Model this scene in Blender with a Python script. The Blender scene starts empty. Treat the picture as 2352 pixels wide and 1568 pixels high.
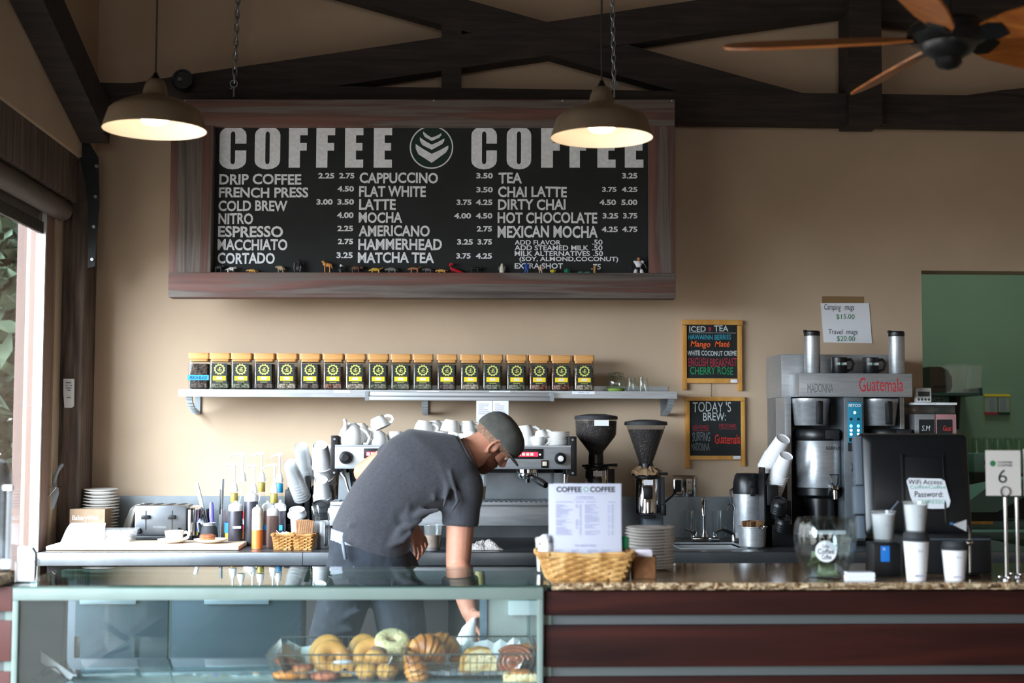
import bpy, bmesh, math, random
from mathutils import Vector, Matrix, Euler
random.seed(7)
S = bpy.context.scene
COL = S.collection
PI = math.pi
R = math.radians
# ---------------------------------------------------------------- camera (50 mm look, slight upward tilt)
FPX = 3267.0
CAM = Vector((0.0, 0.0, 1.43))
_pit, _yaw, _rol = R(3.61), R(2.73), 0.0035
FWD = Vector((math.sin(_yaw) * math.cos(_pit), math.cos(_yaw) * math.cos(_pit), math.sin(_pit)))
_r0 = Vector((math.cos(_yaw), -math.sin(_yaw), 0))
_u0 = _r0.cross(FWD)
RGT = _r0 * math.cos(_rol) + _u0 * math.sin(_rol)
UP = _u0 * math.cos(_rol) - _r0 * math.sin(_rol)
cd = bpy.data.cameras.new('camera')
cam = bpy.data.objects.new('camera', cd)
COL.objects.link(cam)
cd.sensor_width = 36.0
cd.lens = 36.0 * FPX / 2352.0
cd.clip_start = 0.05
cam.matrix_world = Matrix(((RGT.x, UP.x, -FWD.x, CAM.x), (RGT.y, UP.y, -FWD.y, CAM.y), (RGT.z, UP.z, -FWD.z, CAM.z), (0, 0, 0, 1)))
cd.dof.use_dof = True
cd.dof.focus_distance = 6.0
cd.dof.aperture_fstop = 2.5
S.camera = cam
# ---------------------------------------------------------------- colour management, world, daylight
S.view_settings.view_transform = 'Standard'
S.view_settings.look = 'None'
S.view_settings.exposure = 0.32
S.view_settings.gamma = 1.0
S.view_settings.use_curve_mapping = False
S.render.engine = 'CYCLES'
S.cycles.use_denoising = True
S.cycles.max_bounces = 10
S.cycles.diffuse_bounces = 4
S.cycles.glossy_bounces = 4
S.cycles.transparent_max_bounces = 24
S.cycles.transmission_bounces = 6
S.cycles.caustics_reflective = False
S.cycles.caustics_refractive = False
S.cycles.sample_clamp_indirect = 4.0
W = bpy.data.worlds.new('overcast_sky')
S.world = W
W.use_nodes = True
_bg = W.node_tree.nodes['Background']
_bg.inputs[0].default_value = (0.97, 0.96, 0.97, 1)
_bg.inputs[1].default_value = 3.5


_sl = bpy.data.lights.new('hazy_sun', 'SUN')
_sl.energy, _sl.angle, _sl.color = 15.5, R(52), (.80, .91, 1.06)
_so = bpy.data.objects.new('hazy_sun', _sl)
COL.objects.link(_so)
_so.rotation_euler = Vector((.66, .64, -.40)).to_track_quat('-Z', 'Y').to_euler()


def portal(name, loc, rot, sx, sy):
    l = bpy.data.lights.new(name, 'AREA')
    l.shape = 'RECTANGLE'
    l.size, l.size_y = sx, sy
    l.cycles.is_portal = True
    o = bpy.data.objects.new(name, l)
    COL.objects.link(o)
    o.location, o.rotation_euler = loc, rot
    return o


# ---------------------------------------------------------------- pixel helpers: a ray of the camera cut with a plane of the room
def ray(px, py):
    return (FWD * FPX + RGT * (px - 1176.0) - UP * (py - 784.0)).normalized()


def P(px, py, Y):
    d = ray(px, py)
    return CAM + d * ((Y - CAM.y) / d.y)


def PZ(px, py, Z):
    d = ray(px, py)
    return CAM + d * ((Z - CAM.z) / d.z)


def at(px, Y, Z):
    k = (px - 1176.0) / FPX
    v = RGT - FWD * k
    return Vector((-(Y * v.y + (Z - CAM.z) * v.z) / v.x, Y, Z))


def U(p):
    return (Vector(p) - CAM).dot(FWD) / FPX


# ---------------------------------------------------------------- materials
def srgb(h):
    h = h.lstrip('#')
    c = [int(h[i:i + 2], 16) / 255 for i in (0, 2, 4)]
    return tuple((x / 12.92 if x <= 0.04045 else ((x + 0.055) / 1.055) ** 2.4) for x in c)


def _nt(name):
    m = bpy.data.materials.new(name)
    m.use_nodes = True
    nt = m.node_tree
    return m, nt, nt.nodes['Principled BSDF'], nt.nodes, nt.links


def mat(name, col, rough=.5, metal=0, var=0.0, vs=6.0, stretch=(1, 1, 1), bump=0.0, bs=60.0, bstretch=None, spec=.5, coat=0, emit=0, col2=None, sss=0, detail=4.0, contrast=(.35, .65), sheen=0):
    c = srgb(col) if isinstance(col, str) else col
    m, nt, b, N, L = _nt(name)
    b.inputs['Base Color'].default_value = (*c, 1)
    b.inputs['Roughness'].default_value = rough
    b.inputs['Metallic'].default_value = metal
    b.inputs['Specular IOR Level'].default_value = spec
    b.inputs['Coat Weight'].default_value = coat
    if sheen:
        b.inputs['Sheen Weight'].default_value = sheen
    if sss:
        b.inputs['Subsurface Weight'].default_value = sss
        b.inputs['Subsurface Radius'].default_value = (.012, .005, .003)
    if emit:
        b.inputs['Emission Color'].default_value = (*c, 1)
        b.inputs['Emission Strength'].default_value = emit
    if var or col2 or bump:
        tc = N.new('ShaderNodeTexCoord')

    def noise(scale, st):
        mp = N.new('ShaderNodeMapping')
        mp.inputs['Scale'].default_value = st
        L.new(tc.outputs['Object'], mp.inputs[0])
        n = N.new('ShaderNodeTexNoise')
        n.inputs['Scale'].default_value = scale
        n.inputs['Detail'].default_value = detail
        L.new(mp.outputs[0], n.inputs[0])
        return n
    if var or col2:
        n = noise(vs, stretch)
        r = N.new('ShaderNodeValToRGB')
        a, z = (tuple(x * (1 - var) for x in c), tuple(min(1, x * (1 + var)) for x in c))
        if col2:
            a, z = c, (srgb(col2) if isinstance(col2, str) else col2)
        r.color_ramp.elements[0].color = (*a, 1)
        r.color_ramp.elements[1].color = (*z, 1)
        r.color_ramp.elements[0].position, r.color_ramp.elements[1].position = contrast
        L.new(n.outputs['Fac'], r.inputs[0])
        L.new(r.outputs[0], b.inputs['Base Color'])
    if bump:
        n = noise(bs, bstretch or (1, 1, 1))
        bp = N.new('ShaderNodeBump')
        bp.inputs['Strength'].default_value = bump
        bp.inputs['Distance'].default_value = .01
        L.new(n.outputs['Fac'], bp.inputs['Height'])
        L.new(bp.outputs[0], b.inputs['Normal'])
    return m


def ramp3(name, cols, scale, stretch, rough=.6, bump=.2, detail=6, pos=None, metal=0, dist=0.6, coat=0):
    """streaky or speckled surface of several colours"""
    m, nt, b, N, L = _nt(name)
    b.inputs['Roughness'].default_value = rough
    b.inputs['Metallic'].default_value = metal
    b.inputs['Coat Weight'].default_value = coat
    tc = N.new('ShaderNodeTexCoord')
    mp = N.new('ShaderNodeMapping')
    mp.inputs['Scale'].default_value = stretch
    L.new(tc.outputs['Object'], mp.inputs[0])
    n = N.new('ShaderNodeTexNoise')
    n.inputs['Scale'].default_value = scale
    n.inputs['Detail'].default_value = detail
    n.inputs['Distortion'].default_value = dist
    L.new(mp.outputs[0], n.inputs[0])
    r = N.new('ShaderNodeValToRGB')
    cr = r.color_ramp
    while len(cr.elements) < len(cols):
        cr.elements.new(.5)
    for i, c in enumerate(cols):
        cr.elements[i].position = pos[i] if pos else .3 + .4 * i / (len(cols) - 1)
        cr.elements[i].color = (*(srgb(c) if isinstance(c, str) else c), 1)
    L.new(n.outputs['Fac'], r.inputs[0])
    L.new(r.outputs[0], b.inputs['Base Color'])
    if bump:
        bp = N.new('ShaderNodeBump')
        bp.inputs['Strength'].default_value = bump
        bp.inputs['Distance'].default_value = .01
        L.new(n.outputs['Fac'], bp.inputs['Height'])
        L.new(bp.outputs[0], b.inputs['Normal'])
    return m


def glass(name, tint=(.93, .96, .95), ior=1.45, rough=0.0, haze=0.0, hazecol=(.8, .85, .85)):
    """thin pane: clear tinted transmission with Fresnel reflection; haze adds a little scattering (dust, frosted plastic)"""
    m, nt, b, N, L = _nt(name)
    N.remove(b)
    out = N['Material Output']
    t = N.new('ShaderNodeBsdfTransparent')
    t.inputs[0].default_value = (*tint, 1)
    g = N.new('ShaderNodeBsdfGlossy')
    g.inputs['Roughness'].default_value = rough
    f = N.new('ShaderNodeFresnel')
    geo = N.new('ShaderNodeNewGeometry')
    mr = N.new('ShaderNodeMapRange')            # same Fresnel on both sides of the thin pane
    mr.inputs['To Min'].default_value = ior
    mr.inputs['To Max'].default_value = 1.0 / ior
    L.new(geo.outputs['Backfacing'], mr.inputs['Value'])
    L.new(mr.outputs[0], f.inputs[0])
    mx = N.new('ShaderNodeMixShader')
    L.new(f.outputs[0], mx.inputs[0])
    base = t
    if haze:
        d = N.new('ShaderNodeBsdfDiffuse')
        d.inputs[0].default_value = (*hazecol, 1)
        m2 = N.new('ShaderNodeMixShader')
        m2.inputs[0].default_value = haze
        L.new(t.outputs[0], m2.inputs[1])
        L.new(d.outputs[0], m2.inputs[2])
        base = m2
    L.new(base.outputs[0], mx.inputs[1])
    L.new(g.outputs[0], mx.inputs[2])
    L.new(mx.outputs[0], out.inputs[0])
    return m


# ---------------------------------------------------------------- mesh builder (local units times s)
class MB:
    def __init__(self, s=1.0):
        self.bm = bmesh.new()
        self.s = s

    def _v(self, co, T=None):
        co = Vector(co)
        if T is not None:
            co = T @ co
        return self.bm.verts.new(co * self.s)

    def _f(self, vs):
        try:
            return self.bm.faces.new(vs)
        except ValueError:
            return None

    def box(self, x0, x1, y0, y1, z0, z1, T=None, bev=0.0):
        x0, x1 = min(x0, x1), max(x0, x1)
        y0, y1 = min(y0, y1), max(y0, y1)
        z0, z1 = min(z0, z1), max(z0, z1)
        v = [self._v((x, y, z), T) for x in (x0, x1) for y in (y0, y1) for z in (z0, z1)]
        fs = [self._f([v[i] for i in q]) for q in ((0, 1, 3, 2), (4, 6, 7, 5), (0, 4, 5, 1), (2, 3, 7, 6), (0, 2, 6, 4), (1, 5, 7, 3))]
        if bev:
            es = list({e for f in fs for e in f.edges})
            bmesh.ops.bevel(self.bm, geom=es, offset=bev * self.s, segments=2, profile=.6, affect='EDGES')
        return self

    def lathe(self, prof, seg=28, c=(0, 0, 0), T=None, sx=1.0, sy=1.0, lobes=0, lobe_amp=0.0):
        rings = []
        for r, z in prof:
            if r <= 1e-6:
                rings.append([self._v((c[0], c[1], c[2] + z), T)])
            else:
                rr = []
                for k in range(seg):
                    a = 2 * PI * k / seg
                    q = r * (1 + (lobe_amp * abs(math.sin(a * lobes / 2)) if lobes else 0))
                    rr.append(self._v((c[0] + q * math.cos(a) * sx, c[1] + q * math.sin(a) * sy, c[2] + z), T))
                rings.append(rr)
        for a, b in zip(rings, rings[1:]):
            if len(a) == 1 and len(b) == 1:
                continue
            for k in range(seg):
                j = (k + 1) % seg
                if len(a) == 1:
                    self._f([a[0], b[j], b[k]])
                elif len(b) == 1:
                    self._f([a[k], a[j], b[0]])
                else:
                    self._f([a[k], a[j], b[j], b[k]])
        return self

    def tube(self, pts, r, seg=8, closed=False, T=None, flat=1.0, cap=True):
        pts = [Vector(p) for p in pts]
        n = len(pts)
        rs = r if isinstance(r, (list, tuple)) else [r] * n
        rings = []
        up = None
        for i, p in enumerate(pts):
            a = pts[(i - 1) % n] if (closed or i > 0) else p
            b = pts[(i + 1) % n] if (closed or i < n - 1) else p
            t = (b - a)
            if t.length < 1e-9:
                t = Vector((0, 0, 1))
            t.normalize()
            if up is None:
                up = Vector((0, 0, 1)) if abs(t.z) < .9 else Vector((0, 1, 0))
            x = up.cross(t)
            if x.length < 1e-6:
                x = Vector((1, 0, 0)).cross(t)
            x.normalize()
            y = t.cross(x)
            up = y
            rings.append([self._v(p + x * (rs[i] * math.cos(2 * PI * k / seg)) + y * (rs[i] * flat * math.sin(2 * PI * k / seg)), T) for k in range(seg)])
        m = n if closed else n - 1
        for i in range(m):
            a, b = rings[i], rings[(i + 1) % n]
            for k in range(seg):
                j = (k + 1) % seg
                self._f([a[k], a[j], b[j], b[k]])
        if not closed and cap:
            self._f(list(reversed(rings[0])))
            self._f(rings[-1])
        return self

    def prism(self, poly, y0, y1, T=None):
        a = [self._v((x, y0, z), T) for x, z in poly]
        b = [self._v((x, y1, z), T) for x, z in poly]
        n = len(poly)
        self._f(a)
        self._f(list(reversed(b)))
        for i in range(n):
            j = (i + 1) % n
            self._f([a[j], a[i], b[i], b[j]])
        return self

    def prismT(self, poly, z0, z1, T=None):
        a = [self._v((x, y, z0), T) for x, y in poly]
        b = [self._v((x, y, z1), T) for x, y in poly]
        n = len(poly)
        self._f(list(reversed(a)))
        self._f(b)
        for i in range(n):
            j = (i + 1) % n
            self._f([a[i], a[j], b[j], b[i]])
        return self

    def ell(self, c, r, seg=20, rings=12, T=None, noise=0.0, cut=None):
        c = Vector(c)
        rows = []
        for i in range(rings + 1):
            th = PI * i / rings
            if i in (0, rings):
                rows.append([self._v(c + Vector((0, 0, r[2] * math.cos(th))), T)])
                continue
            row = []
            for k in range(seg):
                a = 2 * PI * k / seg
                q = 1 + (random.uniform(-noise, noise) if noise else 0)
                row.append(self._v(c + Vector((r[0] * math.sin(th) * math.cos(a), r[1] * math.sin(th) * math.sin(a), r[2] * math.cos(th))) * q, T))
            rows.append(row)
        for a, b in zip(rows, rows[1:]):
            for k in range(seg):
                j = (k + 1) % seg
                if len(a) == 1:
                    self._f([a[0], b[k], b[j]])
                elif len(b) == 1:
                    self._f([a[j], a[k], b[0]])
                else:
                    self._f([a[k], b[k], b[j], a[j]])
        return self

    def loft(self, rings, cap=True):
        """rings of equal count of points"""
        vs = [[self._v(p) for p in r] for r in rings]
        n = len(vs[0])
        for a, b in zip(vs, vs[1:]):
            for k in range(n):
                j = (k + 1) % n
                self._f([a[k], a[j], b[j], b[k]])
        if cap:
            self._f(list(reversed(vs[0])))
            self._f(vs[-1])
        return self

    def quad(self, pts):
        self._f([self._v(p) for p in pts])
        return self

    def mesh(self, name, ang=38, recalc=True):
        if recalc:
            bmesh.ops.recalc_face_normals(self.bm, faces=self.bm.faces[:])
        me = bpy.data.meshes.new(name)
        self.bm.to_mesh(me)
        self.bm.free()
        if ang:
            me.polygons.foreach_set('use_smooth', [True] * len(me.polygons))
            if ang < 180:
                me.set_sharp_from_angle(angle=R(ang))
        return me


def link(name, me, m, parent=None, loc=None, rot=None):
    o = bpy.data.objects.new(name, me)
    COL.objects.link(o)
    if m is not None and not me.materials:
        me.materials.append(m)
    if parent is not None:
        o.parent = parent
    if loc is not None:
        o.location = loc
    if rot is not None:
        o.rotation_euler = rot
    return o


def part(name, mb, m, parent, ang=38, label=None, loc=None, rot=None):
    o = link(name, mb.mesh(name, ang) if isinstance(mb, MB) else mb, m, parent, loc, rot)
    if label:
        o['label'] = label
    return o


def tag(o, label, cat, group=None):
    o['label'] = label
    o['category'] = cat
    if group:
        o['group'] = group
    return o


def thing(name, label, cat, loc=(0, 0, 0), rotz=0.0, group=None, rot=None):
    o = bpy.data.objects.new(name, None)
    o.empty_display_size = .05
    COL.objects.link(o)
    o.location = loc
    o.rotation_euler = rot or (0, 0, rotz)
    return tag(o, label, cat, group)


def solo(name, mb, m, label, cat, loc=(0, 0, 0), rotz=0.0, group=None, ang=38, rot=None):
    return tag(link(name, mb.mesh(name, ang) if isinstance(mb, MB) else mb, m, None, loc, rot or (0, 0, rotz)), label, cat, group)


def struct(name, mb, m, loc=(0, 0, 0), ang=30):
    o = link(name, mb.mesh(name, ang), m, None, loc)
    o['kind'] = 'structure'
    return o


def dup(root, loc=None, rotz=None, label=None, group=None, rot=None):
    c = root.copy()
    COL.objects.link(c)
    if loc is not None:
        c.location = loc
    if rotz is not None:
        c.rotation_euler = (0, 0, rotz)
    if rot is not None:
        c.rotation_euler = rot
    if label:
        c['label'] = label
    if group:
        c['group'] = group
    for ch in list(root.children):
        d = ch.copy()
        COL.objects.link(d)
        d.parent = c
        for g in list(ch.children):
            e = g.copy()
            COL.objects.link(e)
            e.parent = d
    return c


def TM(o):
    return Matrix.Translation(o.location) @ o.rotation_euler.to_matrix().to_4x4()


def LP(o, px, py, y=0.0):
    """local (x, z) of the pixel's ray on the plane local y of thing o"""
    Mi = TM(o).inverted()
    a = Mi @ CAM
    d = Mi.to_3x3() @ ray(px, py)
    t = (y - a.y) / d.y
    q = a + d * t
    return q.x, q.z


_tc = {}


def text_verts(s, bold=0.0, shear=0.0, space=1.0):
    k = (s, bold, shear, space)
    if k not in _tc:
        c = bpy.data.curves.new('t', 'FONT')
        c.body = s
        c.offset = bold
        c.shear = shear
        c.space_character = space
        c.resolution_u = 3
        o = bpy.data.objects.new('t', c)
        COL.objects.link(o)
        bpy.context.view_layer.update()
        me = o.to_mesh()
        vs = [v.co.copy() for v in me.vertices]
        fs = [list(p.vertices) for p in me.polygons]
        o.to_mesh_clear()
        bpy.data.objects.remove(o)
        bpy.data.curves.remove(c)
        _tc[k] = (vs, fs)
    return _tc[k]


def texts(name, items, y, m, parent, bold=0.0, shear=0.0, wob=0.0, space=1.0, T=None):
    """items: (string, x0, x1, z0, z1) boxes in the parent's local plane; one mesh of lettering"""
    V, F = [], []
    for s, x0, x1, z0, z1 in items:
        vs, fs = text_verts(s, bold, shear, space)
        ax, bx = min(v.x for v in vs), max(v.x for v in vs)
        az, bz = min(v.y for v in vs), max(v.y for v in vs)
        k = len(V)
        ph = random.uniform(0, 6)
        for v in vs:
            tx, tz = (v.x - ax) / max(bx - ax, 1e-6), (v.y - az) / max(bz - az, 1e-6)
            x = x0 + (x1 - x0) * tx
            z = z0 + (z1 - z0) * (tz + wob * math.sin(tx * 9 + ph))
            co = Vector((x, y, z))
            V.append(T @ co if T is not None else co)
        F += [[i + k for i in f] for f in fs]
    me = bpy.data.meshes.new(name)
    me.from_pydata(V, [], F)
    me.update()
    return link(name, me, m, parent)


ORD = 'first second third fourth fifth sixth seventh eighth ninth tenth eleventh twelfth thirteenth fourteenth fifteenth sixteenth seventeenth eighteenth nineteenth twentieth'.split()


def voxel(mb, name, size, smooth=2, it=6):
    """union of overlapping closed shapes into one continuous surface"""
    me = mb.mesh(name, 180)
    o = bpy.data.objects.new(name, me)
    COL.objects.link(o)
    r = o.modifiers.new('r', 'REMESH')
    r.mode = 'VOXEL'
    r.voxel_size = size
    s = o.modifiers.new('s', 'SMOOTH')
    s.factor = .5
    s.iterations = it
    dg = bpy.context.evaluated_depsgraph_get()
    dg.update()
    out = bpy.data.meshes.new_from_object(o.evaluated_get(dg))
    bpy.data.objects.remove(o)
    out.name = name
    out.polygons.foreach_set('use_smooth', [True] * len(out.polygons))
    return out
# ---------------------------------------------------------------- palette
M = {}
M['plaster'] = mat('warm_tan_plaster', '#c2aa90', .9, var=.06, vs=2.0, bump=.35, bs=9, detail=8)
M['plaster_left'] = mat('warm_tan_plaster_side', '#c2aa90', .9, var=.06, vs=2.0, bump=.35, bs=9)
M['green'] = mat('sage_green_paint', '#7d9a86', .85, var=.05, vs=2, bump=.1, bs=20)
M['ceiling'] = mat('brown_ceiling_board', '#4a3a2c', .8, var=.2, vs=3, stretch=(8, .4, 1))
M['floor'] = mat('grey_brown_floor_tile', '#6d6258', .5, var=.15, vs=4)
M['beam'] = ramp3('dark_stained_timber', ['#1b1512', '#2d241f', '#3a2f28'], 6, (.6, 6, 6), .75, .35)
M['post'] = ramp3('weathered_brown_timber', ['#3a2f29', '#594a41', '#75655b'], 9, (5, 5, .35), .75, .5)
M['iron'] = mat('black_painted_steel', '#191b1c', .5, metal=.3, var=.2, vs=20)
M['bolt'] = mat('zinc_bolt_steel', '#a9acae', .35, metal=1)
M['frame_wood'] = ramp3('red_and_grey_weathered_boards', ['#463c37', '#6b615a', '#5a4038', '#70483e', '#645b54'], 3.0, (.30, 4, 8), .7, .35, pos=(.30, .42, .5, .58, .70), dist=.25)
M['frame_wood_v'] = ramp3('red_and_grey_weathered_uprights', ['#463c37', '#6b615a', '#5a4038', '#70483e', '#645b54'], 3.0, (8, 4, .30), .7, .35, pos=(.30, .42, .5, .58, .70), dist=.25)
M['chalk'] = mat('black_chalkboard_paint', '#141817', .75, var=.25, vs=8)
M['paint_white'] = mat('grey_white_brush_paint', '#eef1f5', .8, var=.08, vs=60)
M['logo_green'] = mat('dark_green_paint', '#0d2a1c', .7)
M['steel'] = mat('brushed_stainless_steel', '#b6babd', .36, metal=.62, var=.10, vs=14, stretch=(.6, 6, 6), bump=.03, bs=160, bstretch=(.15, 1, 1))
M['steel_top'] = mat('worn_stainless_worktop', '#7b8085', .3, metal=.85, var=.12, vs=7)
M['steel_dark'] = mat('worn_grey_stainless_steel', '#8f979c', .38, metal=.7, var=.12, vs=9)
M['chrome'] = mat('polished_chrome', '#d4d6d8', .08, metal=1)
M['bronze'] = mat('antique_bronze_lamp_metal', '#b3a087', .36, metal=.75, var=.10, vs=8)
M['enamel'] = mat('white_enamel_lining', '#f4ede2', .45)
M['bulb'] = mat('glowing_warm_bulb', (1.0, .80, .55), .4, emit=6)
M['black'] = mat('black_plastic', '#121416', .35)
M['black_matte'] = mat('matte_black_plastic', '#1a1c1e', .6)
M['rubber'] = mat('dark_grey_rubber', '#2b2d30', .7)
M['grey_plastic'] = mat('blue_grey_plastic', '#59636d', .5)
M['white_plastic'] = mat('white_plastic', '#eceeef', .4)
M['ceramic'] = mat('white_glazed_ceramic', '#eeece8', .12, coat=.4)
M['paper'] = mat('white_paper', '#eceef2', .85)
M['card'] = mat('lilac_white_menu_card', '#b8b8c4', .7)
M['paper_cup'] = mat('white_paper_cup_board', '#f0eff0', .7)
M['cardboard'] = mat('brown_kraft_card', '#a98d73', .85, var=.08, vs=30)
M['kraft'] = mat('crumpled_brown_paper', '#a98a67', .85, var=.15, vs=40, bump=.4, bs=80)
M['bamboo'] = ramp3('honey_bamboo_wood', ['#b5773c', '#cf9350', '#dfa968'], 5, (.8, 3, 9), .45, .08)
M['board_wood'] = ramp3('pale_chopping_board_wood', ['#d6b694', '#e3cbb0', '#ecd9c3'], 5, (.6, 6, 6), .55, .05)
M['pine'] = ramp3('yellow_pine_frame', ['#b87c34', '#cf9443', '#dba656'], 7, (2, 2, .6), .5, .1)
M['glass'] = glass('clear_glass', (.97, .98, .975))
M['glass_green'] = glass('greenish_jar_glass', (.86, .92, .87))
M['thick_glass'] = glass('thick_tip_jar_glass', (.84, .88, .88), 1.75)
M['pane'] = glass('window_glass', (.95, .97, .97))
M['case_glass'] = glass('green_tinted_case_glass', (.95, .975, .97), 1.5, haze=.012, hazecol=(.6, .8, .8))
M['door_glass'] = glass('smoky_teal_door_glass', (.66, .76, .78), 1.5, haze=.02, hazecol=(.45, .6, .65))
M['case_top'] = glass('green_tinted_case_top_glass', (.66, .82, .79), 1.95)
M['frost'] = glass('frosted_clear_plastic', (.965, .97, .97), 1.4, rough=.1, haze=.16, hazecol=(.95, .96, .96))
M['clear_plastic'] = glass('clear_cup_plastic', (.92, .93, .93), 1.45, rough=.03, haze=.08)
M['hopper'] = glass('smoky_hopper_plastic', (.78, .77, .76), 1.45, haze=.03)
M['beans'] = ramp3('roasted_coffee_beans', ['#0d0807', '#2a1a15', '#4d352c', '#120b09'], 150, (1, 1, 1), .35, 1.0, detail=1, pos=(.35, .48, .58, .68))
M['tea'] = ramp3('loose_black_tea', ['#15100e', '#33261f', '#6d5648', '#1c1512'], 130, (1, 1, 1), .8, .8, detail=2, pos=(.35, .5, .62, .72))
M['tea_green'] = ramp3('loose_green_tea', ['#1d211a', '#4a4e3b', '#8e8d6b', '#2b3024'], 130, (1, 1, 1), .8, .8, detail=2, pos=(.35, .5, .62, .72))
M['tea_pale'] = ramp3('loose_herbal_tea', ['#4d4238', '#8b7c69', '#c4b69a', '#5e4b40'], 130, (1, 1, 1), .8, .8, detail=2, pos=(.35, .5, .62, .72))
M['tea_red'] = ramp3('loose_red_fruit_tea', ['#1f1310', '#5a2f23', '#b27450', '#3a2019'], 130, (1, 1, 1), .8, .8, detail=2, pos=(.35, .5, .62, .72))
M['label_black'] = mat('black_tea_label', '#1e2422', .6, var=.1, vs=15)
M['label_yellow'] = mat('yellow_label_ink', '#f2d21a', .6)
M['label_lime'] = mat('pale_yellow_emblem_ink', '#cfd06a', .6)
M['tape_blue'] = mat('blue_masking_tape', '#2f9be0', .7)
M['ink'] = mat('black_marker_ink', '#17191b', .7)
M['ink_grey'] = mat('grey_print_ink', '#9a9bb4', .8)
M['ink_green'] = mat('green_marker_ink', '#2f7a4a', .7)
M['ink_red'] = mat('red_marker_ink', '#c8212c', .6)
M['chalk_white'] = mat('white_chalk_pen', '#cfd6d6', .8)
M['chalk_blue'] = mat('light_blue_chalk_pen', '#3ba5bd', .8)
M['chalk_orange'] = mat('orange_chalk_pen', '#f0662a', .8)
M['chalk_red'] = mat('dull_red_chalk_pen', '#a12f3f', .8)
M['chalk_green'] = mat('green_chalk_pen', '#1f8a55', .8)
M['chalk_grey'] = mat('faded_grey_chalk', '#7e8689', .8)
M['chalk_scarlet'] = mat('bright_red_chalk_pen', '#d8382f', .8)
M['granite'] = ramp3('polished_brown_granite', ['#4c3a2b', '#8b6f52', '#b89f80', '#6e5136', '#2f241b'], 34, (1, 1, 1), .08, 0, detail=6, pos=(.32, .44, .52, .6, .72), dist=1.2)
M['granite_edge'] = ramp3('rough_split_granite', ['#4a3422', '#8d6a46', '#c9b492', '#7d5c3a', '#352619'], 42, (1, 1, 1), .7, .6, detail=5, pos=(.32, .44, .54, .62, .74))
M['mahogany'] = ramp3('dark_red_brown_board', ['#1e0c09', '#2c120d', '#3a1811'], 3, (.4, 6, 6), .62, .06)
M['strip'] = mat('brushed_grey_metal_strip', '#5c605f', .55, metal=.4)
M['rail'] = mat('pale_green_grey_case_rail', '#75837b', .5, metal=.2, var=.06, vs=8)
M['deck'] = mat('pale_blue_grey_case_deck', '#84a0a3', .09, metal=.45)
M['fridge'] = mat('slate_stainless_fridge_door', '#3d464c', .42, metal=.6, var=.12, vs=4)
M['beige_panel'] = mat('grey_beige_laminate', '#b4b3ae', .5)
M['dark_void'] = mat('dark_brown_interior', '#1c1714', .8)
M['skin'] = mat('fair_freckled_skin', '#c98d73', .55, var=.06, vs=30, sss=.12)
M['shirt'] = mat('charcoal_heather_cotton', '#3c3c41', .95, var=.12, vs=120, bump=.55, bs=13, detail=3, sheen=.15)
M['jeans'] = mat('dark_washed_denim', '#282e36', .9, var=.25, vs=20, bump=.25, bs=40)
M['cap'] = mat('grey_green_washed_cotton', '#4a4a44', .95, var=.14, vs=40, bump=.2, bs=60)
M['beard'] = mat('red_brown_beard_hair', '#5c2f1b', .8, var=.35, vs=90, bump=.6, bs=160)
M['hair'] = mat('short_cropped_brown_hair', '#7d5f4c', .85, var=.3, vs=110, bump=.4, bs=160)
M['belt'] = mat('grey_webbing_belt', '#8e939c', .8)
M['wicker'] = ramp3('tan_wicker_strands', ['#8a5f30', '#b98a4d', '#d8b074'], 20, (1, 1, 1), .6, .2)
M['wicker_light'] = ramp3('golden_wicker_strands', ['#8f5c2a', '#b98448', '#d3a566'], 20, (1, 1, 1), .6, .2)
M['wafer'] = mat('toasted_waffle_wafer', '#9c7350', .85, var=.15, vs=60)
M['bagel'] = mat('golden_bagel_crust', '#d79a4e', .45, var=.18, vs=12, bump=.15, bs=40)
M['bagel_seed'] = ramp3('sesame_bagel_crust', ['#c9b072', '#e6d7a4', '#efe4bd'], 90, (1, 1, 1), .7, .6)
M['croissant'] = ramp3('flaky_croissant_crust', ['#8f4f1e', '#c67d35', '#e6b368'], 14, (3, 1, 1), .45, .5)
M['muffin'] = mat('brown_muffin_crumb', '#a7713f', .8, var=.25, vs=30, bump=.5, bs=40)
M['muffin_top'] = mat('golden_muffin_top', '#c9974f', .75, var=.25, vs=22, bump=.5, bs=40)
M['liner'] = mat('brown_paper_muffin_liner', '#8d6a58', .85)
M['tart'] = mat('red_brown_crumble', '#a05a3c', .75, var=.35, vs=40, bump=.8, bs=50)
M['scone'] = ramp3('seeded_pale_scone', ['#b98a4c', '#dcc48c', '#e9dbb2', '#8f4d33'], 45, (1, 1, 1), .8, .8, pos=(.3, .42, .6, .75))
M['roll'] = mat('glazed_cinnamon_pastry', '#8a5137', .3, var=.3, vs=14, bump=.2, bs=20, coat=.4)
M['danish'] = mat('orange_glazed_pastry', '#cf8236', .4, var=.25, vs=16, bump=.3, bs=30)
M['wire'] = mat('grey_chrome_wire', '#8d8b84', .35, metal=1)
M['towel'] = mat('pale_grey_terry_towel', '#cfc7c2', .95, var=.08, vs=60, bump=.8, bs=120)
M['white_cloth'] = mat('white_cotton_towel', '#e6e3dc', .95, bump=.5, bs=90)
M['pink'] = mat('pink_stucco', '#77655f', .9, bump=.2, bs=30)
M['leaf'] = mat('grey_green_foliage', '#2f4030', .8, col2='#5c7058', vs=9)
M['leaf_dark'] = mat('brown_green_foliage', '#332f27', .8, col2='#4f5844', vs=9)
M['ground'] = mat('pale_concrete_paving', '#b8b2a8', .9, var=.1, vs=3)
M['window_brown'] = mat('brown_window_frame', '#8a6f62', .6)
M['window_beige'] = mat('beige_window_stop', '#b7a48d', .7)
M['blind'] = mat('brown_grey_blind_fabric', '#5d524a', .85, var=.08, vs=60)
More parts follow.
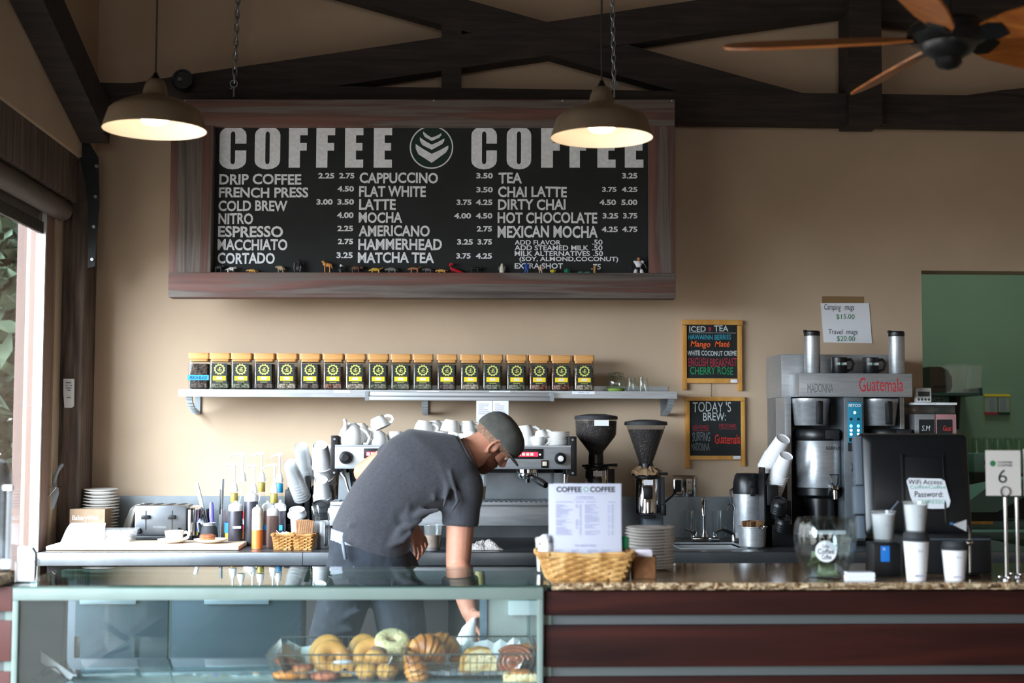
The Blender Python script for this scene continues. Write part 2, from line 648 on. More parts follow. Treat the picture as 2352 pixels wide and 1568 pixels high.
M['fan_wood'] = ramp3('varnished_orange_blade_wood', ['#8a4a1c', '#b3682c', '#c9803a'], 5, (.7, 6, 6), .35, .05)
M['coffee'] = mat('milky_iced_coffee', '#8f6a45', .4, var=.25, vs=30)
M['coffee_dark'] = mat('dark_coffee', '#3b2112', .4)
M['juice'] = mat('yellow_juice', '#d9c64a', .35)
M['caramel'] = mat('orange_caramel_sauce', '#e07a35', .4)
M['sauce'] = mat('dark_chocolate_sauce_bottle', '#3c3940', .4)
M['mocha'] = mat('brown_mocha_sauce_bottle', '#7b6059', .4)
M['cream'] = mat('pale_cream_plastic', '#e8dcc4', .5)
M['gold_band'] = mat('gold_foil_neck_band', '#b39c4c', .4, metal=.4)
M['blue_band'] = mat('blue_foil_neck_band', '#2e93cc', .4)
M['label_red'] = mat('red_syrup_label', '#cf3340', .6)
M['label_blue'] = mat('blue_syrup_label', '#1d6fc0', .6)
M['purple'] = mat('violet_silicone_handle', '#6b63c8', .5)
M['bill'] = ramp3('green_grey_banknote', ['#5d6a4f', '#8f9a78', '#b9bd9c'], 40, (1, 1, 1), .8, .2)
M['sticker_blue'] = mat('bright_blue_sticker', '#1f83e0', .5)
M['teal_panel'] = mat('teal_control_panel', '#2a8fae', .4)
M['light_white'] = mat('lit_white_led', (1, 1, 1), .4, emit=2.0)
M['light_blue'] = mat('lit_blue_led', (.15, .6, 1.0), .4, emit=2.5)
M['light_red'] = mat('lit_red_led', (1.0, .02, .06), .4, emit=1.6)
M['lcd'] = mat('grey_lcd_glass', '#4c5450', .3)
M['pink_panel'] = mat('dusty_pink_panel', '#b08080', .5)
M['teal_plastic'] = mat('grey_teal_plastic', '#5f8079', .5)
M['brown_vinyl'] = mat('dark_brown_vinyl', '#3a2a22', .5)
M['matcha'] = mat('green_matcha_powder', '#8fa64a', .9)
M['green_plastic'] = mat('bright_green_plastic', '#1fa46f', .4)
M['sugar'] = mat('tan_sugar_packet_paper', '#8a6644', .8, var=.2, vs=50)
M['scoop'] = mat('translucent_grey_plastic', '#8f99a3', .35)
M['foam'] = mat('white_crumpled_packets', '#eef0ee', .8, bump=.6, bs=40)
M['mahogany'].node_tree.nodes['Principled BSDF'].inputs['Specular IOR Level'].default_value = .12
# ================================================================ THE SETTING
YW = 6.5                                   # face of the back wall
CB = P(900, 1268, 5.70).z                  # back worktop height
CS = P(1800, 1338, 4.0).z                  # stone counter height
XL = P(226, 100, YW).x                     # face of the left wall
XWL = P(104, 800, 6.28).x - .004           # the left wall is thinner below the header beam
XO = P(2118, 760, YW).x                    # left edge of the opening to the green room
ZO = P(2230, 622, YW).z
XR, ZC, YF = 5.2, 4.7, -4.5
struct('floor', MB().box(XWL - .06, XR, YF, 10.2, -.1, 0), M['floor'])
struct('ceiling', MB().box(XL - .3, XR + .2, YF - .2, 10.2, ZC, ZC + .15), M['ceiling'])
struct('wall_back', MB().prism([(XL - .3, 0), (XO, 0), (XO, ZO), (XR, ZO), (XR, ZC), (XL - .3, ZC)], YW, YW + .16), M['plaster'])
struct('wall_right', MB().box(XR, XR + .2, YF, 10.2, 0, ZC), M['plaster'])
# left wall with its tall window beside the bar
WY0, WY1, WZ0, WZ1 = .2, 6.26, .25, 2.62
struct('wall_left', MB().box(XWL - .06, XWL, YF, WY0, 0, WZ1).box(XWL - .06, XL, YF, YW, WZ1, ZC).box(XWL - .06, XWL, WY0, YW, 0, WZ0).box(XWL - .06, XWL, WY1, YW, WZ0, WZ1), M['plaster_left'])
# street front behind the camera: wall with wide shop windows
struct('wall_front', MB().box(XWL - .06, XR, YF - .2, YF, 0, .7).box(XWL - .06, XR, YF - .2, YF, 2.5, ZC).box(XWL - .06, -1.3, YF - .2, YF, .7, 2.5).box(1.6, XR, YF - .2, YF, .7, 2.5).box(.1, .2, YF - .2, YF, .7, 2.5), M['plaster_left'])
# green back room behind the opening
YG = 8.7
XGL = XO - .25
struct('wall_green_room', MB().box(XGL, XR, YG, YG + .1, 0, ZC).box(XGL - .1, XGL, YW + .16, YG, 0, ZC), M['green'])
portal('daylight_side_window', (XWL - .08, (WY0 + WY1) / 2, (WZ0 + WZ1) / 2), (0, -PI / 2, 0), WZ1 - WZ0, WY1 - WY0)
portal('daylight_shop_front', (.15, YF - .25, 1.6), (PI / 2, 0, 0), 2.9, 1.8)
# unseen fill light added under the ceiling to brighten the green back room
gl = bpy.data.lights.new('back_room_fill', 'AREA')
gl.shape, gl.size, gl.size_y, gl.energy, gl.color = 'RECTANGLE', .5, 1.0, 28, (.88, 1.0, .93)
glo = bpy.data.objects.new('back_room_fill', gl)
COL.objects.link(glo)
glo.location = (XO + .6, 7.6, ZC - .02)

# ---- window beside the bar
XWP = P(100, 900, 6.10).x
w1 = struct('window_1', MB().box(XWP - .012, XWP - .006, WY0, 6.06, WZ0, WZ1), M['pane'])
part('window_frame', MB().box(XWP - .06, XWP + .012, 6.06, 6.17, WZ0, WZ1, bev=.006).box(XWP - .06, XWP + .012, WY0, 6.06, WZ0, WZ0 + .06).box(XWP - .06, XWP + .012, 3.1, 3.2, WZ0, WZ1), M['window_brown'], w1)
part('window_stop', MB().box(XWP - .06, XWP + .02, 6.17, 6.275, WZ0, WZ1), M['window_beige'], w1)
part('glazing_seal', MB().box(XWP - .02, XWP + .008, 6.045, 6.06, WZ0, WZ1), M['white_plastic'], w1)

# ---- timber post in the corner, header beam over the window, brace up the left wall
XP0, XP1 = P(108, 800, 6.28).x, P(190, 800, 6.28).x
post = solo('timber_post', MB().box(XP0, XP1, 6.28, YW, 0, 2.615, bev=.006), M['post'], 'weathered brown timber post in the corner beside the window', 'post')
XH = P(179, 400, 6.26).x
zb, zt = P(179, 466, 6.27).z, P(179, 325, 6.27).z
solo('header_beam', MB().box(XH - .2, XH, WY0 - .2, 6.27, zb, zt, bev=.008), M['post'], 'thick brown timber beam along the left wall above the window', 'beam')
a = P(160, 290, 6.24)
b = P(0, 8, 5.33)
a.x = b.x = XL + .065
d = (b - a).normalized()
br = MB()
n = Vector((0, -d.z, d.y)) * .082
b = b + d * .5
for sx in (0,):
    pts = [a - n, a + n, b + n, b - n]
    lo = [br._v(p + Vector((-.06, 0, 0))) for p in pts]
    hi = [br._v(p + Vector((.06, 0, 0))) for p in pts]
    br._f(lo)
    br._f(list(reversed(hi)))
    for i in range(4):
        br._f([lo[i], lo[(i + 1) % 4], hi[(i + 1) % 4], hi[i]])
solo('timber_brace', br, M['beam'], 'dark sloping timber brace climbing the left wall to the corner', 'beam')

# ---- roller blind
zr = P(150, 484, 6.2).z
bl = thing('roller_blind', 'brown grey roller blind half lowered over the window', 'blind', (XWP + .035, 6.19, zr))
part('roller_tube', MB().lathe([(0, -5.6), (.046, -5.6), (.046, 0), (.03, .004), (0, .004)], 24, T=Matrix.Rotation(-PI / 2, 4, 'X')), M['blind'], bl)
zbb = P(120, 548, 6.2).z - zr
part('fabric', MB().box(-.046, -.043, -5.6, -.02, zbb + .03, .02), M['blind'], bl)
part('bottom_bar', MB().box(-.052, -.036, -5.6, -.015, zbb, zbb + .05, bev=.003), M['beam'], bl)
part('bracket', MB().box(-.05, .03, .004, .03, -.03, .05).box(-.01, .012, .02, .088, .02, .05), M['iron'], bl)

# ---- steel strap with bolts on the corner post
YS = 6.262
pp = [(150, 250), (172, 248), (188, 300), (227, 362), (229, 470), (219, 612), (203, 616), (203, 470), (197, 420), (178, 338)]
st = thing('steel_strap', 'black bent steel strap bolted over the corner timbers', 'strap', P(215, 616, YS))
L0 = st.location
sp = []
for x, y in pp:
    q = P(x, y, YS) - L0
    sp.append((q.x, q.z))
part('plate', MB().prism(sp, -.012, 0), M['iron'], st)
for x, y in ((161, 263), (182, 304), (222, 382), (220, 452), (216, 521), (212, 596)):
    q = P(x, y, YS - .012) - L0
    part('bolt', MB().lathe([(0, -.009), (.007, -.009), (.009, -.003), (.009, 0)], 10, T=Matrix.Translation(q) @ Matrix.Rotation(-PI / 2, 4, 'X')), M['bolt'], st)

# ---- roof truss in front of the back wall
YT0, YT1 = 6.30, 6.42


def member(poly, y0=YT0, y1=YT1):
    m = MB()
    q = []
    for x, y in poly:
        v = P(x, y, y0) - T0
        q.append((v.x, v.z))
    m.prism(q, y0 - T0.y, y1 - T0.y)
    return m


T0 = P(1176, 250, YT0)
tr = thing('roof_truss', 'dark stained timber roof truss crossing the back wall', 'truss', T0)
part('bottom_chord', member([(176, 189), (3500, 237), (3500, 306), (176, 256)]), M['beam'], tr)
part('top_chord', member([(296, 192), (444, 169), (800, 117), (1580, 3), (1980, -56), (1980, 26), (1441, 101), (1014, 162), (780, 196), (560, 230), (296, 230)], YT0 + .004, YT1 - .004), M['beam'], tr)
part('top_chord', member([(1985, -50), (3500, 84), (3500, 180), (2021, 47), (1985, 40)], YT0 + .004, YT1 - .004), M['beam'], tr)
part('web_brace', member([(100, -273), (1076, 0), (1580, 141), (1856, 217), (1856, 240), (1640, 240), (1551, 209), (1262, 128), (1014, 56), (100, -200)], YT0 + .012, YT1 - .012), M['beam'], tr)
part('web_brace', member([(2195, 222), (2300, 207), (3000, 136), (3000, 226), (2195, 230)], YT0 + .012, YT1 - .012), M['beam'], tr)
part('king_post', member([(1015, -300), (1061, -300), (1060, 230), (1014, 230)], YT0 + .008, YT1 - .008), M['beam'], tr)
part('king_post', member([(1948, -300), (2020, -300), (2027, 284), (1951, 284)], YT0 - .05, YT1), M['beam'], tr)

# ---- what stands outside the window
struct('ground_outside', MB().box(-14, XWL - .06, -8, 20, -.12, -.02), M['ground'])
xa, xb = P(33, 800, 7.4).x, P(90, 800, 7.4).x
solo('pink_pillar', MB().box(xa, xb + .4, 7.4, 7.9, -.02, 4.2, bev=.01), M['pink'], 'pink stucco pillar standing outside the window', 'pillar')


def foliage(n, c, r, size):
    b = MB()
    for _ in range(n):
        while True:
            q = Vector((random.uniform(-1, 1), random.uniform(-1, 1), random.uniform(-1, 1)))
            if q.length < 1:
                break
        q = Vector((q.x * r[0], q.y * r[1], q.z * r[2])) + Vector(c)
        a = Vector((random.gauss(0, 1), random.gauss(0, 1), random.gauss(0, .6))).normalized() * size * random.uniform(.6, 1.4)
        e = a.cross(Vector((random.gauss(0, 1), random.gauss(0, 1), random.gauss(0, 1)))).normalized() * size * .35
        b.quad([q - a, q + e, q + a, q - e])
    return b


for i, (tx, ty, hh, mm, lab) in enumerate(((-3.15, 9.2, 4.6, 'leaf', 'tall grey green cypress outside the window beside the pink pillar'), (-3.9, 10.6, 5.2, 'leaf_dark', 'brown green tree behind the cypress outside the window'))):
    t = thing('outdoor_tree', lab, 'tree', (tx, ty, -.02))
    part('trunk', MB().tube([(0, 0, 0), (.04, 0, hh * .5), (0, .03, hh * .9)], [.12, .09, .03], 10), M['post'], t)
    part('foliage', foliage(5200, (0, 0, hh * .52), (.75, .6, hh * .5), .12), M[mm], t, ang=0)
# ================================================================ MENU BOARD on chains
BA = 0.062
bY = 6.13
bc = P(972, 456, bY)
board = thing('menu_board', 'large black chalkboard menu in a weathered wooden frame hanging from chains', 'menu board', bc, -BA)


def bx(px, py, y=0.0):
    return LP(board, px, py, y)


def rect(o, x0, y0, x1, y1, y=0.0):
    a, b = LP(o, x0, y0, y), LP(o, x1, y1, y)
    return min(a[0], b[0]), max(a[0], b[0]), min(a[1], b[1]), max(a[1], b[1])


fy0, fy1 = -.035, .055
lx0, lx1, bz0, bz1 = rect(board, 394, 228, 1552, 685, fy0)
ix0, ix1, iz0, iz1 = rect(board, 489, 288, 1491, 627, fy0)
part('chalk_panel', MB().box(ix0 - .01, ix1 + .01, .02, .04, iz0 - .01, iz1 + .01), M['chalk'], board)
part('frame_rail', MB().box(lx0, lx1, fy0, fy1, iz1, bz1, bev=.004), M['frame_wood'], board)
part('frame_rail', MB().box(lx0, lx1, fy0, fy1, bz0, iz0, bev=.004), M['frame_wood'], board)
part('frame_stile', MB().box(lx0, ix0, fy0 + .002, fy1, iz0, iz1, bev=.003), M['frame_wood_v'], board)
part('frame_stile', MB().box(ix1, lx1, fy0 + .002, fy1, iz0, iz1, bev=.003), M['frame_wood_v'], board)
part('toy_ledge', MB().box(ix0, ix1, -.03, .02, iz0 - .008, iz0 + .001), M['frame_wood'], board)
for x in (424, 996, 1292, 1543):
    q = bx(x, 231, fy0)
    part('screw', MB().lathe([(0, -.004), (.004, -.003), (.005, 0)], 8, T=Matrix.Translation((q[0], fy0, q[1])) @ Matrix.Rotation(-PI / 2, 4, 'X')), M['bolt'], board)
LY = .0185


def line(s, x0, y0, x1, y1):
    a = rect(board, x0, y0, x1, y1, LY)
    return (s, *a)


mid = [('DRIP COFFEE', 504, 399, 692, 424), ('FRENCH PRESS', 503, 430, 708, 454), ('COLD BREW', 502, 460, 660, 485), ('NITRO', 502, 489, 581, 515), ('ESPRESSO', 501, 519, 650, 545), ('MACCHIATO', 500, 549, 660, 575), ('CORTADO', 500, 580, 631, 606),
       ('CAPPUCCINO', 826, 396, 1006, 421), ('FLAT WHITE', 825, 427, 978, 452), ('LATTE', 825, 457, 909, 482), ('MOCHA', 824, 487, 924, 512), ('AMERICANO', 824, 517, 987, 543), ('HAMMERHEAD', 823, 548, 1015, 574), ('MATCHA TEA', 822, 579, 997, 604),
       ('TEA', 1145, 396, 1199, 421), ('CHAI LATTE', 1144, 428, 1302, 453), ('DIRTY CHAI', 1144, 457, 1299, 482), ('HOT CHOCOLATE', 1143, 487, 1372, 513), ('MEXICAN MOCHA', 1143, 518, 1373, 546)]
texts('lettering', [line(*a) for a in mid], LY, M['paint_white'], board, bold=.028, wob=.02)
pr = [('2.25', 731, 397, 768, 410), ('2.75', 779, 397, 814, 410), ('4.50', 775, 427, 813, 440), ('3.00', 727, 457, 764, 470), ('3.50', 775, 457, 813, 470), ('4.00', 774, 487, 812, 501), ('2.25', 775, 518, 811, 531), ('2.75', 776, 548, 811, 561), ('3.25', 773, 579, 810, 593),
      ('3.50', 1094, 397, 1132, 410), ('3.50', 1094, 429, 1132, 442), ('3.75', 1049, 458, 1083, 471), ('4.25', 1093, 458, 1131, 471), ('4.00', 1043, 489, 1082, 502), ('4.50', 1093, 489, 1131, 502), ('2.75', 1095, 519, 1130, 532), ('3.25', 1050, 549, 1086, 562), ('3.75', 1097, 549, 1130, 562), ('3.75', 1048, 581, 1081, 594), ('4.25', 1093, 581, 1130, 594),
      ('3.25', 1429, 397, 1464, 410), ('3.75', 1383, 429, 1416, 441), ('4.25', 1428, 429, 1464, 441), ('4.50', 1377, 458, 1415, 471), ('5.00', 1427, 458, 1464, 471), ('3.25', 1384, 489, 1420, 502), ('3.75', 1431, 489, 1464, 502), ('4.25', 1382, 520, 1419, 533), ('4.75', 1429, 520, 1464, 533)]
texts('price_lettering', [line(*a) for a in pr], LY, M['paint_white'], board, bold=.036)
sm = [('ADD FLAVOR', 1182, 551, 1288, 562), ('.50', 1360, 550, 1384, 562), ('ADD STEAMED MILK', 1182, 563, 1352, 575), ('.50', 1360, 563, 1384, 575), ('MILK ALTERNATIVES', 1182, 576, 1355, 588), ('.50', 1362, 576, 1385, 588), ('(SOY, ALMOND,COCONUT)', 1193, 589, 1420, 603), ('EXTRA SHOT', 1182, 604, 1293, 617), ('.75', 1358, 606, 1380, 619)]
texts('small_lettering', [line(*a) for a in sm], LY, M['paint_white'], board, bold=.022)


# big blocky COFFEE COFFEE drawn letter by letter
def arc(cx, cz, rx, rz, a0, a1, n=8):
    return [(cx + rx * math.cos(R(a0 + (a1 - a0) * i / n)), cz + rz * math.sin(R(a0 + (a1 - a0) * i / n))) for i in range(n + 1)]


def strip(b, o, i, closed=False):
    """surface between two outlines of equal count"""
    n = len(o)
    A = [b._v((x, LY, z)) for x, z in o]
    B = [b._v((x, LY, z)) for x, z in i]
    for k in range(n if closed else n - 1):
        j = (k + 1) % n
        b._f([A[k], A[j], B[j], B[k]])


def big(b, ch, x0, x1, z0, z1):
    w, h = x1 - x0, z1 - z0

    def q(ax, az, bx_, bz):
        b.quad([(x0 + w * ax, LY, z0 + h * az), (x0 + w * bx_, LY, z0 + h * az), (x0 + w * bx_, LY, z0 + h * bz), (x0 + w * ax, LY, z0 + h * bz)])
    if ch in 'FE':
        q(0, 0, .6, 1)
        q(.6, .80, 1, 1)
        q(.6, .42, .95, .61)
        if ch == 'E':
            q(.6, 0, 1, .2)
    else:
        cx = (x0 + x1) / 2
        ro, ri = w / 2, w * .085
        sr = h * .2
        N = 8
        out = arc(cx, z1 - sr, ro, sr, 0, 180, N) + arc(cx, z0 + sr, ro, sr, 180, 360, N)
        inn = arc(cx, z1 - sr * .95, ri, sr * .35, 0, 180, N) + arc(cx, z0 + sr * .95, ri, sr * .35, 180, 360, N)
        if ch == 'O':
            strip(b, out, inn, True)
        else:
            k0, k1 = (x1, z0 + h * .60), (cx + ri, z0 + h * .60)
            strip(b, [k0] + out + [(x1, z0 + h * .44)], [k1] + inn + [(cx + ri, z0 + h * .44)])


hb = MB()
for s, xs in (('COFFEE', ((505, 565), (586, 643), (664, 706), (727, 769), (793, 834), (859, 900))), ('COFFEE', ((1083, 1141), (1164, 1220), (1243, 1288), (1308, 1348), (1372, 1414), (1435, 1478)))):
    for c, (u0, u1) in zip(s, xs):
        x0, x1, z0, z1 = rect(board, u0, 292 if c in 'FE' else 290, u1, 385 if c in 'FE' else 389, LY)
        big(hb, c, x0, x1, z0, z1)
part('heading_lettering', hb, M['paint_white'], board, ang=0)
# round leaf emblem
lo = MB()
cx, cz = bx(991, 338, LY)
ru = bx(1041, 338, LY)[0] - cx
lo.lathe([(0, 0), (ru * .96, 0)], 48, T=Matrix.Translation((cx, LY + .0006, cz)) @ Matrix.Rotation(PI / 2, 4, 'X'))
part('emblem_disc', lo, M['logo_green'], board, ang=0)
em = MB()
em.lathe([(ru * .94, 0), (ru * 1.0, 0)], 48, T=Matrix.Translation((cx, LY, cz)) @ Matrix.Rotation(PI / 2, 4, 'X'))


def lg(x, y):
    return bx(925 + x / 13.64, 280 + y / 13.64, LY - .0005)


for tl, tr_, vin, vout, ml, mr_ in (((640, 300), (1210, 355), (908, 490), (908, 595), (690, 470), (1150, 490)), ((535, 480), (1305, 515), (908, 712), (908, 872), (610, 720), (1240, 690)), ((405, 690), (1430, 735), (908, 998), (908, 1280), (490, 1010), (1350, 960))):
    for e, mm in ((tl, ml), (tr_, mr_)):
        s_ = 1 if e is tr_ else -1
        m1 = ((e[0] + vin[0]) / 2, (e[1] + vin[1]) / 2 + 12)
        pl = [lg(*e), lg(*m1), lg(*vin), lg(*vout), lg(*((mm[0] + vout[0]) / 2, (mm[1] + vout[1]) / 2)), lg(*mm), lg(e[0] + s_ * -2, e[1] + (mm[1] - e[1]) * .45)]
        V = [em._v((x, LY - .0005, z)) for x, z in pl]
        n_ = len(V)
        for tri in ((0, 1, 6), (1, 5, 6), (1, 2, 5), (2, 4, 5), (2, 3, 4)):
            em._f([V[k] for k in tri])
part('emblem_leaves', em, M['paint_white'], board, ang=0)


# ---- chains
def chain(px, py, Y, label, tilt):
    u = U(P(px, 100, Y))
    p0 = P(px, py, Y)
    t = thing('hanging_chain', label, 'chain', p0, 0, 'menu board chains')
    b = MB(u)
    z = 24.0
    k = 0
    top = (ZC - p0.z) / u
    while z < top:
        pts = [Vector((5.4 * math.cos(a) * .85, 0, 11 * math.sin(a))) for a in [2 * PI * i / 12 for i in range(12)]]
        b.tube(pts, 1.9, 6, True, T=Matrix.Translation((tilt * z, 0, z)) @ Matrix.Rotation(R(20) if k % 2 else R(-70), 4, 'Z'))
        z += 16.6
        k += 1
    part('chain_links', b, M['steel_dark'], t)
    h = MB(u)
    h.tube([Vector((8 * math.cos(a), 0, 12 + 8 * math.sin(a))) for a in [2 * PI * i / 14 for i in range(14)]], 1.8, 6, True)
    h.tube([(-8, 0, 0), (-6, 0, 2), (0, 0, 4), (0, 0, -18)], 2.2, 6)
    part('eye_hook', h, M['steel_dark'], t)


chain(537, 204, 6.155, 'steel chain carrying the end of the menu board nearer the window', .03)
chain(1411, 206, 6.065, 'steel chain behind the lamp carrying the other end of the menu board', -.02)


# ---- toys along the ledge of the board
def toy_loc(px, y=-.006):
    x, z = LP(board, px, 627, y)
    return TM(board) @ Vector((x, y, iz0 + .001))


TU = U(bc)


def quadruped(name, px, w, h, m, label, legs=.42, neck=None, tail=None, hump=1.0, face=1, headr=.16, group='toy animals on the menu board ledge', yaw=0, m2=None):
    """small standing four-legged toy; w,h in photo pixels, face +1 looks right"""
    b = MB(TU)
    f = face
    bl_, bh = w * .30, h * (1 - legs) * .5
    bz = h * legs + bh * .8
    b.ell((0, 0, bz), (bl_, w * .15, bh * hump), 14, 8)
    b.ell((f * bl_ * .55, 0, bz + bh * .1), (bl_ * .5, w * .14, bh * hump * .95), 12, 8)
    hx, hz = (neck or (w * .40, h * .78))
    b.tube([(f * bl_ * .7, 0, bz), (f * (bl_ * .7 + hx) / 2, 0, (bz + hz) / 2 + 1), (f * hx, 0, hz)], [bh * .7, bh * .5, h * headr * .7], 8)
    b.ell((f * (hx + h * headr * .5), 0, hz), (h * headr * 1.2, h * headr * .8, h * headr * .8), 10, 6)
    for e in (-1, 1):
        b.ell((f * hx, e * h * headr * .6, hz + h * headr * .8), (1.0, .8, 1.6), 6, 4)
    for sx_ in (-1, 1):
        for sy in (-1, 1):
            x = sx_ * bl_ * .72
            b.tube([(x, sy * w * .09, bz), (x + sx_ * .6, sy * w * .1, h * legs * .5), (x, sy * w * .1, 0)], [w * .075, w * .05, w * .055], 6)
    tx, tz = tail or (-w * .46, h * legs * .9)
    b.tube([(-f * bl_ * .9, 0, bz + bh * .2), (f * (tx - bl_) / 2 * 1.0 if tx < 0 else 0, 0, (bz + tz) / 2), (f * tx, 0, tz)], [bh * .35, bh * .22, .5], 6)
    o = thing(name, label, 'toy', toy_loc(px), -BA + yaw, group)
    part('body', b, m, o)
    return o


T_ = {}
for n, c in (('gorilla', '#1b1c1e'), ('cow', '#d8d2cb'), ('sand', '#d6a24f'), ('tan', '#b49b7c'), ('dark', '#2a2427'), ('giraffe', '#cf8f4e'), ('brown', '#5a3a2a'), ('yellow', '#d4a83c'), ('grey', '#787a72'), ('raptor', '#b07a4c'), ('slate', '#5d5a5c'), ('red', '#d3202e'), ('cream', '#d9cfc0'), ('blue', '#1c4fb0'), ('pale', '#d8b8a0'), ('lemon', '#c5b02c'), ('green', '#0f8064'), ('teal', '#3d7f76'), ('gold', '#b08038'), ('white', '#e8e9ea')):
    T_[n] = mat('toy_' + n + '_plastic', c, .45, var=.18 if n not in ('white', 'gorilla') else 0, vs=160)
quadruped('toy_gorilla', 502, 24, 19, T_['gorilla'], 'tiny black gorilla figure at the window end of the menu ledge', legs=.45, neck=(9, 15), headr=.2, tail=(-8, 8))
cow = quadruped('toy_cow', 530, 26, 14, mat('toy_cow_hide', '#e6e0da', .45, col2='#1c1a1a', vs=130, contrast=(.54, .58)), 'tiny black and white cow figure on the menu ledge', tail=(-13, 6))
quadruped('toy_lizard', 580, 26, 9, T_['sand'], 'tiny sandy armoured lizard facing the cow on the menu ledge', legs=.25, face=-1, neck=(12, 5), tail=(-13, 3), headr=.22)
quadruped('toy_sheep', 645, 22, 17, T_['tan'], 'tiny tan sheep figure beside the big dark ape on the menu ledge', face=-1, hump=1.15)
ap = quadruped('toy_ape', 684, 16, 30, T_['dark'], 'dark standing ape figure, tallest animal under the word CORTADO', legs=.2, neck=(1, 26), headr=.16, tail=(-2, 10), hump=1.05)
part('arm', MB(TU).tube([(-6, -2, 22), (-8, -2, 12), (-6, -2, 3)], [3, 2.4, 2], 8).tube([(6, -2, 22), (8, -2, 12), (6, -2, 3)], [3, 2.4, 2], 8), T_['dark'], ap)
quadruped('toy_giraffe', 752, 24, 29, T_['giraffe'], 'tiny orange giraffe figure with a long neck on the menu ledge', legs=.42, face=-1, neck=(10, 26), headr=.09, tail=(-12, 10), hump=.6)
pg = thing('toy_penguin', 'tiny black penguin with a white head on the menu ledge', 'toy', toy_loc(783), -BA, 'toy animals on the menu board ledge')
part('body', MB(TU).lathe([(0, 0), (4, 0), (5, 4), (4.6, 10), (3, 14), (0, 15)], 12).ell((-5, 0, 8), (1.4, 2, 5)).ell((5, 0, 8), (1.4, 2, 5)), T_['gorilla'], pg)
part('head', MB(TU).ell((0, 0, 17), (3, 3, 3.4)).ell((3, 0, 16.5), (2.4, .8, .8)), T_['white'], pg)
quadruped('toy_mammoth', 817, 30, 18, T_['brown'], 'tiny brown mammoth figure with white tusks on the menu ledge', hump=1.1, neck=(12, 12), headr=.22)
quadruped('toy_dinosaur', 863, 32, 13, T_['yellow'], 'tiny yellow long tailed dinosaur with its tail raised', legs=.35, face=-1, neck=(13, 6), tail=(-16, 13), headr=.16)
quadruped('toy_rhino', 901, 30, 14, T_['grey'], 'tiny grey green rhino figure on the menu ledge', legs=.36, face=-1, neck=(13, 8), headr=.2)
quadruped('toy_raptor', 952, 30, 15, T_['raptor'], 'tiny brown running dinosaur with a pale raised tail', legs=.5, face=-1, neck=(12, 9), tail=(-15, 16), headr=.16, hump=.8)
quadruped('toy_rat', 984, 24, 13, T_['slate'], 'tiny grey rat shaped animal between two small dinosaurs', legs=.34, face=-1, neck=(11, 8), headr=.2)
quadruped('toy_dinosaur', 1015, 28, 10, T_['sand'], 'tiny orange spiky dinosaur beside the red lobster', legs=.28, face=-1, neck=(12, 5), tail=(-14, 6), headr=.22)
lb = MB(TU)
lb.tube([(-14, 0, 12), (-4, 0, 8), (6, 0, 4), (15, 0, 2)], [2, 4, 3.4, 1.6], 8)
for k in range(5):
    for s_ in (-1, 1):
        lb.tube([(-8 + k * 3.6, 0, 8 - k), (-9 + k * 4, s_ * 5, 11 - k), (-10 + k * 4.5, s_ * 8, 2)], [.9, .7, .4], 5)
for s_ in (-1, 1):
    lb.tube([(-12, s_ * 2, 12), (-15, s_ * 4, 18), (-12, s_ * 5, 22)], [1.2, 1.5, 2.2], 6)
    lb.ell((-10, s_ * 5, 21), (4, 1.4, 2))
solo('toy_lobster', lb, T_['red'], 'tiny bright red lobster figure on the menu ledge', 'toy', toy_loc(1048), -BA, 'toy animals on the menu board ledge')
quadruped('toy_animal', 1090, 30, 16, T_['gorilla'], 'tiny black long legged animal between the lobster and the pale penguin', legs=.5, neck=(13, 12), tail=(-15, 14), hump=.7)
wp = thing('toy_bird', 'small cream penguin figure standing alone on the menu ledge', 'toy', toy_loc(1153), -BA, 'toy animals on the menu board ledge')
part('body', MB(TU).lathe([(0, 0), (5, 0), (6, 4), (5.4, 11), (3.4, 17), (2.6, 21), (0, 24)], 14), T_['cream'], wp)
part('wing', MB(TU).ell((-6.4, 0, 11), (1.4, 2, 6)).ell((6.4, 0, 11), (1.4, 2, 6)), T_['grey'], wp)


def manikin(name, px, h, w, m, label):
    b = MB(TU)
    b.ell((0, 0, h * .88), (w * .17, w * .16, h * .11), 10, 8)
    b.tube([(0, 0, h * .40), (0, 0, h * .62), (0, 0, h * .80)], [w * .16, w * .24, w * .12], 10)
    for s_ in (-1, 1):
        b.tube([(s_ * w * .1, 0, h * .42), (s_ * w * .2, 0, h * .2), (s_ * w * .22, 0, 0)], [w * .13, w * .1, w * .1], 8)
        b.tube([(s_ * w * .2, 0, h * .72), (s_ * w * .42, -1, h * .55), (s_ * w * .34, -2, h * .42)], [w * .09, w * .08, w * .08], 8)
    return solo(name, b, m, label, 'toy', toy_loc(px), -BA, 'toy figures on the menu board ledge')


manikin('toy_figure', 1209, 26, 14, T_['blue'], 'tiny blue standing figure on the menu ledge')
manikin('toy_figure', 1242, 20, 13, T_['pale'], 'tiny pale pink standing figure beside the blue one')
bb = MB(TU)
bb.ell((0, 0, 5), (5, 4.5, 5)).ell((5, 0, 6), (2.5, 2, 2)).ell((-5, 0, 6), (2, 1, 3))
solo('toy_fish', bb, T_['lemon'], 'tiny round yellow fish toy on the menu ledge', 'toy', toy_loc(1270), -BA, 'toy animals on the menu board ledge')
fg = MB(TU)
fg.ell((0, 0, 5), (4.5, 4, 4)).ell((0, 0, 9), (3, 2.6, 2.6))
for s_ in (-1, 1):
    fg.tube([(s_ * 3, 0, 6), (s_ * 6, -1, 9), (s_ * 5.4, -2, 3), (s_ * 6.4, -2, 0)], [1, .9, .8, .8], 6)
solo('toy_frog', fg, T_['green'], 'tiny green crouching frog toy on the menu ledge', 'toy', toy_loc(1302), -BA, 'toy animals on the menu board ledge')
tb = MB(TU)
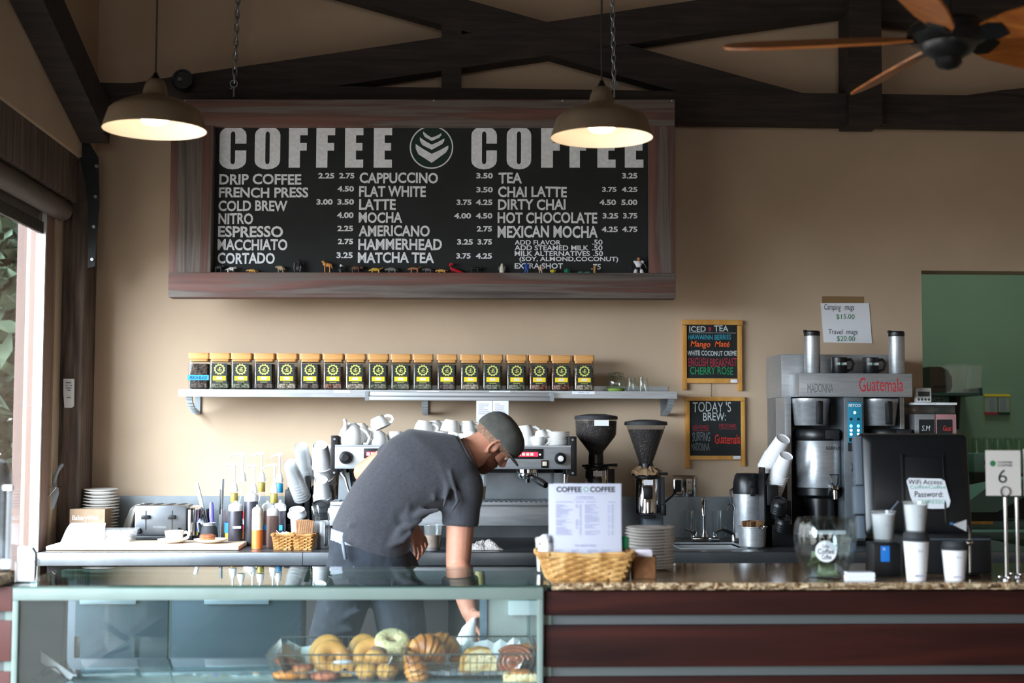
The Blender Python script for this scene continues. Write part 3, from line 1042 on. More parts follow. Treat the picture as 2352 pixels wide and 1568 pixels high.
tb.ell((-8, 0, 2.4), (7, 4, 2.4)).ell((8, 0, 2.4), (7, 4, 2.2)).tube([(-8, 0, 3), (8, 0, 3)], .8, 6)
solo('toy_goggles', tb, T_['teal'], 'tiny flat teal pair of discs lying on the menu ledge', 'toy', toy_loc(1342), -BA, 'toy figures on the menu board ledge')
solo('toy_totem', MB(TU).lathe([(0, 0), (3.4, 0), (3, 5), (3.6, 8), (2.8, 12), (3.4, 15), (2.6, 18), (0, 19)], 10), T_['gold'], 'tiny slim golden totem standing under the price .75', 'toy', toy_loc(1366), -BA, 'toy figures on the menu board ledge')
rb = thing('toy_robot', 'white and black broad shouldered toy robot at the end of the menu ledge', 'toy', toy_loc(1467, -.01), -BA, 'toy figures on the menu board ledge')
part('torso', MB(TU).tube([(0, 0, 14), (0, 0, 22), (0, 0, 28)], [5, 9, 6], 12).ell((-8, 0, 26), (5, 4, 4)).ell((8, 0, 26), (5, 4, 4)), T_['white'], rb)
part('arm', MB(TU).tube([(-11, 0, 25), (-15, -1, 20), (-17, -2, 14)], [3, 2.6, 2], 8).ell((-18, -2, 13), (3, 2.4, 3)), T_['gorilla'], rb)
part('arm', MB(TU).tube([(11, 0, 25), (15, -1, 20), (17, -2, 14)], [3, 2.6, 2], 8).ell((18, -2, 13), (3, 2.4, 3)), T_['gorilla'], rb)
part('head', MB(TU).ell((0, 0, 33), (4, 4, 4.6)), T_['raptor'], rb)
part('leg', MB(TU).tube([(-4, 0, 14), (-6, 0, 8)], [3, 3], 8), T_['gorilla'], rb)
part('leg', MB(TU).tube([(4, 0, 14), (6, 0, 8)], [3, 3], 8), T_['gorilla'], rb)
part('boot', MB(TU).tube([(-6, 0, 9), (-7, 0, 3), (-7.4, 0, 0)], [3.4, 4.4, 5], 8), T_['white'], rb)
part('boot', MB(TU).tube([(6, 0, 9), (7, 0, 3), (7.4, 0, 0)], [3.4, 4.4, 5], 8), T_['white'], rb)


# ================================================================ PENDANT LAMPS
def lamp(px, py, Y, label, top):
    p = P(px, py, Y)
    u = U(p)
    t = thing('pendant_lamp', label, 'lamp', p, 0, 'bronze pendant lamps over the counter')
    outer = [(118, 0), (115, 10), (110, 26), (104, 44), (96, 52), (78, 62), (52, 72), (31, 79), (29, 82), (26, 98), (20, 114), (15, 118), (0, 119)]
    part('shade', MB(u).lathe(outer, 56), M['bronze'], t, ang=60)
    inner = [(117, .5), (113, 10), (108, 26), (101, 42), (92, 49), (70, 59), (40, 68), (0, 71)]
    part('lining', MB(u).lathe(inner, 56), M['enamel'], t, ang=60)
    part('bulb', MB(u).lathe([(0, 12), (14, 13), (25, 16), (31, 22), (31, 30), (24, 45), (14, 60), (12, 70)], 24), M['bulb'], t)
    part('socket_cap', MB(u).lathe([(15, 116), (11, 120), (7, 127), (4, 134), (0, 135)], 16), M['black'], t)
    part('cord', MB(u).tube([(0, 0, 130), (1.5, 0, (ZC - p.z) / u)], 2.1, 8), M['black_matte'], t)
    l = bpy.data.lights.new('lamp_glow', 'POINT')
    l.energy, l.color, l.shadow_soft_size = .22, (1, .74, .45), .03
    lo_ = bpy.data.objects.new('lamp_glow', l)
    COL.objects.link(lo_)
    lo_.location = (p.x, p.y, p.z + 4 * u)


lamp(355, 299, 4.55, 'bronze pendant lamp hanging nearer the window', 0)
lamp(1382, 317, 4.55, 'bronze pendant lamp hanging in front of the menu board', 0)

# ================================================================ CEILING FAN
FY = 3.6
fp = P(2178, 96, FY)
fu = U(fp)
fan = thing('ceiling_fan', 'black ceiling fan with five orange wooden blades', 'fan', fp)
part('motor_housing', MB(fu).lathe([(0, 60), (26, 58), (40, 50), (78, 44), (92, 30), (93, 12), (84, 2), (64, -6), (60, -14), (40, -14), (0, -14)], 40), M['black'], fan)
part('switch_cup', MB(fu).lathe([(64, -6), (62, -14), (54, -26), (40, -34), (30, -40), (30, -52), (22, -60), (8, -64), (0, -66)], 32), M['black'], fan)
part('down_rod', MB(fu).tube([(0, 0, 50), (0, 0, (ZC - fp.z) / fu)], 12, 14), M['black'], fan)
for k in range(5):
    a = R(168 - 72 * k)
    T = Matrix.Rotation(a, 4, 'Z') @ Matrix.Translation((0, 0, 8)) @ Matrix.Rotation(R(-23), 4, 'X')
    pts = [(80, -24), (160, -46), (300, -58), (440, -56), (492, -40), (512, -8), (506, 22), (480, 44), (420, 56), (300, 58), (160, 46), (80, 24)]
    bld = part('blade', MB(fu).prismT(pts, -3, 3, T), M['fan_wood'], fan)
    part('blade_iron', MB(fu).prismT([(60, -14), (110, -30), (140, -20), (140, 20), (110, 30), (60, 14)], -7, -3, T), M['black'], bld)

# ================================================================ SPOTLIGHTS on the truss
for px, py, Y, ry, lab in ((420, 183, 6.2, .15, 'round black spotlight on the truss above the board frame'), (157, 207, 5.96, .9, 'round black spotlight at the corner of the truss over the window')):
    t = thing('spotlight', lab, 'light', P(px, py, Y), 0, None)
    u = U(t.location)
    Tm = Matrix.Rotation(ry, 4, 'Z') @ Matrix.Rotation(PI / 2, 4, 'X')
    part('head', MB(u).lathe([(0, -40), (18, -38), (24, -20), (24, 4), (22, 8), (19, 8), (18, 2), (0, 2)], 28, T=Tm), M['black'], t)
    part('lens', MB(u).lathe([(0, 3.5), (5, 3.2), (6, 2)], 14, c=(-7, 0, 0), T=Tm), M['chrome'], t)
    part('stem', MB(u).tube([(0, 20, 0), (0, 40, -4), (0, 75, -6)], 7, 8), M['black'], t)
# ================================================================ STEEL WALL SHELF
SY = 6.24                                       # front lip of the shelf
sh = thing('wall_shelf', 'long stainless steel shelf on brackets below the menu board', 'shelf', P(982, 896, SY))
sx0, _ = LP(sh, 410, 900)
sx1, sz1 = LP(sh, 1555, 902)
SD = YW - SY
szt = 0.0
part('tray', MB().box(sx0, sx1, 0, SD, -.006, 0).box(sx0, sx1, -.002, .003, -.032, 0).box(sx0, sx1, SD - .004, SD, 0, .030), M['steel'], sh)
SHZ = sh.location.z
for px in (440, 976, 1536):
    x, _ = LP(sh, px, 930, .1)
    b = MB()
    b.box(x - .013, x + .013, SD - .012, SD - .001, -.10, -.006)
    prev = None
    for i in range(9):
        a = PI / 2 * i / 8
        b.box(x - .013, x + .013, .03 + (SD - .04) * (1 - math.cos(a)) - .004, .03 + (SD - .04) * (1 - math.cos(a)) + .022, -.02 - .075 * math.sin(a) - .01, -.02 - .075 * math.sin(a) + .004)
    part('bracket', b, M['steel_dark'], sh)
for s, x0, x1, y0, y1 in (('BLACK TEA', 540, 590, 895, 902), ('MATE', 767, 804, 896, 902), ('GREEN TEA', 957, 1008, 897, 903), ('OOLONG', 1124, 1172, 897, 903), ('HERBAL TEA', 1314, 1366, 898, 905)):
    a = rect(sh, x0, y0, x1, y1, -.003)
    lb_ = part('name_strip', MB().box(a[0], a[1], -.0035, -.002, a[2], a[3]), M['paper'], sh)
    texts('lettering', [(s, a[0] + (a[1] - a[0]) * .28, a[0] + (a[1] - a[0]) * .75, a[2] + .003, a[3] - .003)], -.0037, M['ink_grey'], lb_)
# order rail and the slips in it
rl = thing('ticket_rail', 'aluminium order rail fixed along the front of the wall shelf', 'ticket rail', P(1055, 910, SY - .012))
a = rect(rl, 841, 899, 1270, 921)
part('rail', MB().box(a[0], a[1], -.006, .009, (a[2] + a[3]) / 2, a[3], bev=.002).box(a[0], a[1], -.012, .009, a[2], (a[2] + a[3]) / 2 - .001, bev=.003), mat('satin_aluminium', '#c4c8cc', .35, metal=.8), rl)
part('end_cap', MB().box(a[0] - .004, a[0] + .012, -.014, .009, a[2] - .001, a[3] + .001), M['steel_dark'], rl)
part('end_cap', MB().box(a[1] - .012, a[1] + .004, -.014, .009, a[2] - .001, a[3] + .001), M['steel_dark'], rl)
for px0, px1, lab in ((1094, 1131, 'white order slip hanging from the rail nearer the window'), (1132, 1168, 'white order slip hanging from the rail beside the grinders')):
    p = P((px0 + px1) / 2, 920, SY - .021)
    t = thing('order_slip', lab, 'paper', p, 0, 'order slips in the rail')
    u = U(p)
    w = (px1 - px0) / 2
    b = MB(u)
    n = 8
    A = [[b._v((sx_ * w, -2 + 9 * (i / n) ** 2, -i * 56 / n)) for sx_ in (-1, 1)] for i in range(n + 1)]
    Bk = [[b._v((sx_ * w, -1.6 + 9 * (i / n) ** 2, -i * 56 / n)) for sx_ in (-1, 1)] for i in range(n + 1)]
    for i in range(n):
        b._f([A[i][0], A[i][1], A[i + 1][1], A[i + 1][0]])
        b._f([Bk[i][1], Bk[i][0], Bk[i + 1][0], Bk[i + 1][1]])
    part('sheet', b, M['paper'], t, ang=180)
    q = MB(u)
    for k in range(6):
        z = -8 - k * 4.4
        q.box(-w * .75, w * random.uniform(-.1, .7), -2.6, -2.3 + (-z / 56) ** 2 * 0, z, z + 1.0)
    part('handwriting', q, M['ink_grey'], t)

# ================================================================ TEA JARS
jx = [(436, 482), (484, 530), (532, 580), (585, 632), (636, 685), (690, 738), (742, 790), (794, 840), (845, 893), (897, 945), (947, 996), (1003, 1050), (1056, 1104), (1107, 1155), (1161, 1209), (1213, 1260), (1263, 1311), (1315, 1364)]
JY = SY + .055 + .03
ju = U(P(900, 850, JY))
fill = ['tea', 'tea_green', 'tea_green', 'tea', 'tea_pale', 'tea', 'tea_red', 'tea_pale', 'tea_green', 'tea_green', 'tea_green', 'tea', 'tea_pale', 'tea_green', 'tea_green', 'tea_red', 'tea_red', 'tea_pale']


def ring2(r0, r1, n=24, rot=0):
    return [(r1 * math.cos(2 * PI * i / n + rot), r1 * math.sin(2 * PI * i / n + rot)) for i in range(n)], [(r0 * math.cos(2 * PI * i / n + rot), r0 * math.sin(2 * PI * i / n + rot)) for i in range(n)]


def rrect(w, d, r, n=4):
    o = []
    for cx_, cy_, a0 in ((w - r, d - r, 0), (-w + r, d - r, 90), (-w + r, -d + r, 180), (w - r, -d + r, 270)):
        for i in range(n + 1):
            a = R(a0 + 90 * i / n)
            o.append((cx_ + r * math.cos(a), cy_ + r * math.sin(a)))
    return o


def make_jar(fm, taped):
    t = thing('tea_jar', 'x', 'jar', (0, 0, 0), 0, 'square tea jars on the wall shelf')
    b = MB(ju)
    sh_ = [rrect(19, 19, 4), rrect(23, 23, 5), rrect(23, 23, 5), rrect(21.5, 21.5, 5)]
    b.loft([[(x, y, z) for x, y in s] for s, z in zip(sh_, (0, 4, 62, 68))], cap=False)
    b.prismT(rrect(19, 19, 4), 0, 1.5)
    part('glass_body', b, M['glass'], t)
    f = MB(ju)
    top = random.uniform(50, 62)
    f.loft([[(x, y, z) for x, y in s] for s, z in zip([rrect(18, 18, 4), rrect(21, 21, 4.5), rrect(21, 21, 4.5)], (2.2, 5, top))])
    part('tea_filling', f, M[fm], t)
    l = MB(ju)
    l.prismT(rrect(23.6, 23.6, 4), 69.5, 83)
    l.prismT(rrect(21, 21, 4), 64, 69.5)
    part('bamboo_lid', l, M['bamboo'], t)
    if taped:
        tp = part('tape', MB(ju).box(-24, 23.6, -24.2, -23.3, 21, 32.5), M['tape_blue'], t, label='blue masking tape with handwriting')
        texts('lettering', [('PEACH BLACK', -19 * ju, 20 * ju, 23 * ju, 30.5 * ju)], -24.5 * ju, M['ink'], tp, bold=.01, shear=.15)
    else:
        lb_ = part('black_label', MB(ju).box(-17.5, 17.5, -23.9, -23.3, 15, 59), M['label_black'], t)
        T = Matrix.Translation((0, -24.1, 46)) @ Matrix.Rotation(PI / 2, 4, 'X')
        e = MB(ju)
        n = 24
        o = [((13.2 if i % 2 else 10.6) * math.cos(2 * PI * i / n), (13.2 if i % 2 else 10.6) * math.sin(2 * PI * i / n)) for i in range(n)]
        i_ = [(8.6 * math.cos(2 * PI * i / n), 8.6 * math.sin(2 * PI * i / n)) for i in range(n)]
        A = [e._v((x, y, 0), T) for x, y in o]
        B = [e._v((x, y, 0), T) for x, y in i_]
        for k in range(n):
            j = (k + 1) % n
            e._f([A[k], A[j], B[j], B[k]])
        for (ax, az, bx_, bz) in ((0, -5, 0, 5.5), (-5, 0, 0, 0), (0, 2.5, 4, 4), (0, 0, 5, -1.5), (-4, -4, -1, -3), (1, -4.5, 4.5, -4)):
            dx, dz = bx_ - ax, bz - az
            l_ = math.hypot(dx, dz)
            nx, nz = -dz / l_ * .7, dx / l_ * .7
            e._f([e._v((p_, q_, 0), T) for p_, q_ in ((ax - nx, az - nz), (ax + nx, az + nz), (bx_ + nx, bz + nz), (bx_ - nx, bz - nz))])
        part('emblem', e, M['label_lime'], lb_, ang=0)
        part('name_plate', MB(ju).box(-14.5, 14.5, -24.3, -23.8, 20.5, 31), M['label_yellow'], lb_)
        part('name_plate_text', MB(ju).box(-6.5, 6.5, -24.45, -24.2, 23, 29), M['cream'], lb_)
        part('small_print', MB(ju).box(-8, 8, -24.2, -23.8, 17, 18), M['label_lime'], lb_)
    return t


jars = {}
for i, (x0, x1) in enumerate(jx):
    p = at((x0 + x1) / 2, JY, SHZ)
    k = 'tape' if i == 0 else fill[i]
    lab = 'square tea jar with blue tape reading PEACH BLACK at the window end of the shelf' if i == 0 else 'square tea jar with bamboo lid, %s from the window end of the wall shelf' % ORD[i]
    if i == 17:
        lab = 'square tea jar with bamboo lid, last of the row beside the clip top jar'
    if k in jars:
        t = dup(jars[k], p, random.uniform(-.02, .02), lab)
    else:
        t = jars[k] = make_jar(fill[i], i == 0)
        t.location, t['label'] = p, lab
# small glass jars at the end of the shelf
p = at(1415, SY + .09, SHZ)
u = U(p)
cj = thing('clip_top_jar', 'small clip top glass jar with green powder at the bottom', 'jar', p)
part('glass_body', MB(u).lathe([(0, 0), (19, 0), (22, 4), (22, 27), (20, 33), (17, 35), (17, 37)], 28), M['glass_green'], cj)
part('powder', MB(u).lathe([(0, 1), (18, 1), (20, 4), (20.5, 7), (12, 9), (0, 8)], 24), M['matcha'], cj)
part('glass_lid', MB(u).lathe([(0, 45), (10, 45), (18, 43), (19, 38), (17, 37.5)], 28), M['glass_green'], cj)
cl = MB(u)
cl.tube([Vector((18 * math.cos(2 * PI * i / 24), 18 * math.sin(2 * PI * i / 24), 35.5)) for i in range(24)], .8, 6, True)
cl.tube([(-5, -18, 34), (-6, -20, 40), (0, -21, 45), (6, -20, 40), (5, -18, 34)], .8, 6)
part('wire_clip', cl, M['chrome'], cj)
tg = None
for px, dy, lab in ((1450, .13, 'small upside down tumbler behind the clip top jar'), (1477, .10, 'upside down shot glass at the end of the wall shelf')):
    p = at(px, SY + dy, SHZ)
    if tg is None:
        tg = solo('drinking_glass', MB(u).lathe([(14, 0), (14.4, 1), (11.5, 26), (11, 34), (0, 34.4), (0, 32), (10, 31), (13, 1), (14, 0)], 24), M['glass'], lab, 'glass', p, 0, 'small glasses on the wall shelf')
    else:
        g2 = dup(tg, p, 0, lab)

# ================================================================ SMALL CHALKBOARDS on the wall
CY = YW - .012


def sign(px0, py0, px1, py1, ppl, label):
    t = thing('chalkboard_sign', label, 'chalkboard', P((px0 + px1) / 2, (py0 + py1) / 2, CY), 0, None)
    return t


def fbar(t, x0, y0, x1, y1, name='frame'):
    a = rect(t, x0, y0, x1, y1, -.012)
    return part(name, MB().box(a[0], a[1], -.014, .010, a[2], a[3], bev=.002), M['pine'], t)


t = sign(1568, 735, 1706, 880, 0, 'pine framed chalkboard listing iced teas, upper of the two wall signs')
a = rect(t, 1574, 742, 1700, 876)
part('chalk_panel', MB().box(a[0], a[1], -.004, .006, a[2], a[3]), M['chalk'], t)
fbar(t, 1568, 734, 1706, 746)
fbar(t, 1578, 868, 1694, 880)
fbar(t, 1568, 747, 1578, 895)
fbar(t, 1694, 747, 1705, 897)
a = rect(t, 1678, 871, 1694, 879, -.015)
part('chalk_stub', MB().box(a[0], a[1], -.018, -.012, a[2], a[3], bev=.001), M['paper'], t)


def tl(t, s, x0, y0, x1, y1):
    return (s, *rect(t, x0, y0, x1, y1, -.005))


texts('lettering', [tl(t, 'ICED', 1583, 749, 1621, 762), tl(t, 'TEA', 1640, 747, 1673, 761), tl(t, 'WHITE COCONUT CREME', 1578, 805, 1692, 817)], -.0052, M['chalk_white'], t, bold=.012, wob=.04)
a = rect(t, 1582, 763.5, 1690, 765, -.005)
part('underline', MB().box(a[0], a[1], -.0055, -.004, a[2], a[3]), M['chalk_white'], t)
a = rect(t, 1627, 751, 1634, 761, -.005)
cup = MB()
cup.prism([(a[0], a[3]), (a[1], a[3]), (a[1] - .003, a[2]), (a[0] + .003, a[2])], -.0056, -.004)
part('cup_doodle', cup, M['chalk_red'], t)
texts('lettering', [tl(t, 'HAWAIINN BERRIES', 1581, 768, 1679, 780)], -.0052, M['chalk_blue'], t, bold=.008, wob=.04)
texts('lettering', [tl(t, 'Mango  Maté', 1586, 783, 1676, 801)], -.0052, M['chalk_orange'], t, bold=.012, shear=.2, wob=.03)
texts('lettering', [tl(t, 'ENGLISH BREAKFAST', 1581, 822, 1692, 842)], -.0052, M['chalk_red'], t, bold=.006, wob=.05)
texts('lettering', [tl(t, 'CHERRY ROSE', 1585, 842, 1684, 860)], -.0052, M['chalk_green'], t, bold=.008, wob=.05)
u = U(t.location)
x, z = LP(t, 1634, 884)
lk = MB()
pz = [LP(t, 1634 + (1.5 if k % 2 else -1), 880 + k * 3.4, -.004) for k in range(10)]
lk.tube([(q[0], -.004, q[1]) for q in pz], .0016, 6)
solo('twisted_string', lk, M['iron'], 'short dark twisted link cord between the two wall chalkboards', 'cord', t.location)
t2 = sign(1575, 910, 1712, 1060, 0, 'pine framed chalkboard naming the brew of the day, lower wall sign')
t = t2
a = rect(t, 1582, 918, 1704, 1050)
part('chalk_panel', MB().box(a[0], a[1], -.004, .006, a[2], a[3]), M['chalk'], t)
fbar(t, 1574, 911, 1711, 921)
fbar(t, 1585, 1046, 1702, 1056)
fbar(t, 1574, 921.5, 1585, 1075)
fbar(t, 1702, 921.5, 1712, 1070)
a = rect(t, 1684, 1047, 1701, 1054, -.015)
part('chalk_stub', MB().box(a[0], a[1], -.018, -.012, a[2], a[3], bev=.001), M['paper'], t)
texts('lettering', [tl(t, "TODAY 'S", 1591, 922, 1679, 946), tl(t, 'BREW:', 1615, 947, 1667, 966)], -.0052, M['chalk_white'], t, bold=.0, wob=.03)
texts('lettering', [tl(t, 'SURFING', 1590, 992, 1631, 1013), tl(t, 'MADONNA', 1588, 1017, 1630, 1035)], -.0052, M['chalk_grey'], t, wob=.04)
texts('lettering', [tl(t, 'LIGHT/MED', 1590, 976, 1629, 986), tl(t, 'MED/DARK', 1652, 973, 1691, 982)], -.0052, M['chalk_red'], t, wob=.04)
for x0, x1, y in ((1590, 1630, 988), (1652, 1693, 984)):
    a = rect(t, x0, y, x1, y + 1.1, -.005)
    part('underline', MB().box(a[0], a[1], -.0055, -.004, a[2], a[3]), M['chalk_red'], t)
texts('lettering', [tl(t, 'Guatemala', 1642, 997, 1700, 1019)], -.0052, M['chalk_scarlet'], t, bold=.01, wob=.03)

# ================================================================ PAPER NOTICE above the brewer
nt = thing('paper_notice', 'white taped notice with mug prices above the coffee brewer', 'notice', P(1943, 735, YW - .004))


def npt(x, y, yy=0.0):
    q = LP(nt, x, y, yy)
    return (q[0], yy, q[1])


b = MB()
ring = [npt(1885, 696), npt(1996, 696), npt(2003, 788), npt(1892, 786)]
V = [b._v(p_) for p_ in ring]
V2 = [b._v((p_[0], .002, p_[2])) for p_ in ring]
b._f(V)
b._f(V2[::-1])
for i in range(4):
    b._f([V[i], V2[i], V2[(i + 1) % 4], V[(i + 1) % 4]])
part('sheet', b, M['paper'], nt)
a = rect(nt, 1888, 680, 1985, 697, .001)
part('clear_tape', MB().box(a[0], a[1], .001, .0025, a[2], a[3]), glass('amber_clear_tape', (.86, .82, .74), 1.3), nt)


def nl(s, x0, y0, x1, y1):
    return (s, *rect(nt, x0, y0, x1, y1, -.001))


texts('lettering', [nl('Camping   mugs', 1893, 698, 1962, 716), nl('Travel  mugs', 1903, 756, 1970, 771)], -.001, M['ink'], nt, shear=.1, wob=.03)
texts('lettering', [nl('$15.00', 1921, 721, 1963, 734), nl('$20.00', 1922, 771, 1964, 785)], -.001, M['ink_green'], nt, bold=.004, wob=.03)

# ================================================================ WALL OUTLET with plug and cable
ot = thing('wall_outlet', 'metal plated double wall outlet with one cable plugged in', 'outlet', P(1572, 1116, YW - .006))
a = rect(ot, 1546, 1091, 1598, 1142)
part('cover_plate', MB().box(a[0], a[1], -.004, .006, a[2], a[3], bev=.003), M['chrome'], ot)
for x0, x1 in ((1553, 1567), (1576, 1589)):
    c_ = rect(ot, x0, 1099, x1, 1134)
    sk = part('socket', MB().box(c_[0], c_[1], -.0065, 0, c_[2], c_[3], bev=.002), M['cream'], ot)
    for yy in (1105, 1124):
        h = rect(ot, x0 + 4, yy, x0 + 5.5, yy + 4)
        h2 = rect(ot, x0 + 8.5, yy, x0 + 10, yy + 4)
        part('slot', MB().box(h[0], h[1], -.0068, -.005, h[2], h[3]).box(h2[0], h2[1], -.0068, -.005, h2[2], h2[3]), M['black'], sk)
cb = MB()
q0 = LP(ot, 1558, 1114, -.02)
cb.box(q0[0] - .014, q0[0] + .012, -.03, -.0068, q0[1] - .03, q0[1] + .024, bev=.004)
q1 = [LP(ot, x, y, -.02) for x, y in ((1556, 1120), (1545, 1138), (1528, 1152), (1515, 1166))]
cb.tube([(q[0], -.022, q[1]) for q in q1], .004, 8)
part('plug_and_cable', cb, M['rubber'], ot)

# ================================================================ REMOTE and SCOOP on the post
rm = thing('remote_control', 'white wall remote control on the timber post', 'remote', P(158, 903, 6.276))
u = U(rm.location)
part('body', MB(u).prism([(-11, 33), (13, 33), (13.5, -30), (9, -33), (-7, -33), (-10, -3)], -8, 0), M['white_plastic'], rm)
for x0, x1, y in ((-5, 7, 23), (-5, -2, 17), (1, 3, 17), (6, 9, 17), (-5, 8, 11), (-1, 6, 6), (-2, 7, -11)):
    part('button', MB(u).box(x0, x1, -9, -8, y, y + 2), M['grey_plastic'], rm)
hd = thing('scoop_holder', 'bent wire holder on the timber post for the ice scoop', 'holder', P(112, 1140, 6.2))
u = U(hd.location)
part('wire_frame', MB(u).tube([(-26, 30, 20), (-26, -20, 19), (22, -20, 22), (22, 30, 22)], 1.2, 6).tube([(24, -18, 22), (20, -20, 20), (-22, -18, -30), (-26, 30, -28)], 1.2, 6).tube([(20, 6, 20), (-22, 6, -30)], 1.2, 6), M['chrome'], hd)
sc = thing('ice_scoop', 'grey plastic ice scoop standing in the wire holder by the window', 'scoop', P(112, 1140, 6.2))
T = Matrix.Rotation(R(17), 4, 'Y')
b = MB(u)
rr = []
for z, r, d in ((-34, 15, 5), (-20, 20, 10), (0, 21, 12), (14, 20, 12), (26, 14, 9), (33, 5, 5)):
    rr.append([T @ Vector((r * math.cos(a_), d * math.sin(a_), z)) for a_ in [2 * PI * k / 16 for k in range(16)]])
b.loft(rr)
part('bowl', b, M['scoop'], sc)
part('handle', MB(u).tube([(0, 0, 30), (0, 0, 46), (1, 0, 62), (4, 0, 74), (8, 0, 80)], [4, 4.6, 4.2, 4.6, 3.4], 10, T=T), M['scoop'], sc)
# ================================================================ BACK COUNTER (steel worktop, cabinets, sink)
BY0 = 5.70
CX0, CX1 = at(82, BY0, CB).x, XO + .25
ct = thing('back_counter', 'long stainless steel worktop with cabinets along the back wall', 'counter', (0, BY0, 0))
# sink cut-out in the worktop
KX0, KX1 = at(1560, 5.95, CB).x, at(1698, 5.95, CB).x
KY0, KY1 = .16, .42
wt = MB()
D = YW - .004 - BY0
for x0, x1, y0, y1 in ((CX0, KX0, 0, .575), (XP1 + .002, KX0, .575, D), (KX1, CX1, 0, D), (KX0, KX1, 0, KY0), (KX0, KX1, KY1, D)):
    wt.box(x0, x1, y0, y1, CB - .004, CB)
wt.box(CX0, CX1, -.004, .02, CB - .052, CB, bev=.003)
wt.box(CX0, CX0 + .012, 0, .575, CB - .052, CB)
part('worktop', wt, M['steel_top'], ct)
part('joint', MB().box(at(695, BY0, CB).x - .0012, at(695, BY0, CB).x + .0012, -.005, .0, CB - .052, CB + .0005), M['iron'], ct)
bsz = P(900, 1139, YW).z
part('backsplash', MB().box(XP1 + .01, XO - .02, D - .006, D, CB, bsz), M['steel_dark'], ct)
sk = MB()
sk.box(KX0, KX1, KY0, KY1, CB - .16, CB - .15).box(KX0 - .004, KX0, KY0, KY1, CB - .16, CB).box(KX1, KX1 + .004, KY0, KY1, CB - .16, CB).box(KX0, KX1, KY0 - .004, KY0, CB - .16, CB).box(KX0, KX1, KY1, KY1 + .004, CB - .16, CB)
rim = [(KX0 - .012, KY0 - .012), (KX1 + .012, KY0 - .012), (KX1 + .012, KY1 + .012), (KX0 - .012, KY1 + .012)]
sk.tube([(x, y, CB + .002) for x, y in rim], .004, 8, True)
part('sink_basin', sk, M['steel'], ct)
part('carcass', MB().box(CX0 + .03, CX1, .06, .57, .1, CB - .17).box(XP1 + .01, CX1, .57, D, .1, CB - .17).box(XP1 + .01, KX0 - .02, .06, D, CB - .17, CB - .056).box(KX1 + .02, CX1, .06, D, CB - .17, CB - .056), M['dark_void'], ct)
DZ1 = CB - .085
for x0, x1, hx0, hx1 in ((150, 386, 180, 310), (391, 694, 467, 616)):
    a0, a1 = at(x0, BY0 + .03, .7).x, at(x1, BY0 + .03, .7).x
    dr = part('fridge_door', MB().box(a0, a1, .03, .06, .14, DZ1, bev=.004), M['fridge'], ct)
    h0, h1 = at(hx0, BY0, .7).x, at(hx1, BY0, .7).x
    hz = P((hx0 + hx1) / 2, 1379, BY0 + .02).z
    part('door_handle', MB().box(h0, h1, .012, .03, hz - .014, hz + .014, bev=.003), M['steel'], dr)
for x0, x1, m_ in ((699, 1030, 'dark_void'), (1105, 1260, 'beige_panel'), (1265, 1560, 'beige_panel'), (1565, 1860, 'fridge'), (1865, 2100, 'fridge')):
    a0, a1 = at(x0, BY0 + .03, .7).x, at(x1, BY0 + .03, .7).x
    dr = part('cabinet_door', MB().box(a0, a1, .03, .06, .14, DZ1, bev=.004), M[m_], ct)
    part('door_handle', MB().box((a0 + a1) / 2 - .06, (a0 + a1) / 2 + .06, .012, .03, DZ1 - .05, DZ1 - .03, bev=.003), M['steel'], dr)
part('plinth', MB().box(XP1 + .01, CX1, .08, D, 0, .1), M['black'], ct)

# ================================================================ FRONT COUNTER: granite slab, boarded bar front
SX0 = at(1268, 4.0, CS).x
SX1 = 3.4
SLY0, SLY1 = 4.0, PZ(1800, 1293, CS).y
slab = thing('granite_counter', 'polished brown granite counter top with a rough split front edge', 'counter top', (SX0, SLY0, CS))
zt = P(1800, 1354, 4.0).z - CS
b = MB()
b.box(0, SX1 - SX0, .004, SLY1 - SLY0, zt, 0)
part('slab', b, M['granite'], slab)
e = MB()
n = 150
A, Bq = [], []
for i in range(n + 1):
    x = (SX1 - SX0) * i / n
    A.append([e._v((x, .004 + (random.uniform(-.012, .004) if j not in (0, 4) else 0) - (.004 if j == 2 else 0), zt * j / 4 + (random.uniform(-.002, .002) if j in (0, 4) else 0) * (j == 4))) for j in range(5)])
for i in range(n):
    for j in range(4):
        e._f([A[i][j], A[i + 1][j], A[i + 1][j + 1], A[i][j + 1]])
part('split_edge', e, M['granite_edge'], slab, ang=20)
FYB = 4.03
bar = thing('bar_facade', 'dark red brown horizontal boards with metal strips below the granite', 'bar front', (0, FYB, 0))
XB0 = P(1250, 1450, FYB).x


def zf(py):
    return P(1800, py, FYB).z


for y0, y1 in ((1357, 1411.5), (1434, 1529.5), (1552, 1660), (1682, 1790), (1812, 1950)):
    part('board', MB().box(XB0, SX1, -.0, .022, zf(y1), zf(y0), bev=.002), M['mahogany'], bar)
for y0, y1 in ((1411.5, 1434), (1529.5, 1552), (1660, 1682), (1790, 1812)):
    part('metal_strip', MB().box(XB0 + .022, SX1, .016, .03, zf(y1), zf(y0)), M['strip'], bar)
    part('strip_end', MB().box(XB0, XB0 + .021, .012, .03, zf(y1), zf(y0)), M['rail'], bar)
part('carcass', MB().box(XB0 + .012, SX1, .03, .50, .02, CS + zt - .001), M['dark_void'], bar)

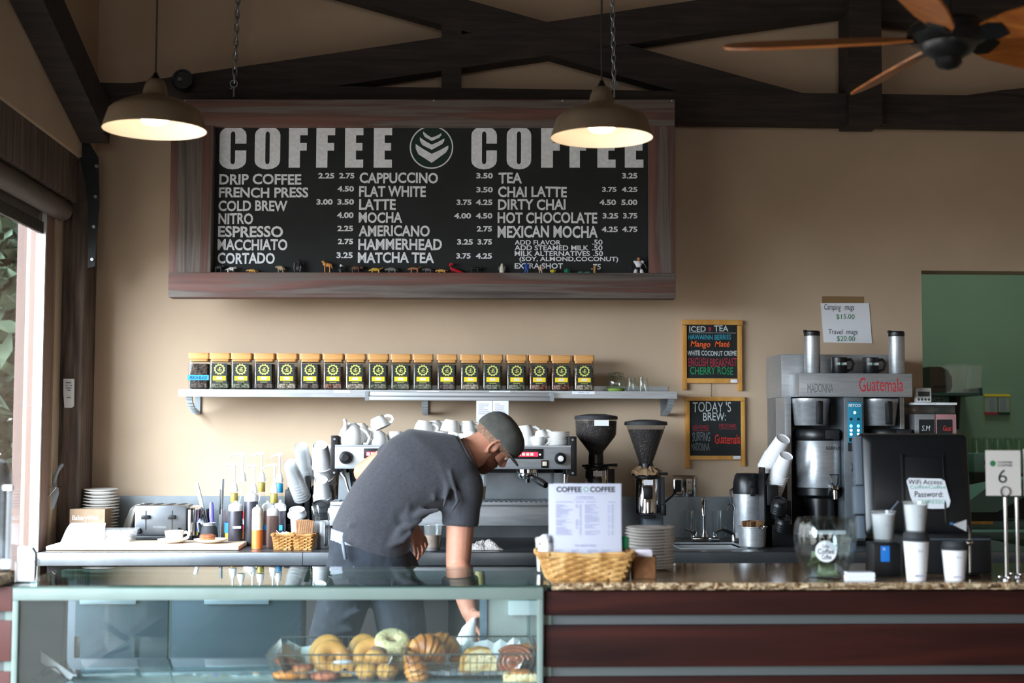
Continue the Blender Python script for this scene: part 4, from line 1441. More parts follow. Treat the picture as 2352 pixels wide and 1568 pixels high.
# ---- short counter end left of the pastry case
XL1 = P(26, 1450, FYB).x
lcs = thing('bar_end', 'short red boarded bar end between the window and the pastry case', 'bar front', (0, FYB, 0))
for y0, y1 in ((1345, 1399), (1420, 1511), (1534, 1640), (1662, 1770), (1792, 1950)):
    part('board', MB().box(XWL + .01, XL1, 0, .022, zf(y1), zf(y0), bev=.002), mat('lit_red_brown_board', '#5e3733', .5, var=.08, vs=4), lcs)  # lighter copy of the bar boards, window light put into the colour
for y0, y1 in ((1399, 1420), (1511, 1534), (1640, 1662)):
    part('metal_strip', MB().box(XWL + .01, XL1 - .01, .014, .03, zf(y1), zf(y0)), M['strip'], lcs)
    part('strip_end', MB().box(XL1 - .02, XL1 - .001, .008, .03, zf(y1), zf(y0)), M['rail'], lcs)
part('carcass', MB().box(XWL + .01, XL1 - .012, .03, .14, .02, zf(1342)), M['dark_void'], lcs)
part('stone_top', MB().box(XWL + .01, XL1 - .03, -.03, .14, zf(1342), zf(1342) + .03, bev=.004), M['granite_edge'], lcs)

# ================================================================ PASTRY CASE
KY = 4.02                                   # front glass
CXL, CXR = P(29, 1420, KY).x, P(1247, 1420, KY).x
CZT = P(640, 1342, KY).z                    # top glass height
CYB = PZ(700, 1301, CZT).y                  # back edge of top glass
CDZ = P(400, 1512, CYB).z                   # deck height
case = thing('pastry_case', 'glass pastry display case with green tinted panes and pale metal rails', 'display case', (CXL, KY, 0))
w = CXR - CXL
d = CYB - KY
part('glass_top', MB().box(.0, at(1266, KY, CZT).x - CXL, -.01, d, CZT - .008, CZT), M['case_top'], case)
z1, z0 = P(640, 1348, KY).z, P(640, 1377, KY).z
part('front_rail', MB().box(0, w, -.006, .03, z0, z1, bev=.002), M['rail'], case)
part('rear_rail', MB().box(0, w, d - .03, d, z1 - .03, z1, bev=.002), M['rail'], case)
for x0 in (.0, w - .016):
    part('corner_post', MB().box(x0, x0 + .016, -.004, .02, .05, z0, bev=.002), M['rail'], case)
    part('corner_post', MB().box(x0, x0 + .016, d - .02, d, .05, z1 - .03, bev=.002), M['rail'], case)
part('glass_front', MB().box(.018, w - .018, .004, .010, CDZ - .3, z0 + .004), M['case_glass'], case)
part('side_panel', MB().box(.004, .010, .02, d - .02, CDZ - .3, z1 - .02), mat('dark_olive_side_panel', '#3b4440', .35), case)
part('glass_side', MB().box(w - .010, w - .004, .02, d - .02, CDZ - .3, z1), M['case_glass'], case)
part('deck', MB().box(.012, w - .012, .012, d - .01, CDZ - .02, CDZ, bev=.002), M['deck'], case)
part('base_cabinet', MB().box(0, w, .0, d, .02, CDZ - .32), M['mahogany'], case)
part('lower_shelf', MB().box(.012, w - .012, .02, d - .01, CDZ - .32, CDZ - .30), M['deck'], case)
for x0, x1, hx in ((172, 392, 182), (388, 702, 318)):
    a0, a1 = at(x0, CYB - .02, .8).x - CXL, at(x1, CYB - .02, .8).x - CXL
    yy = d - (.016 if hx == 182 else .008)
    dr = part('sliding_door', MB().box(a0, a1, yy - .004, yy, CDZ + .004, z1 - .03), M['door_glass'], case)
    part('door_edge', MB().box(a1 - .005, a1, yy - .005, yy + .001, CDZ + .004, z1 - .03), M['rail'], dr)
    h0 = at(hx, CYB, .8).x - CXL
    part('door_pull', MB().box(h0 - .008, h0 + .008, yy - .012, yy - .004, CDZ + .008, P(200, 1459, CYB).z, bev=.002), M['steel'], dr)
a0 = at(695, CYB - .02, .8).x - CXL
part('door_post', MB().box(a0 - .006, a0 + .006, d - .02, d - .012, CDZ, z1 - .03), M['iron'], case)
a0 = at(1102, CYB - .02, .8).x - CXL
a1 = at(1236, CYB - .02, .8).x - CXL
part('back_panel', MB().box(a0, a1 + .01, d - .012, d - .006, CDZ, z1 - .03), M['beige_panel'], case)
part('panel_edge', MB().box(a0, a0 + .022, d - .02, d - .012, CDZ, z1 - .03), mat('scuffed_blue_grey_edge', '#7f93a3', .4, metal=.4, var=.15, vs=30), case)
q0, q1 = P(1168, 1378, CYB - .03), P(1232, 1412, CYB - .03)
part('switch_box', MB().box(q0.x - CXL, q1.x - CXL, d - .04, d - .0125, q1.z, q0.z, bev=.004), M['white_plastic'], case)
# ================================================================ THINGS ON THE BACK COUNTER
def onb(px, Y, z=None):
    return at(px, Y, (CB if z is None else z) + .0006)


# ---- bakery tissue box with its sheets
t = thing('tissue_box', 'brown dispenser box of bakery tissue with white lettering beside the post', 'box', onb(199, 6.2), R(-4))
u = U(t.location)
part('box_body', MB(u).box(-41, 41, 0, 70, 32, 76, bev=1).box(-41, 41, 20, 70, 0, 32), M['cardboard'], t)
texts('lettering', [('BakeryWax', -35 * u, 27 * u, 47 * u, 62 * u)], -.4 * u, M['paper'], t, bold=.02, shear=.1)
b = MB(u)
for k, (zz, yy, ww) in enumerate(((40, -2, 42), (26, -14, 44), (10, -26, 46), (1, -38, 52))):
    pass
n = 10
rows = []
for i in range(n + 1):
    q = i / n
    y = -1 - 44 * q
    z = 40 * (1 - q) ** 1.25 + 2.0 + 4 * math.sin(q * 5)
    rows.append((y, z, 40 + 10 * q))
for off in (0, 3.4):
    A = [[b._v((s_ * w_ + off, y, z + off * .9)) for s_ in (-1, -.4, .3, 1)] for y, z, w_ in rows]
    Bk = [[b._v((s_ * w_ + off, y + .4, z + off * .9 - 1.0)) for s_ in (-1, -.4, .3, 1)] for y, z, w_ in rows]
    for i in range(n):
        for j in range(3):
            b._f([A[i][j], A[i][j + 1], A[i + 1][j + 1], A[i + 1][j]])
            b._f([Bk[i][j + 1], Bk[i][j], Bk[i + 1][j], Bk[i + 1][j + 1]])
solo('tissue_sheet', b, M['paper'], 'white bakery tissue sheets pulled from the brown box', 'paper', t.location, R(-4), None, 180)

# ---- stack of white plates by the post
PLATE = [(0, 1.5), (20, 1.5), (22, 0), (24, 0), (26, 1.5), (40, 5.5), (40.6, 6.3), (40, 7), (26, 3.2), (0, 3)]


def plate_mesh(u, r):
    k = r / 40.6
    return MB(u).lathe([(a * k, z) for a, z in PLATE], 44).mesh('plate', 60)


base = onb(231, 6.33)
u = U(base)
sizes = [40] * 5 + [38] * 2 + [41] * 4 + [41.5] * 3 + [38.5] * 3
me = {r: plate_mesh(u, r) for r in set(sizes)}
for i, r in enumerate(sizes):
    z = i * 6.9 + 14
    o = link('plate', me[r], M['ceramic'], None, base + Vector((random.uniform(-1.5, 1.5) * u, 0, z * u - 14 * u)), (random.uniform(-.02, .02) if i else 0, 0, 0))
    tag(o, 'white plate, %s from the top of the stack beside the timber post' % ORD[len(sizes) - 1 - i], 'plate', 'plates stacked beside the timber post')

# ---- white towel leaning on the toaster, plastic tub
b = MB(U(onb(305, 6.38)))
prof = [(-14, 2, 9), (-10, 20, 10), (-4, 40, 10), (2, 58, 9), (8, 72, 9), (18, 80, 8), (27, 79, 7), (30, 72, 6)]
rr = []
for x, z, w_ in prof:
    rr.append([Vector((x + (w_ + random.uniform(-1, 1)) * math.cos(a_), w_ * .9 * math.sin(a_) + 4 * math.sin(a_ * 3), z + w_ * .25 * math.cos(a_))) for a_ in [2 * PI * k / 14 for k in range(14)]])
b.loft(rr)
solo('kitchen_towel', b, M['white_cloth'], 'white towel bunched upright between the plates and the toaster', 'towel', onb(300, 6.40), 0, None, 180)
t = thing('plastic_tub', 'clear plastic tub of white packets in front of the toaster', 'tub', onb(273, 6.02))
u = U(t.location)
b = MB(u)
b.loft([[(x, y, z) for x, y in rrect(w_, d_, 6)] for w_, d_, z in ((31, 26, 0), (38, 32, 36), (40.5, 34, 37), (40.5, 34, 39))], cap=False)
b.prismT(rrect(31, 26, 6), 0, .8)
part('tub', b, M['frost'], t)
f = MB(u)
for k in range(26):
    T = Matrix.Translation((random.uniform(-23, 23), random.uniform(-17, 17), random.uniform(8, 30))) @ Euler((random.uniform(0, 3), random.uniform(0, 3), random.uniform(0, 3))).to_matrix().to_4x4()
    f.box(-7, 7, -5, 5, -1.6, 1.6, T=T, bev=.8)
o = part('packets', f, M['foam'], t)
o['kind'] = 'stuff'

# ---- toaster
t = thing('toaster', 'wide stainless four slot toaster with black levers and dials', 'toaster', onb(374, 6.16))
u = U(t.location)
part('base', MB(u).box(-62, 66, 0, 96, 3, 17, bev=2).box(-56, -36, 4, 92, 0, 3).box(40, 60, 4, 92, 0, 3), M['black'], t)
part('front_shell', MB(u).box(-66, 52, 2, 94, 17, 86, bev=5), M['steel_top'], t)
b = MB(u)
b.prismT(rrect(14, 44, 10), 17, 76, Matrix.Translation((64, 48, 0)))
b.ell((64, 48, 74), (14, 44, 11), 20, 8)
part('side_shell', b, M['chrome'], t)
for x in (-40, 20):
    part('lever_slot', MB(u).box(x - .8, x + .8, .6, 2.4, 30, 74), M['black_matte'], t)
    part('lever', MB(u).box(x - 9, x + 9, -8, 1.8, 55, 64, bev=1.5), M['black'], t)
for x in (-56, 36):
    part('dial', MB(u).lathe([(0, 7), (5, 7), (6.5, 5), (7, 0)], 20, T=Matrix.Translation((x, 1.9, 28)) @ Matrix.Rotation(PI / 2, 4, 'X')), M['black'], t)
for x in (-48, -22, 8, 34):
    part('bread_slot', MB(u).box(x - 6, x + 6, 14, 84, 85.5, 86.8), M['black_matte'], t)
texts('lettering', [('WARING', -24 * u, 6 * u, 34 * u, 39 * u)], 1.7 * u, M['steel_dark'], t, bold=.02)

# ---- chopping board with a cup, two saucers and a muffin
cbx = PZ(548, 1254, CB)
p0 = PZ(97, 1258, CB)
t = solo('chopping_board', MB().box(0, at(547, 5.80, CB).x - at(104, 5.80, CB).x, 0, .30, 0, .019, bev=.008), M['board_wood'], 'large pale wooden chopping board at the window end of the worktop', 'chopping board', at(104, 5.78, CB) + Vector((0, 0, .0006)))
BT = CB + .0202


def saucer(px, Y, r, m, label):
    o = solo('saucer', MB(U(at(px, Y, BT))).lathe([(0, .6), (r * .5, 0), (r * .55, 0), (r * .9, 5), (r, 8), (r * .99, 9), (r * .85, 6.5), (r * .5, 2.2), (0, 2)], 36), m, label, 'saucer', at(px, Y, BT) + Vector((0, 0, .0004)), 0, 'saucers on the chopping board')
    return o


M['saucer_tan'] = mat('white_glazed_saucer', '#ece4da', .2, coat=.3)
saucer(397, 5.93, 35, M['saucer_tan'], 'white saucer under the coffee cup on the chopping board')
saucer(484, 5.93, 39, M['saucer_tan'], 'white saucer under the small muffin on the chopping board')


def cup_parts(t, u, r=22, h=28, hx=1, tip=None, m=None):
    T = tip or Matrix.Identity(4)
    m = m or M['ceramic']
    part('bowl', MB(u).lathe([(0, .8), (r * .55, .8), (r * .58, 0), (r * .64, 0), (r * .66, 1.5), (r * .86, h * .35), (r * .97, h * .75), (r, h), (r * .96, h), (r * .92, h * .75), (r * .8, h * .35), (r * .5, 3), (0, 2.6)], 32, T=T), m, t)
    pts = [(hx * r * .9, 0, h * .80), (hx * r * 1.25, 0, h * .86), (hx * r * 1.5, 0, h * .68), (hx * r * 1.42, 0, h * .42), (hx * r * 1.1, 0, h * .24), (hx * r * .78, 0, h * .24)]
    part('handle', MB(u).tube(pts, r * .10, 8, T=T, flat=1.6), m, t)


p = at(400, 5.93, BT) + Vector((0, 0, .0048))
t = thing('coffee_cup', 'white cup on the saucer at the window side of the chopping board', 'cup', p)
cup_parts(t, U(p), 22, 25, 1)
p = at(477, 5.93, BT) + Vector((0, 0, .0046))
u = U(p)
t = thing('small_muffin', 'small brown crumbly muffin on a saucer on the chopping board', 'muffin', p)
part('base', MB(u).lathe([(0, 0), (14, 0), (18, 10), (17, 12), (0, 12)], 20), M['muffin'], t)
b = MB(u)
b.ell((0, 0, 12), (19, 19, 6), 22, 10, noise=.05)
part('top', b, M['tart'], t)

# ---- black pitcher with violet tool, jar of knives and spatulas
t = thing('steaming_pitcher', 'dark steel pitcher standing behind the muffin', 'pitcher', onb(480, 6.06))
u = U(t.location)
part('body', MB(u).lathe([(0, 0), (21, 0), (22, 2), (21, 20), (17, 40), (14, 44)], 28), M['rubber'], t)
part('rim', MB(u).lathe([(14, 44), (15.5, 51), (14.6, 51), (13, 44)], 28).tube([(-14, -3, 50), (-22, -4, 56), (-26, -4, 50), (-22, -3, 30)], 2.4, 8, flat=2.2), M['steel'], t)
t2 = thing('silicone_brush', 'tool with a violet handle standing in the dark pitcher', 'utensil', onb(485, 6.06) + Vector((0, 0, 6 * u)))
part('handle', MB(u).tube([(1, 0, 46), (0, 0, 60), (-1, 0, 88), (-1, 0, 92)], [4.6, 5.6, 5.2, 3], 10), M['purple'], t2)
part('shaft', MB(u).tube([(0, 0, 0), (1, 0, 47)], 2, 8), M['steel'], t2)
t = thing('utensil_jar', 'clear jar holding spatulas and knives behind the dark pitcher', 'jar', onb(492, 6.3))
u = U(t.location)
part('glass', MB(u).lathe([(0, 0), (24, 0), (25, 2), (25, 70), (24, 70), (24, 2), (0, 1.5)], 28), M['glass'], t)
for nm, m_, x0, x1, top, r_, lab in (('spatula', 'white_plastic', -10, -42, 128, 5, 'white handled spatula leaning toward the toaster'), ('knife', 'black', 10, 14, 114, 3, 'black handled knife standing in the utensil jar'), ('steel_rod', 'steel', 14, 17, 138, 4, 'tall square steel tool, highest in the utensil jar'), ('whisk', 'black_matte', -6, -14, 70, 6, 'short black tool low in the utensil jar')):
    t3 = thing(nm, lab, 'utensil', t.location + Vector((x0 * u, 0, 3 * u)))
    dx = (x1 - x0) / 1.0
    part('blade', MB(u).tube([(0, 0, 0), (dx * .5, 0, top * .5)], r_ * .6, 6), M['steel'], t3)
    part('handle', MB(u).tube([(dx * .5, 0, top * .5), (dx * .75, 0, top * .75), (dx, 0, top)], [r_ * .8, r_, r_ * .9], 8 if nm != 'steel_rod' else 4), M[m_], t3)


# ---- syrup bottles with pumps
def syrup(px, Y, ptop, band, lm, label, L=32, tall=True):
    base = onb(px, Y)
    u = U(base)
    H = (P(px, ptop, Y).z - CB) / u
    t = thing('syrup_bottle', label, 'bottle', base, 0, 'pump bottles of syrup')
    nk = H - 92
    part('glass_body', MB(u).lathe([(0, 0), (19, 0), (20.5, 2), (20.5, nk - 40), (18, nk - 26), (10, nk - 12), (8, nk), (8, nk + 26), (0, nk + 26)], 24), M['glass'], t)
    part('syrup', MB(u).lathe([(0, 1.5), (18, 1.5), (19, 3), (19, (nk - 40) * .8), (0, (nk - 40) * .8)], 24), lm[1], t)
    part('paper_label', MB(u).lathe([(20.8, 22), (20.8, nk - 44)], 24), lm[0], t)
    if lm[2]:
        Tz = (22 + nk - 44) / 2
        texts('lettering', [('Torani', -17 * u, 17 * u, (nk - 72) * u, (nk - 52) * u)], -21.5 * u, M['paper'], t, bold=.03, shear=.3)
    if band:
        part('neck_band', MB(u).lathe([(8.3, nk + 2), (8.6, nk + 3), (8.6, nk + 22), (8.3, nk + 23)], 20), M[band], t)
    part('pump_collar', MB(u).lathe([(0, nk + 26), (9, nk + 26), (9, nk + 32), (6, nk + 44), (3, nk + 48), (0, nk + 48)], 20), M['white_plastic'], t)
    part('pump_head', MB(u).tube([(0, 0, nk + 46), (0, 0, H - 4)], 2.4, 8).tube([(6, 0, H - 3), (0, 0, H - 2.5), (-L * .5, 0, H - 4), (-L * .85, 0, H - 7), (-L, 0, H - 12)], [3.6, 3.8, 3.2, 2.4, 2], 8), M['white_plastic'], t)
    return t


red, blue_, none = (M['label_red'], M['caramel'], 1), (M['label_blue'], M['juice'], 1), (M['label_blue'], M['juice'], 0)
syrup(555, 6.38, 1039, None, red, 'red label syrup bottle with a plain neck, back row beside the toaster end')
syrup(599, 6.38, 1039, 'gold_band', red, 'red label syrup bottle with a gold neck band in the back row', 28)
syrup(640, 6.38, 1041, 'blue_band', blue_, 'blue label syrup bottle with a blue neck band', 20)
syrup(536, 6.22, 1063, 'gold_band', none, 'syrup pump bottle with gold neck band, front row beside the utensil jar', 26)
syrup(581, 6.22, 1066, 'gold_band', none, 'syrup pump bottle with gold neck band behind the tall dark squeeze bottle', 20)
syrup(628, 6.22, 1065, 'gold_band', none, 'syrup pump bottle with a narrow gold band, front row beside the cup rack', 26)


# ---- squeeze bottles
def squeeze(px, Y, y_top, y_cap, w, m_, cap, label, fill=None, lid='white_plastic', tape=None):
    base = onb(px, Y)
    u = U(base)
    H = (P(px, y_cap, Y).z - CB) / u
    Ht = (P(px, y_top, Y).z - CB) / u
    r = w / 2
    t = thing('squeeze_bottle', label, 'bottle', base, 0, 'squeeze bottles of sauce')
    part('body', MB(u).lathe([(0, 0), (r - 1, 0), (r, 2), (r, H - 4), (r * .94, H), (0, H)], 28), M[m_], t)
    if fill:
        part('sauce', MB(u).lathe([(r + .15, 1), (r + .15, H * fill)], 28), M['caramel'], t)
    part('cap', MB(u).lathe([(r * .98, H - 1), (r * 1.02, H + 2), (r * 1.0, H + 10), (r * .85, H + 14), (r * .3, H + 18), (r * .22, H + 22), (2.0, Ht), (0, Ht)], 24), M[lid], t)
    if tape:
        part('tape', MB(u).box(-r * .2, r * .9, -r - .8, -r + 3, H * .50, H * .56) if tape == 'white' else MB(u).box(-r * .7, r * .5, -r - .6, -r + 4, H * .42, H * .58), M['paper' if tape == 'white' else 'tape_blue'], t)
    return t


squeeze(540, 6.03, 1150, 1172, 33, 'sauce', None, 'dark squeeze bottle with a strip of white tape, nearest the chopping board', tape='white')
squeeze(576, 6.05, 1132, 1150, 32, 'sauce', None, 'tall dark squeeze bottle, tallest of the sauces')
squeeze(590.5, 5.86, 1164, 1181, 25, 'cream', None, 'cream squeeze bottle half full of orange caramel', fill=.55, lid='cream')
squeeze(614, 6.12, 1150, 1172, 27, 'mocha', None, 'brown squeeze bottle with blue tape behind the mocha one', tape='blue')
squeeze(626, 5.93, 1166, 1183, 28, 'mocha', None, 'dusty brown squeeze bottle with a flat white lid beside the caramel one')
squeeze(643, 6.10, 1148, 1172, 26, 'sauce', None, 'dark squeeze bottle with blue tape beside the cup rack', tape='blue')


# ---- wicker
def wicker(b, w0, d0, w1, d1, h, rows, stakes, rs, rim=True, amp=1.0, z0=0.0):
    per = 4 * stakes
    for r_ in range(rows):
        q = (r_ + .5) / rows
        w_, d_ = w0 + (w1 - w0) * q, d0 + (d1 - d0) * q
        pts = []
        base = rrect(w_, d_, min(w_, d_) * .35, 6)
        # resample the outline evenly
        L_ = [0]
        for i in range(len(base)):
            a_, c_ = base[i], base[(i + 1) % len(base)]
            L_.append(L_[-1] + math.hypot(c_[0] - a_[0], c_[1] - a_[1]))
        for k in range(per):
            s_ = L_[-1] * k / per
            i = max(j for j in range(len(base)) if L_[j] <= s_ + 1e-9)
            f_ = (s_ - L_[i]) / max(L_[i + 1] - L_[i], 1e-9)
            a_, c_ = base[i], base[(i + 1) % len(base)]
            x, y = a_[0] + (c_[0] - a_[0]) * f_, a_[1] + (c_[1] - a_[1]) * f_
            nrm = Vector((x / w_, y / d_, 0))
            nrm.normalize()
            o = amp * rs * math.sin(PI * k / 2 + PI * r_ + PI / 4) * 1.1
            pts.append((x + nrm.x * o, y + nrm.y * o, z0 + h * q))
        b.tube(pts, rs, 6, True, flat=1.0)
    if rim:
        n = 44
        base = rrect(w1 + rs * .5, d1 + rs * .5, min(w1, d1) * .35, 10)
        for ph in (0, PI):
            pts = []
            N = len(base) * 3
            for k in range(N):
                i, f_ = k // 3, (k % 3) / 3
                a_, c_ = base[i], base[(i + 1) % len(base)]
                x, y = a_[0] + (c_[0] - a_[0]) * f_, a_[1] + (c_[1] - a_[1]) * f_
                a2 = 2 * PI * k / 5 + ph
                pts.append((x + rs * math.cos(a2), y + rs * math.cos(a2), z0 + h + rs * math.sin(a2)))
            b.tube(pts, rs * 1.0, 6, True)
    return b


for px, Y, lab, gg in ((652, 5.84, 'small golden wicker basket of sugar packets beside the squeeze bottles', 0), (698, 5.83, 'small golden wicker basket holding two waffle wafers', 1)):
    p = onb(px, Y)
    u = U(p)
    t = thing('wicker_basket', lab, 'basket', p, 0, 'small wicker baskets on the worktop')
    b = wicker(MB(u), 19, 16, 24, 20, 34, 9, 10, 2.1)
    b.prismT(rrect(18, 15, 6), 1, 3)
    part('weave', b, M['wicker_light'], t)
    if gg == 0:
        f = MB(u)
        for k in range(14):
            T = Matrix.Translation((random.uniform(-14, 14), random.uniform(-10, 10), 31 + random.uniform(-3, 5))) @ Euler((random.uniform(-.8, .8), random.uniform(-.8, .8), random.uniform(0, 3))).to_matrix().to_4x4()
            f.box(-8, 8, -5, 5, -.7, .7, T=T, bev=.4)
        o = tag(link('sugar_packet', f.mesh('sugar_packet'), M['foam'], None, p), 'pile of white sugar packets in the small wicker basket', 'sugar packets')
        o['kind'] = 'stuff'
    else:
        for k, (dx, dy, rz_, w_) in enumerate(((0, -4, .1, 17), (-2, 6, -.06, 16))):
            f = MB(u)
            f.box(-w_, w_, -2, 2, 0, 62, bev=1.5)
            for i in range(7):
                f.box(-w_ + 1, w_ - 1, -2.6, -1.8, 5 + i * 8.5, 6.6 + i * 8.5)
                f.box(-w_ + 2 + i * (2 * w_ - 6) / 6, -w_ + 3.6 + i * (2 * w_ - 6) / 6, -2.6, -1.8, 2, 60)
            solo('waffle_wafer', f, M['wafer'], ['brown waffle wafer, front one standing in the wicker basket', 'brown waffle wafer standing behind another in the wicker basket'][k], 'wafer', p + Vector((dx * u + 1 * u, dy * u, 6 * u)), 0, 'wafers in the basket', 38, (R(-8), rz_, R(5)))

# ---- steel jug of spoons
t = thing('spoon_jug', 'stainless steel jug holding spoons beside the wafer basket', 'jug', onb(742, 5.90))
u = U(t.location)
part('body', MB(u).lathe([(0, 0), (20, 0), (21, 2), (20, 44), (21, 62), (20, 62), (19, 44), (19.5, 3), (0, 2)], 28), M['steel'], t)
part('handle', MB(u).tube([(6, -20, 52), (6, -30, 52), (6, -31, 44), (6, -30, 14), (6, -20, 10)], 2.4, 8, flat=2), M['steel'], t)
for i, (x0, x1, top) in enumerate(((-6, -26, 92), (-2, -14, 94), (8, 13, 88))):
    s_ = thing('spoon', ['steel spoon leaning farthest toward the baskets in the jug', 'steel spoon with a rounded end, middle one in the jug', 'steel spoon leaning toward the barista in the jug'][i], 'spoon', t.location + Vector((0, 0, 4 * u)), 0, 'spoons in the jug')
    part('handle', MB(u).tube([(x0, -3, 6), (x1 * .7 + x0 * .3, -4, top * .7)], 1.3, 6), M['chrome'], s_)
    part('bowl', MB(u).tube([(x1 * .7 + x0 * .3, -4, top * .7), (x1 * .9 + x0 * .1, -4, top * .9), (x1, -4, top)], [1.3, 3.2, 2], 8, flat=.5), M['chrome'], s_)


# ---- black tilted cup rack
def paper_cup_mesh(u, r, h, open_end=True):
    """bottom end at z=0 is the narrow base; the mouth at z=h"""
    return MB(u).lathe([(0, 2.5), (r * .66, 2.5), (r * .70, 0), (r * .73, 0), (r * .98, h - 2), (r * 1.05, h - 1.4), (r * 1.05, h + .4), (r * .98, h + .6), (r * .93, h - 2), (r * .68, 3.4), (0, 3.2)], 28)


def leaning_stack(name, px, py, Y, r, h, n, step, dirv, m_, lab0, labn, group, text=None):
    """stack of upside down cups nested along a leaning axis; the base of the last cup shows at (px,py)"""
    p = P(px, py, Y)
    u = U(p)
    dv = Vector(dirv).normalized()
    q = (-dv).to_track_quat('Z', 'Y')          # cup axis from base to mouth runs down the lean
    me_ = paper_cup_mesh(u, r, h).mesh('cup', 50)
    for k in range(n):
        o = link(name, me_, M[m_], None, p - dv * (k * step * u))
        o.rotation_euler = q.to_euler()
        tag(o, lab0 if k == 0 else labn, 'cup', group)
        if k == 0 and text:
            T = None
    return u


rk = thing('cup_rack', 'black slanted plastic rack for cups and lids beside the espresso machine', 'rack', onb(712, 6.22))
u = U(rk.location)
b = MB(u)
for x0, x1 in ((-62, -59), (-8, -4), (44, 47)):
    b.prism([(0, 0), (0, 0)], 0, 0) if False else None
    T = Matrix.Translation((x0, 0, 0))
    b.box(x0, x1, 20, 95, 0, 70).box(x0, x1, 50, 95, 70, 118)
b.box(-62, 47, 88, 92, 0, 122)
part('side_panels', b, M['black'], rk)
part('cradle', MB(u).box(-62, -20, 22, 60, 76, 118, bev=4).box(-18, -4, 30, 60, 60, 150, bev=3), M['black'], rk)
part('cradle', MB(u).box(-2, 46, 40, 70, 60, 128, bev=4), M['black'], rk)
part('cradle', MB(u).box(-16, 44, 12, 40, 0, 44, bev=3).box(-62, -20, 30, 60, 0, 40, bev=3), M['black'], rk)
leaning_stack('clear_cup', 691, 1024, 6.26, 22, 62, 9, 5.5, (-.12, -.75, 1.0), 'frost', 'clear plastic cup at the top of the taller leaning stack', 'clear plastic cup nested in the taller leaning stack', 'clear cups in the taller stack')
leaning_stack('clear_cup', 664, 1062, 6.14, 20, 58, 7, 8, (-.30, -.75, 1.0), 'frost', 'clear plastic cup at the top of the shorter leaning stack', 'clear plastic cup nested in the shorter leaning stack', 'clear cups in the shorter stack')
leaning_stack('paper_cup', 735, 1022, 6.24, 24, 60, 4, 32, (-.06, -.75, 1.0), 'paper_cup', 'large white paper cup at the top of the tall stack beside the espresso machine', 'white paper cup nested in the tall stack beside the espresso machine', 'tall paper cups by the machine')
leaning_stack('paper_cup', 753, 1026, 6.42, 19, 60, 4, 30, (0, -.3, 1.0), 'paper_cup', 'white paper cup half hidden behind the tall stack', 'white paper cup nested in the half hidden stack', 'hidden paper cups by the machine')
leaning_stack('paper_cup', 737, 1102, 6.10, 21, 48, 4, 6, (-.04, -.8, 1.0), 'paper_cup', 'small white paper cup, top of the short stack below the tall one', 'small white paper cup nested in the short stack', 'small paper cups by the machine')


def lid_mesh(u, r):
    return MB(u).lathe([(0, 0), (r * .7, 0), (r * .74, 3), (r * .82, 3), (r * .86, -5), (r * .98, -7), (r, -13), (r * .94, -14), (r * .9, -9), (0, -4)], 32)


for nm, px, py, r, m_, n, lab0, labn in (('white_cup_cover', 682, 1172, 22, 'white_plastic', 8, 'white cup lid on top of the leaning lid column', 'white cup lid nested in the leaning column'), ('black_cup_cover', 737, 1158, 23, 'black_matte', 9, 'black cup lid on top of the leaning lid column', 'black cup lid nested in the leaning column')):
    p = P(px, py, 6.08)
    u = U(p)
    dv = Vector((-.02, -.42, 1)).normalized()
    q = dv.to_track_quat('Z', 'Y')
    me_ = lid_mesh(u, r).mesh('lid', 50)
    me2 = lid_mesh(u, r * (.72 if nm == 'white_cup_cover' else .95)).mesh('lid', 50)
    for k in range(n):
        o = link(nm, me_ if k == 0 else me2, M[m_], None, p - dv * (k * 7.5 * u) + Vector((0, .02 if k else 0, 0)) * 0)
        o.rotation_euler = q.to_euler()
        tag(o, lab0 if k == 0 else labn, 'lid', nm.replace('_', ' ') + 's in the rack')
# ================================================================ ESPRESSO MACHINE
MY = 5.86
em_ = thing('espresso_machine', 'three group stainless steel espresso machine behind the barista', 'espresso machine', onb(1040, MY))
u = U(em_.location)


def zz(py):
    return (P(1040, py, MY).z - em_.location.z) / u


X = lambda px: px - 1040.0
part('upper_body', MB(u).box(X(768), X(1312), 0, 250, zz(1077), zz(1026), bev=2), M['steel'], em_)
part('cup_rail', MB(u).box(X(768), X(1312), 0, 3, zz(1026), zz(1022)).box(X(768), X(1312), 247, 250, zz(1026), zz(1014)), M['steel'], em_)
part('splash_panel', MB(u).box(X(772), X(1308), 120, 128, zz(1152), zz(1077)), M['steel_dark'], em_)
part('black_shade_bar', MB(u).box(X(790), X(1300), 60, 110, zz(1087), zz(1078)), M['black_matte'], em_)  # solid black bar standing in for the shade under the upper body
part('drip_tray', MB(u).box(X(760), X(1312), -14, 130, zz(1160), zz(1152), bev=1), M['steel'], em_)
gr = MB(u)
for k in range(46):
    gr.box(X(775) + k * 11.5, X(775) + k * 11.5 + 5, -8, 118, zz(1152), zz(1150))
part('tray_grid', gr, M['steel_dark'], em_)
part('lower_body', MB(u).box(X(758), X(1314), -8, 240, zz(1207), zz(1160), bev=3), M['steel'], em_)
for x in (X(790), X(1290)):
    for y in (10, 215):
        part('foot', MB(u).lathe([(14, 0), (12, 6), (9, 10), (9, zz(1207))], 16, c=(x, y, 0)), M['steel'], em_)
for x0, x1 in ((758, 775), (1308, 1326)):
    part('side_panel', MB(u).box(X(x0), X(x1), 6, 240, zz(1092), zz(1001), bev=1), M['black'], em_)
    for yy in (1009, 1086):
        part('panel_screw', MB(u).lathe([(0, 1.2), (2.6, 1), (3, 0)], 10, T=Matrix.Translation((X((x0 + x1) / 2), 6, zz(yy))) @ Matrix.Rotation(PI / 2, 4, 'X')), M['bolt'], em_)
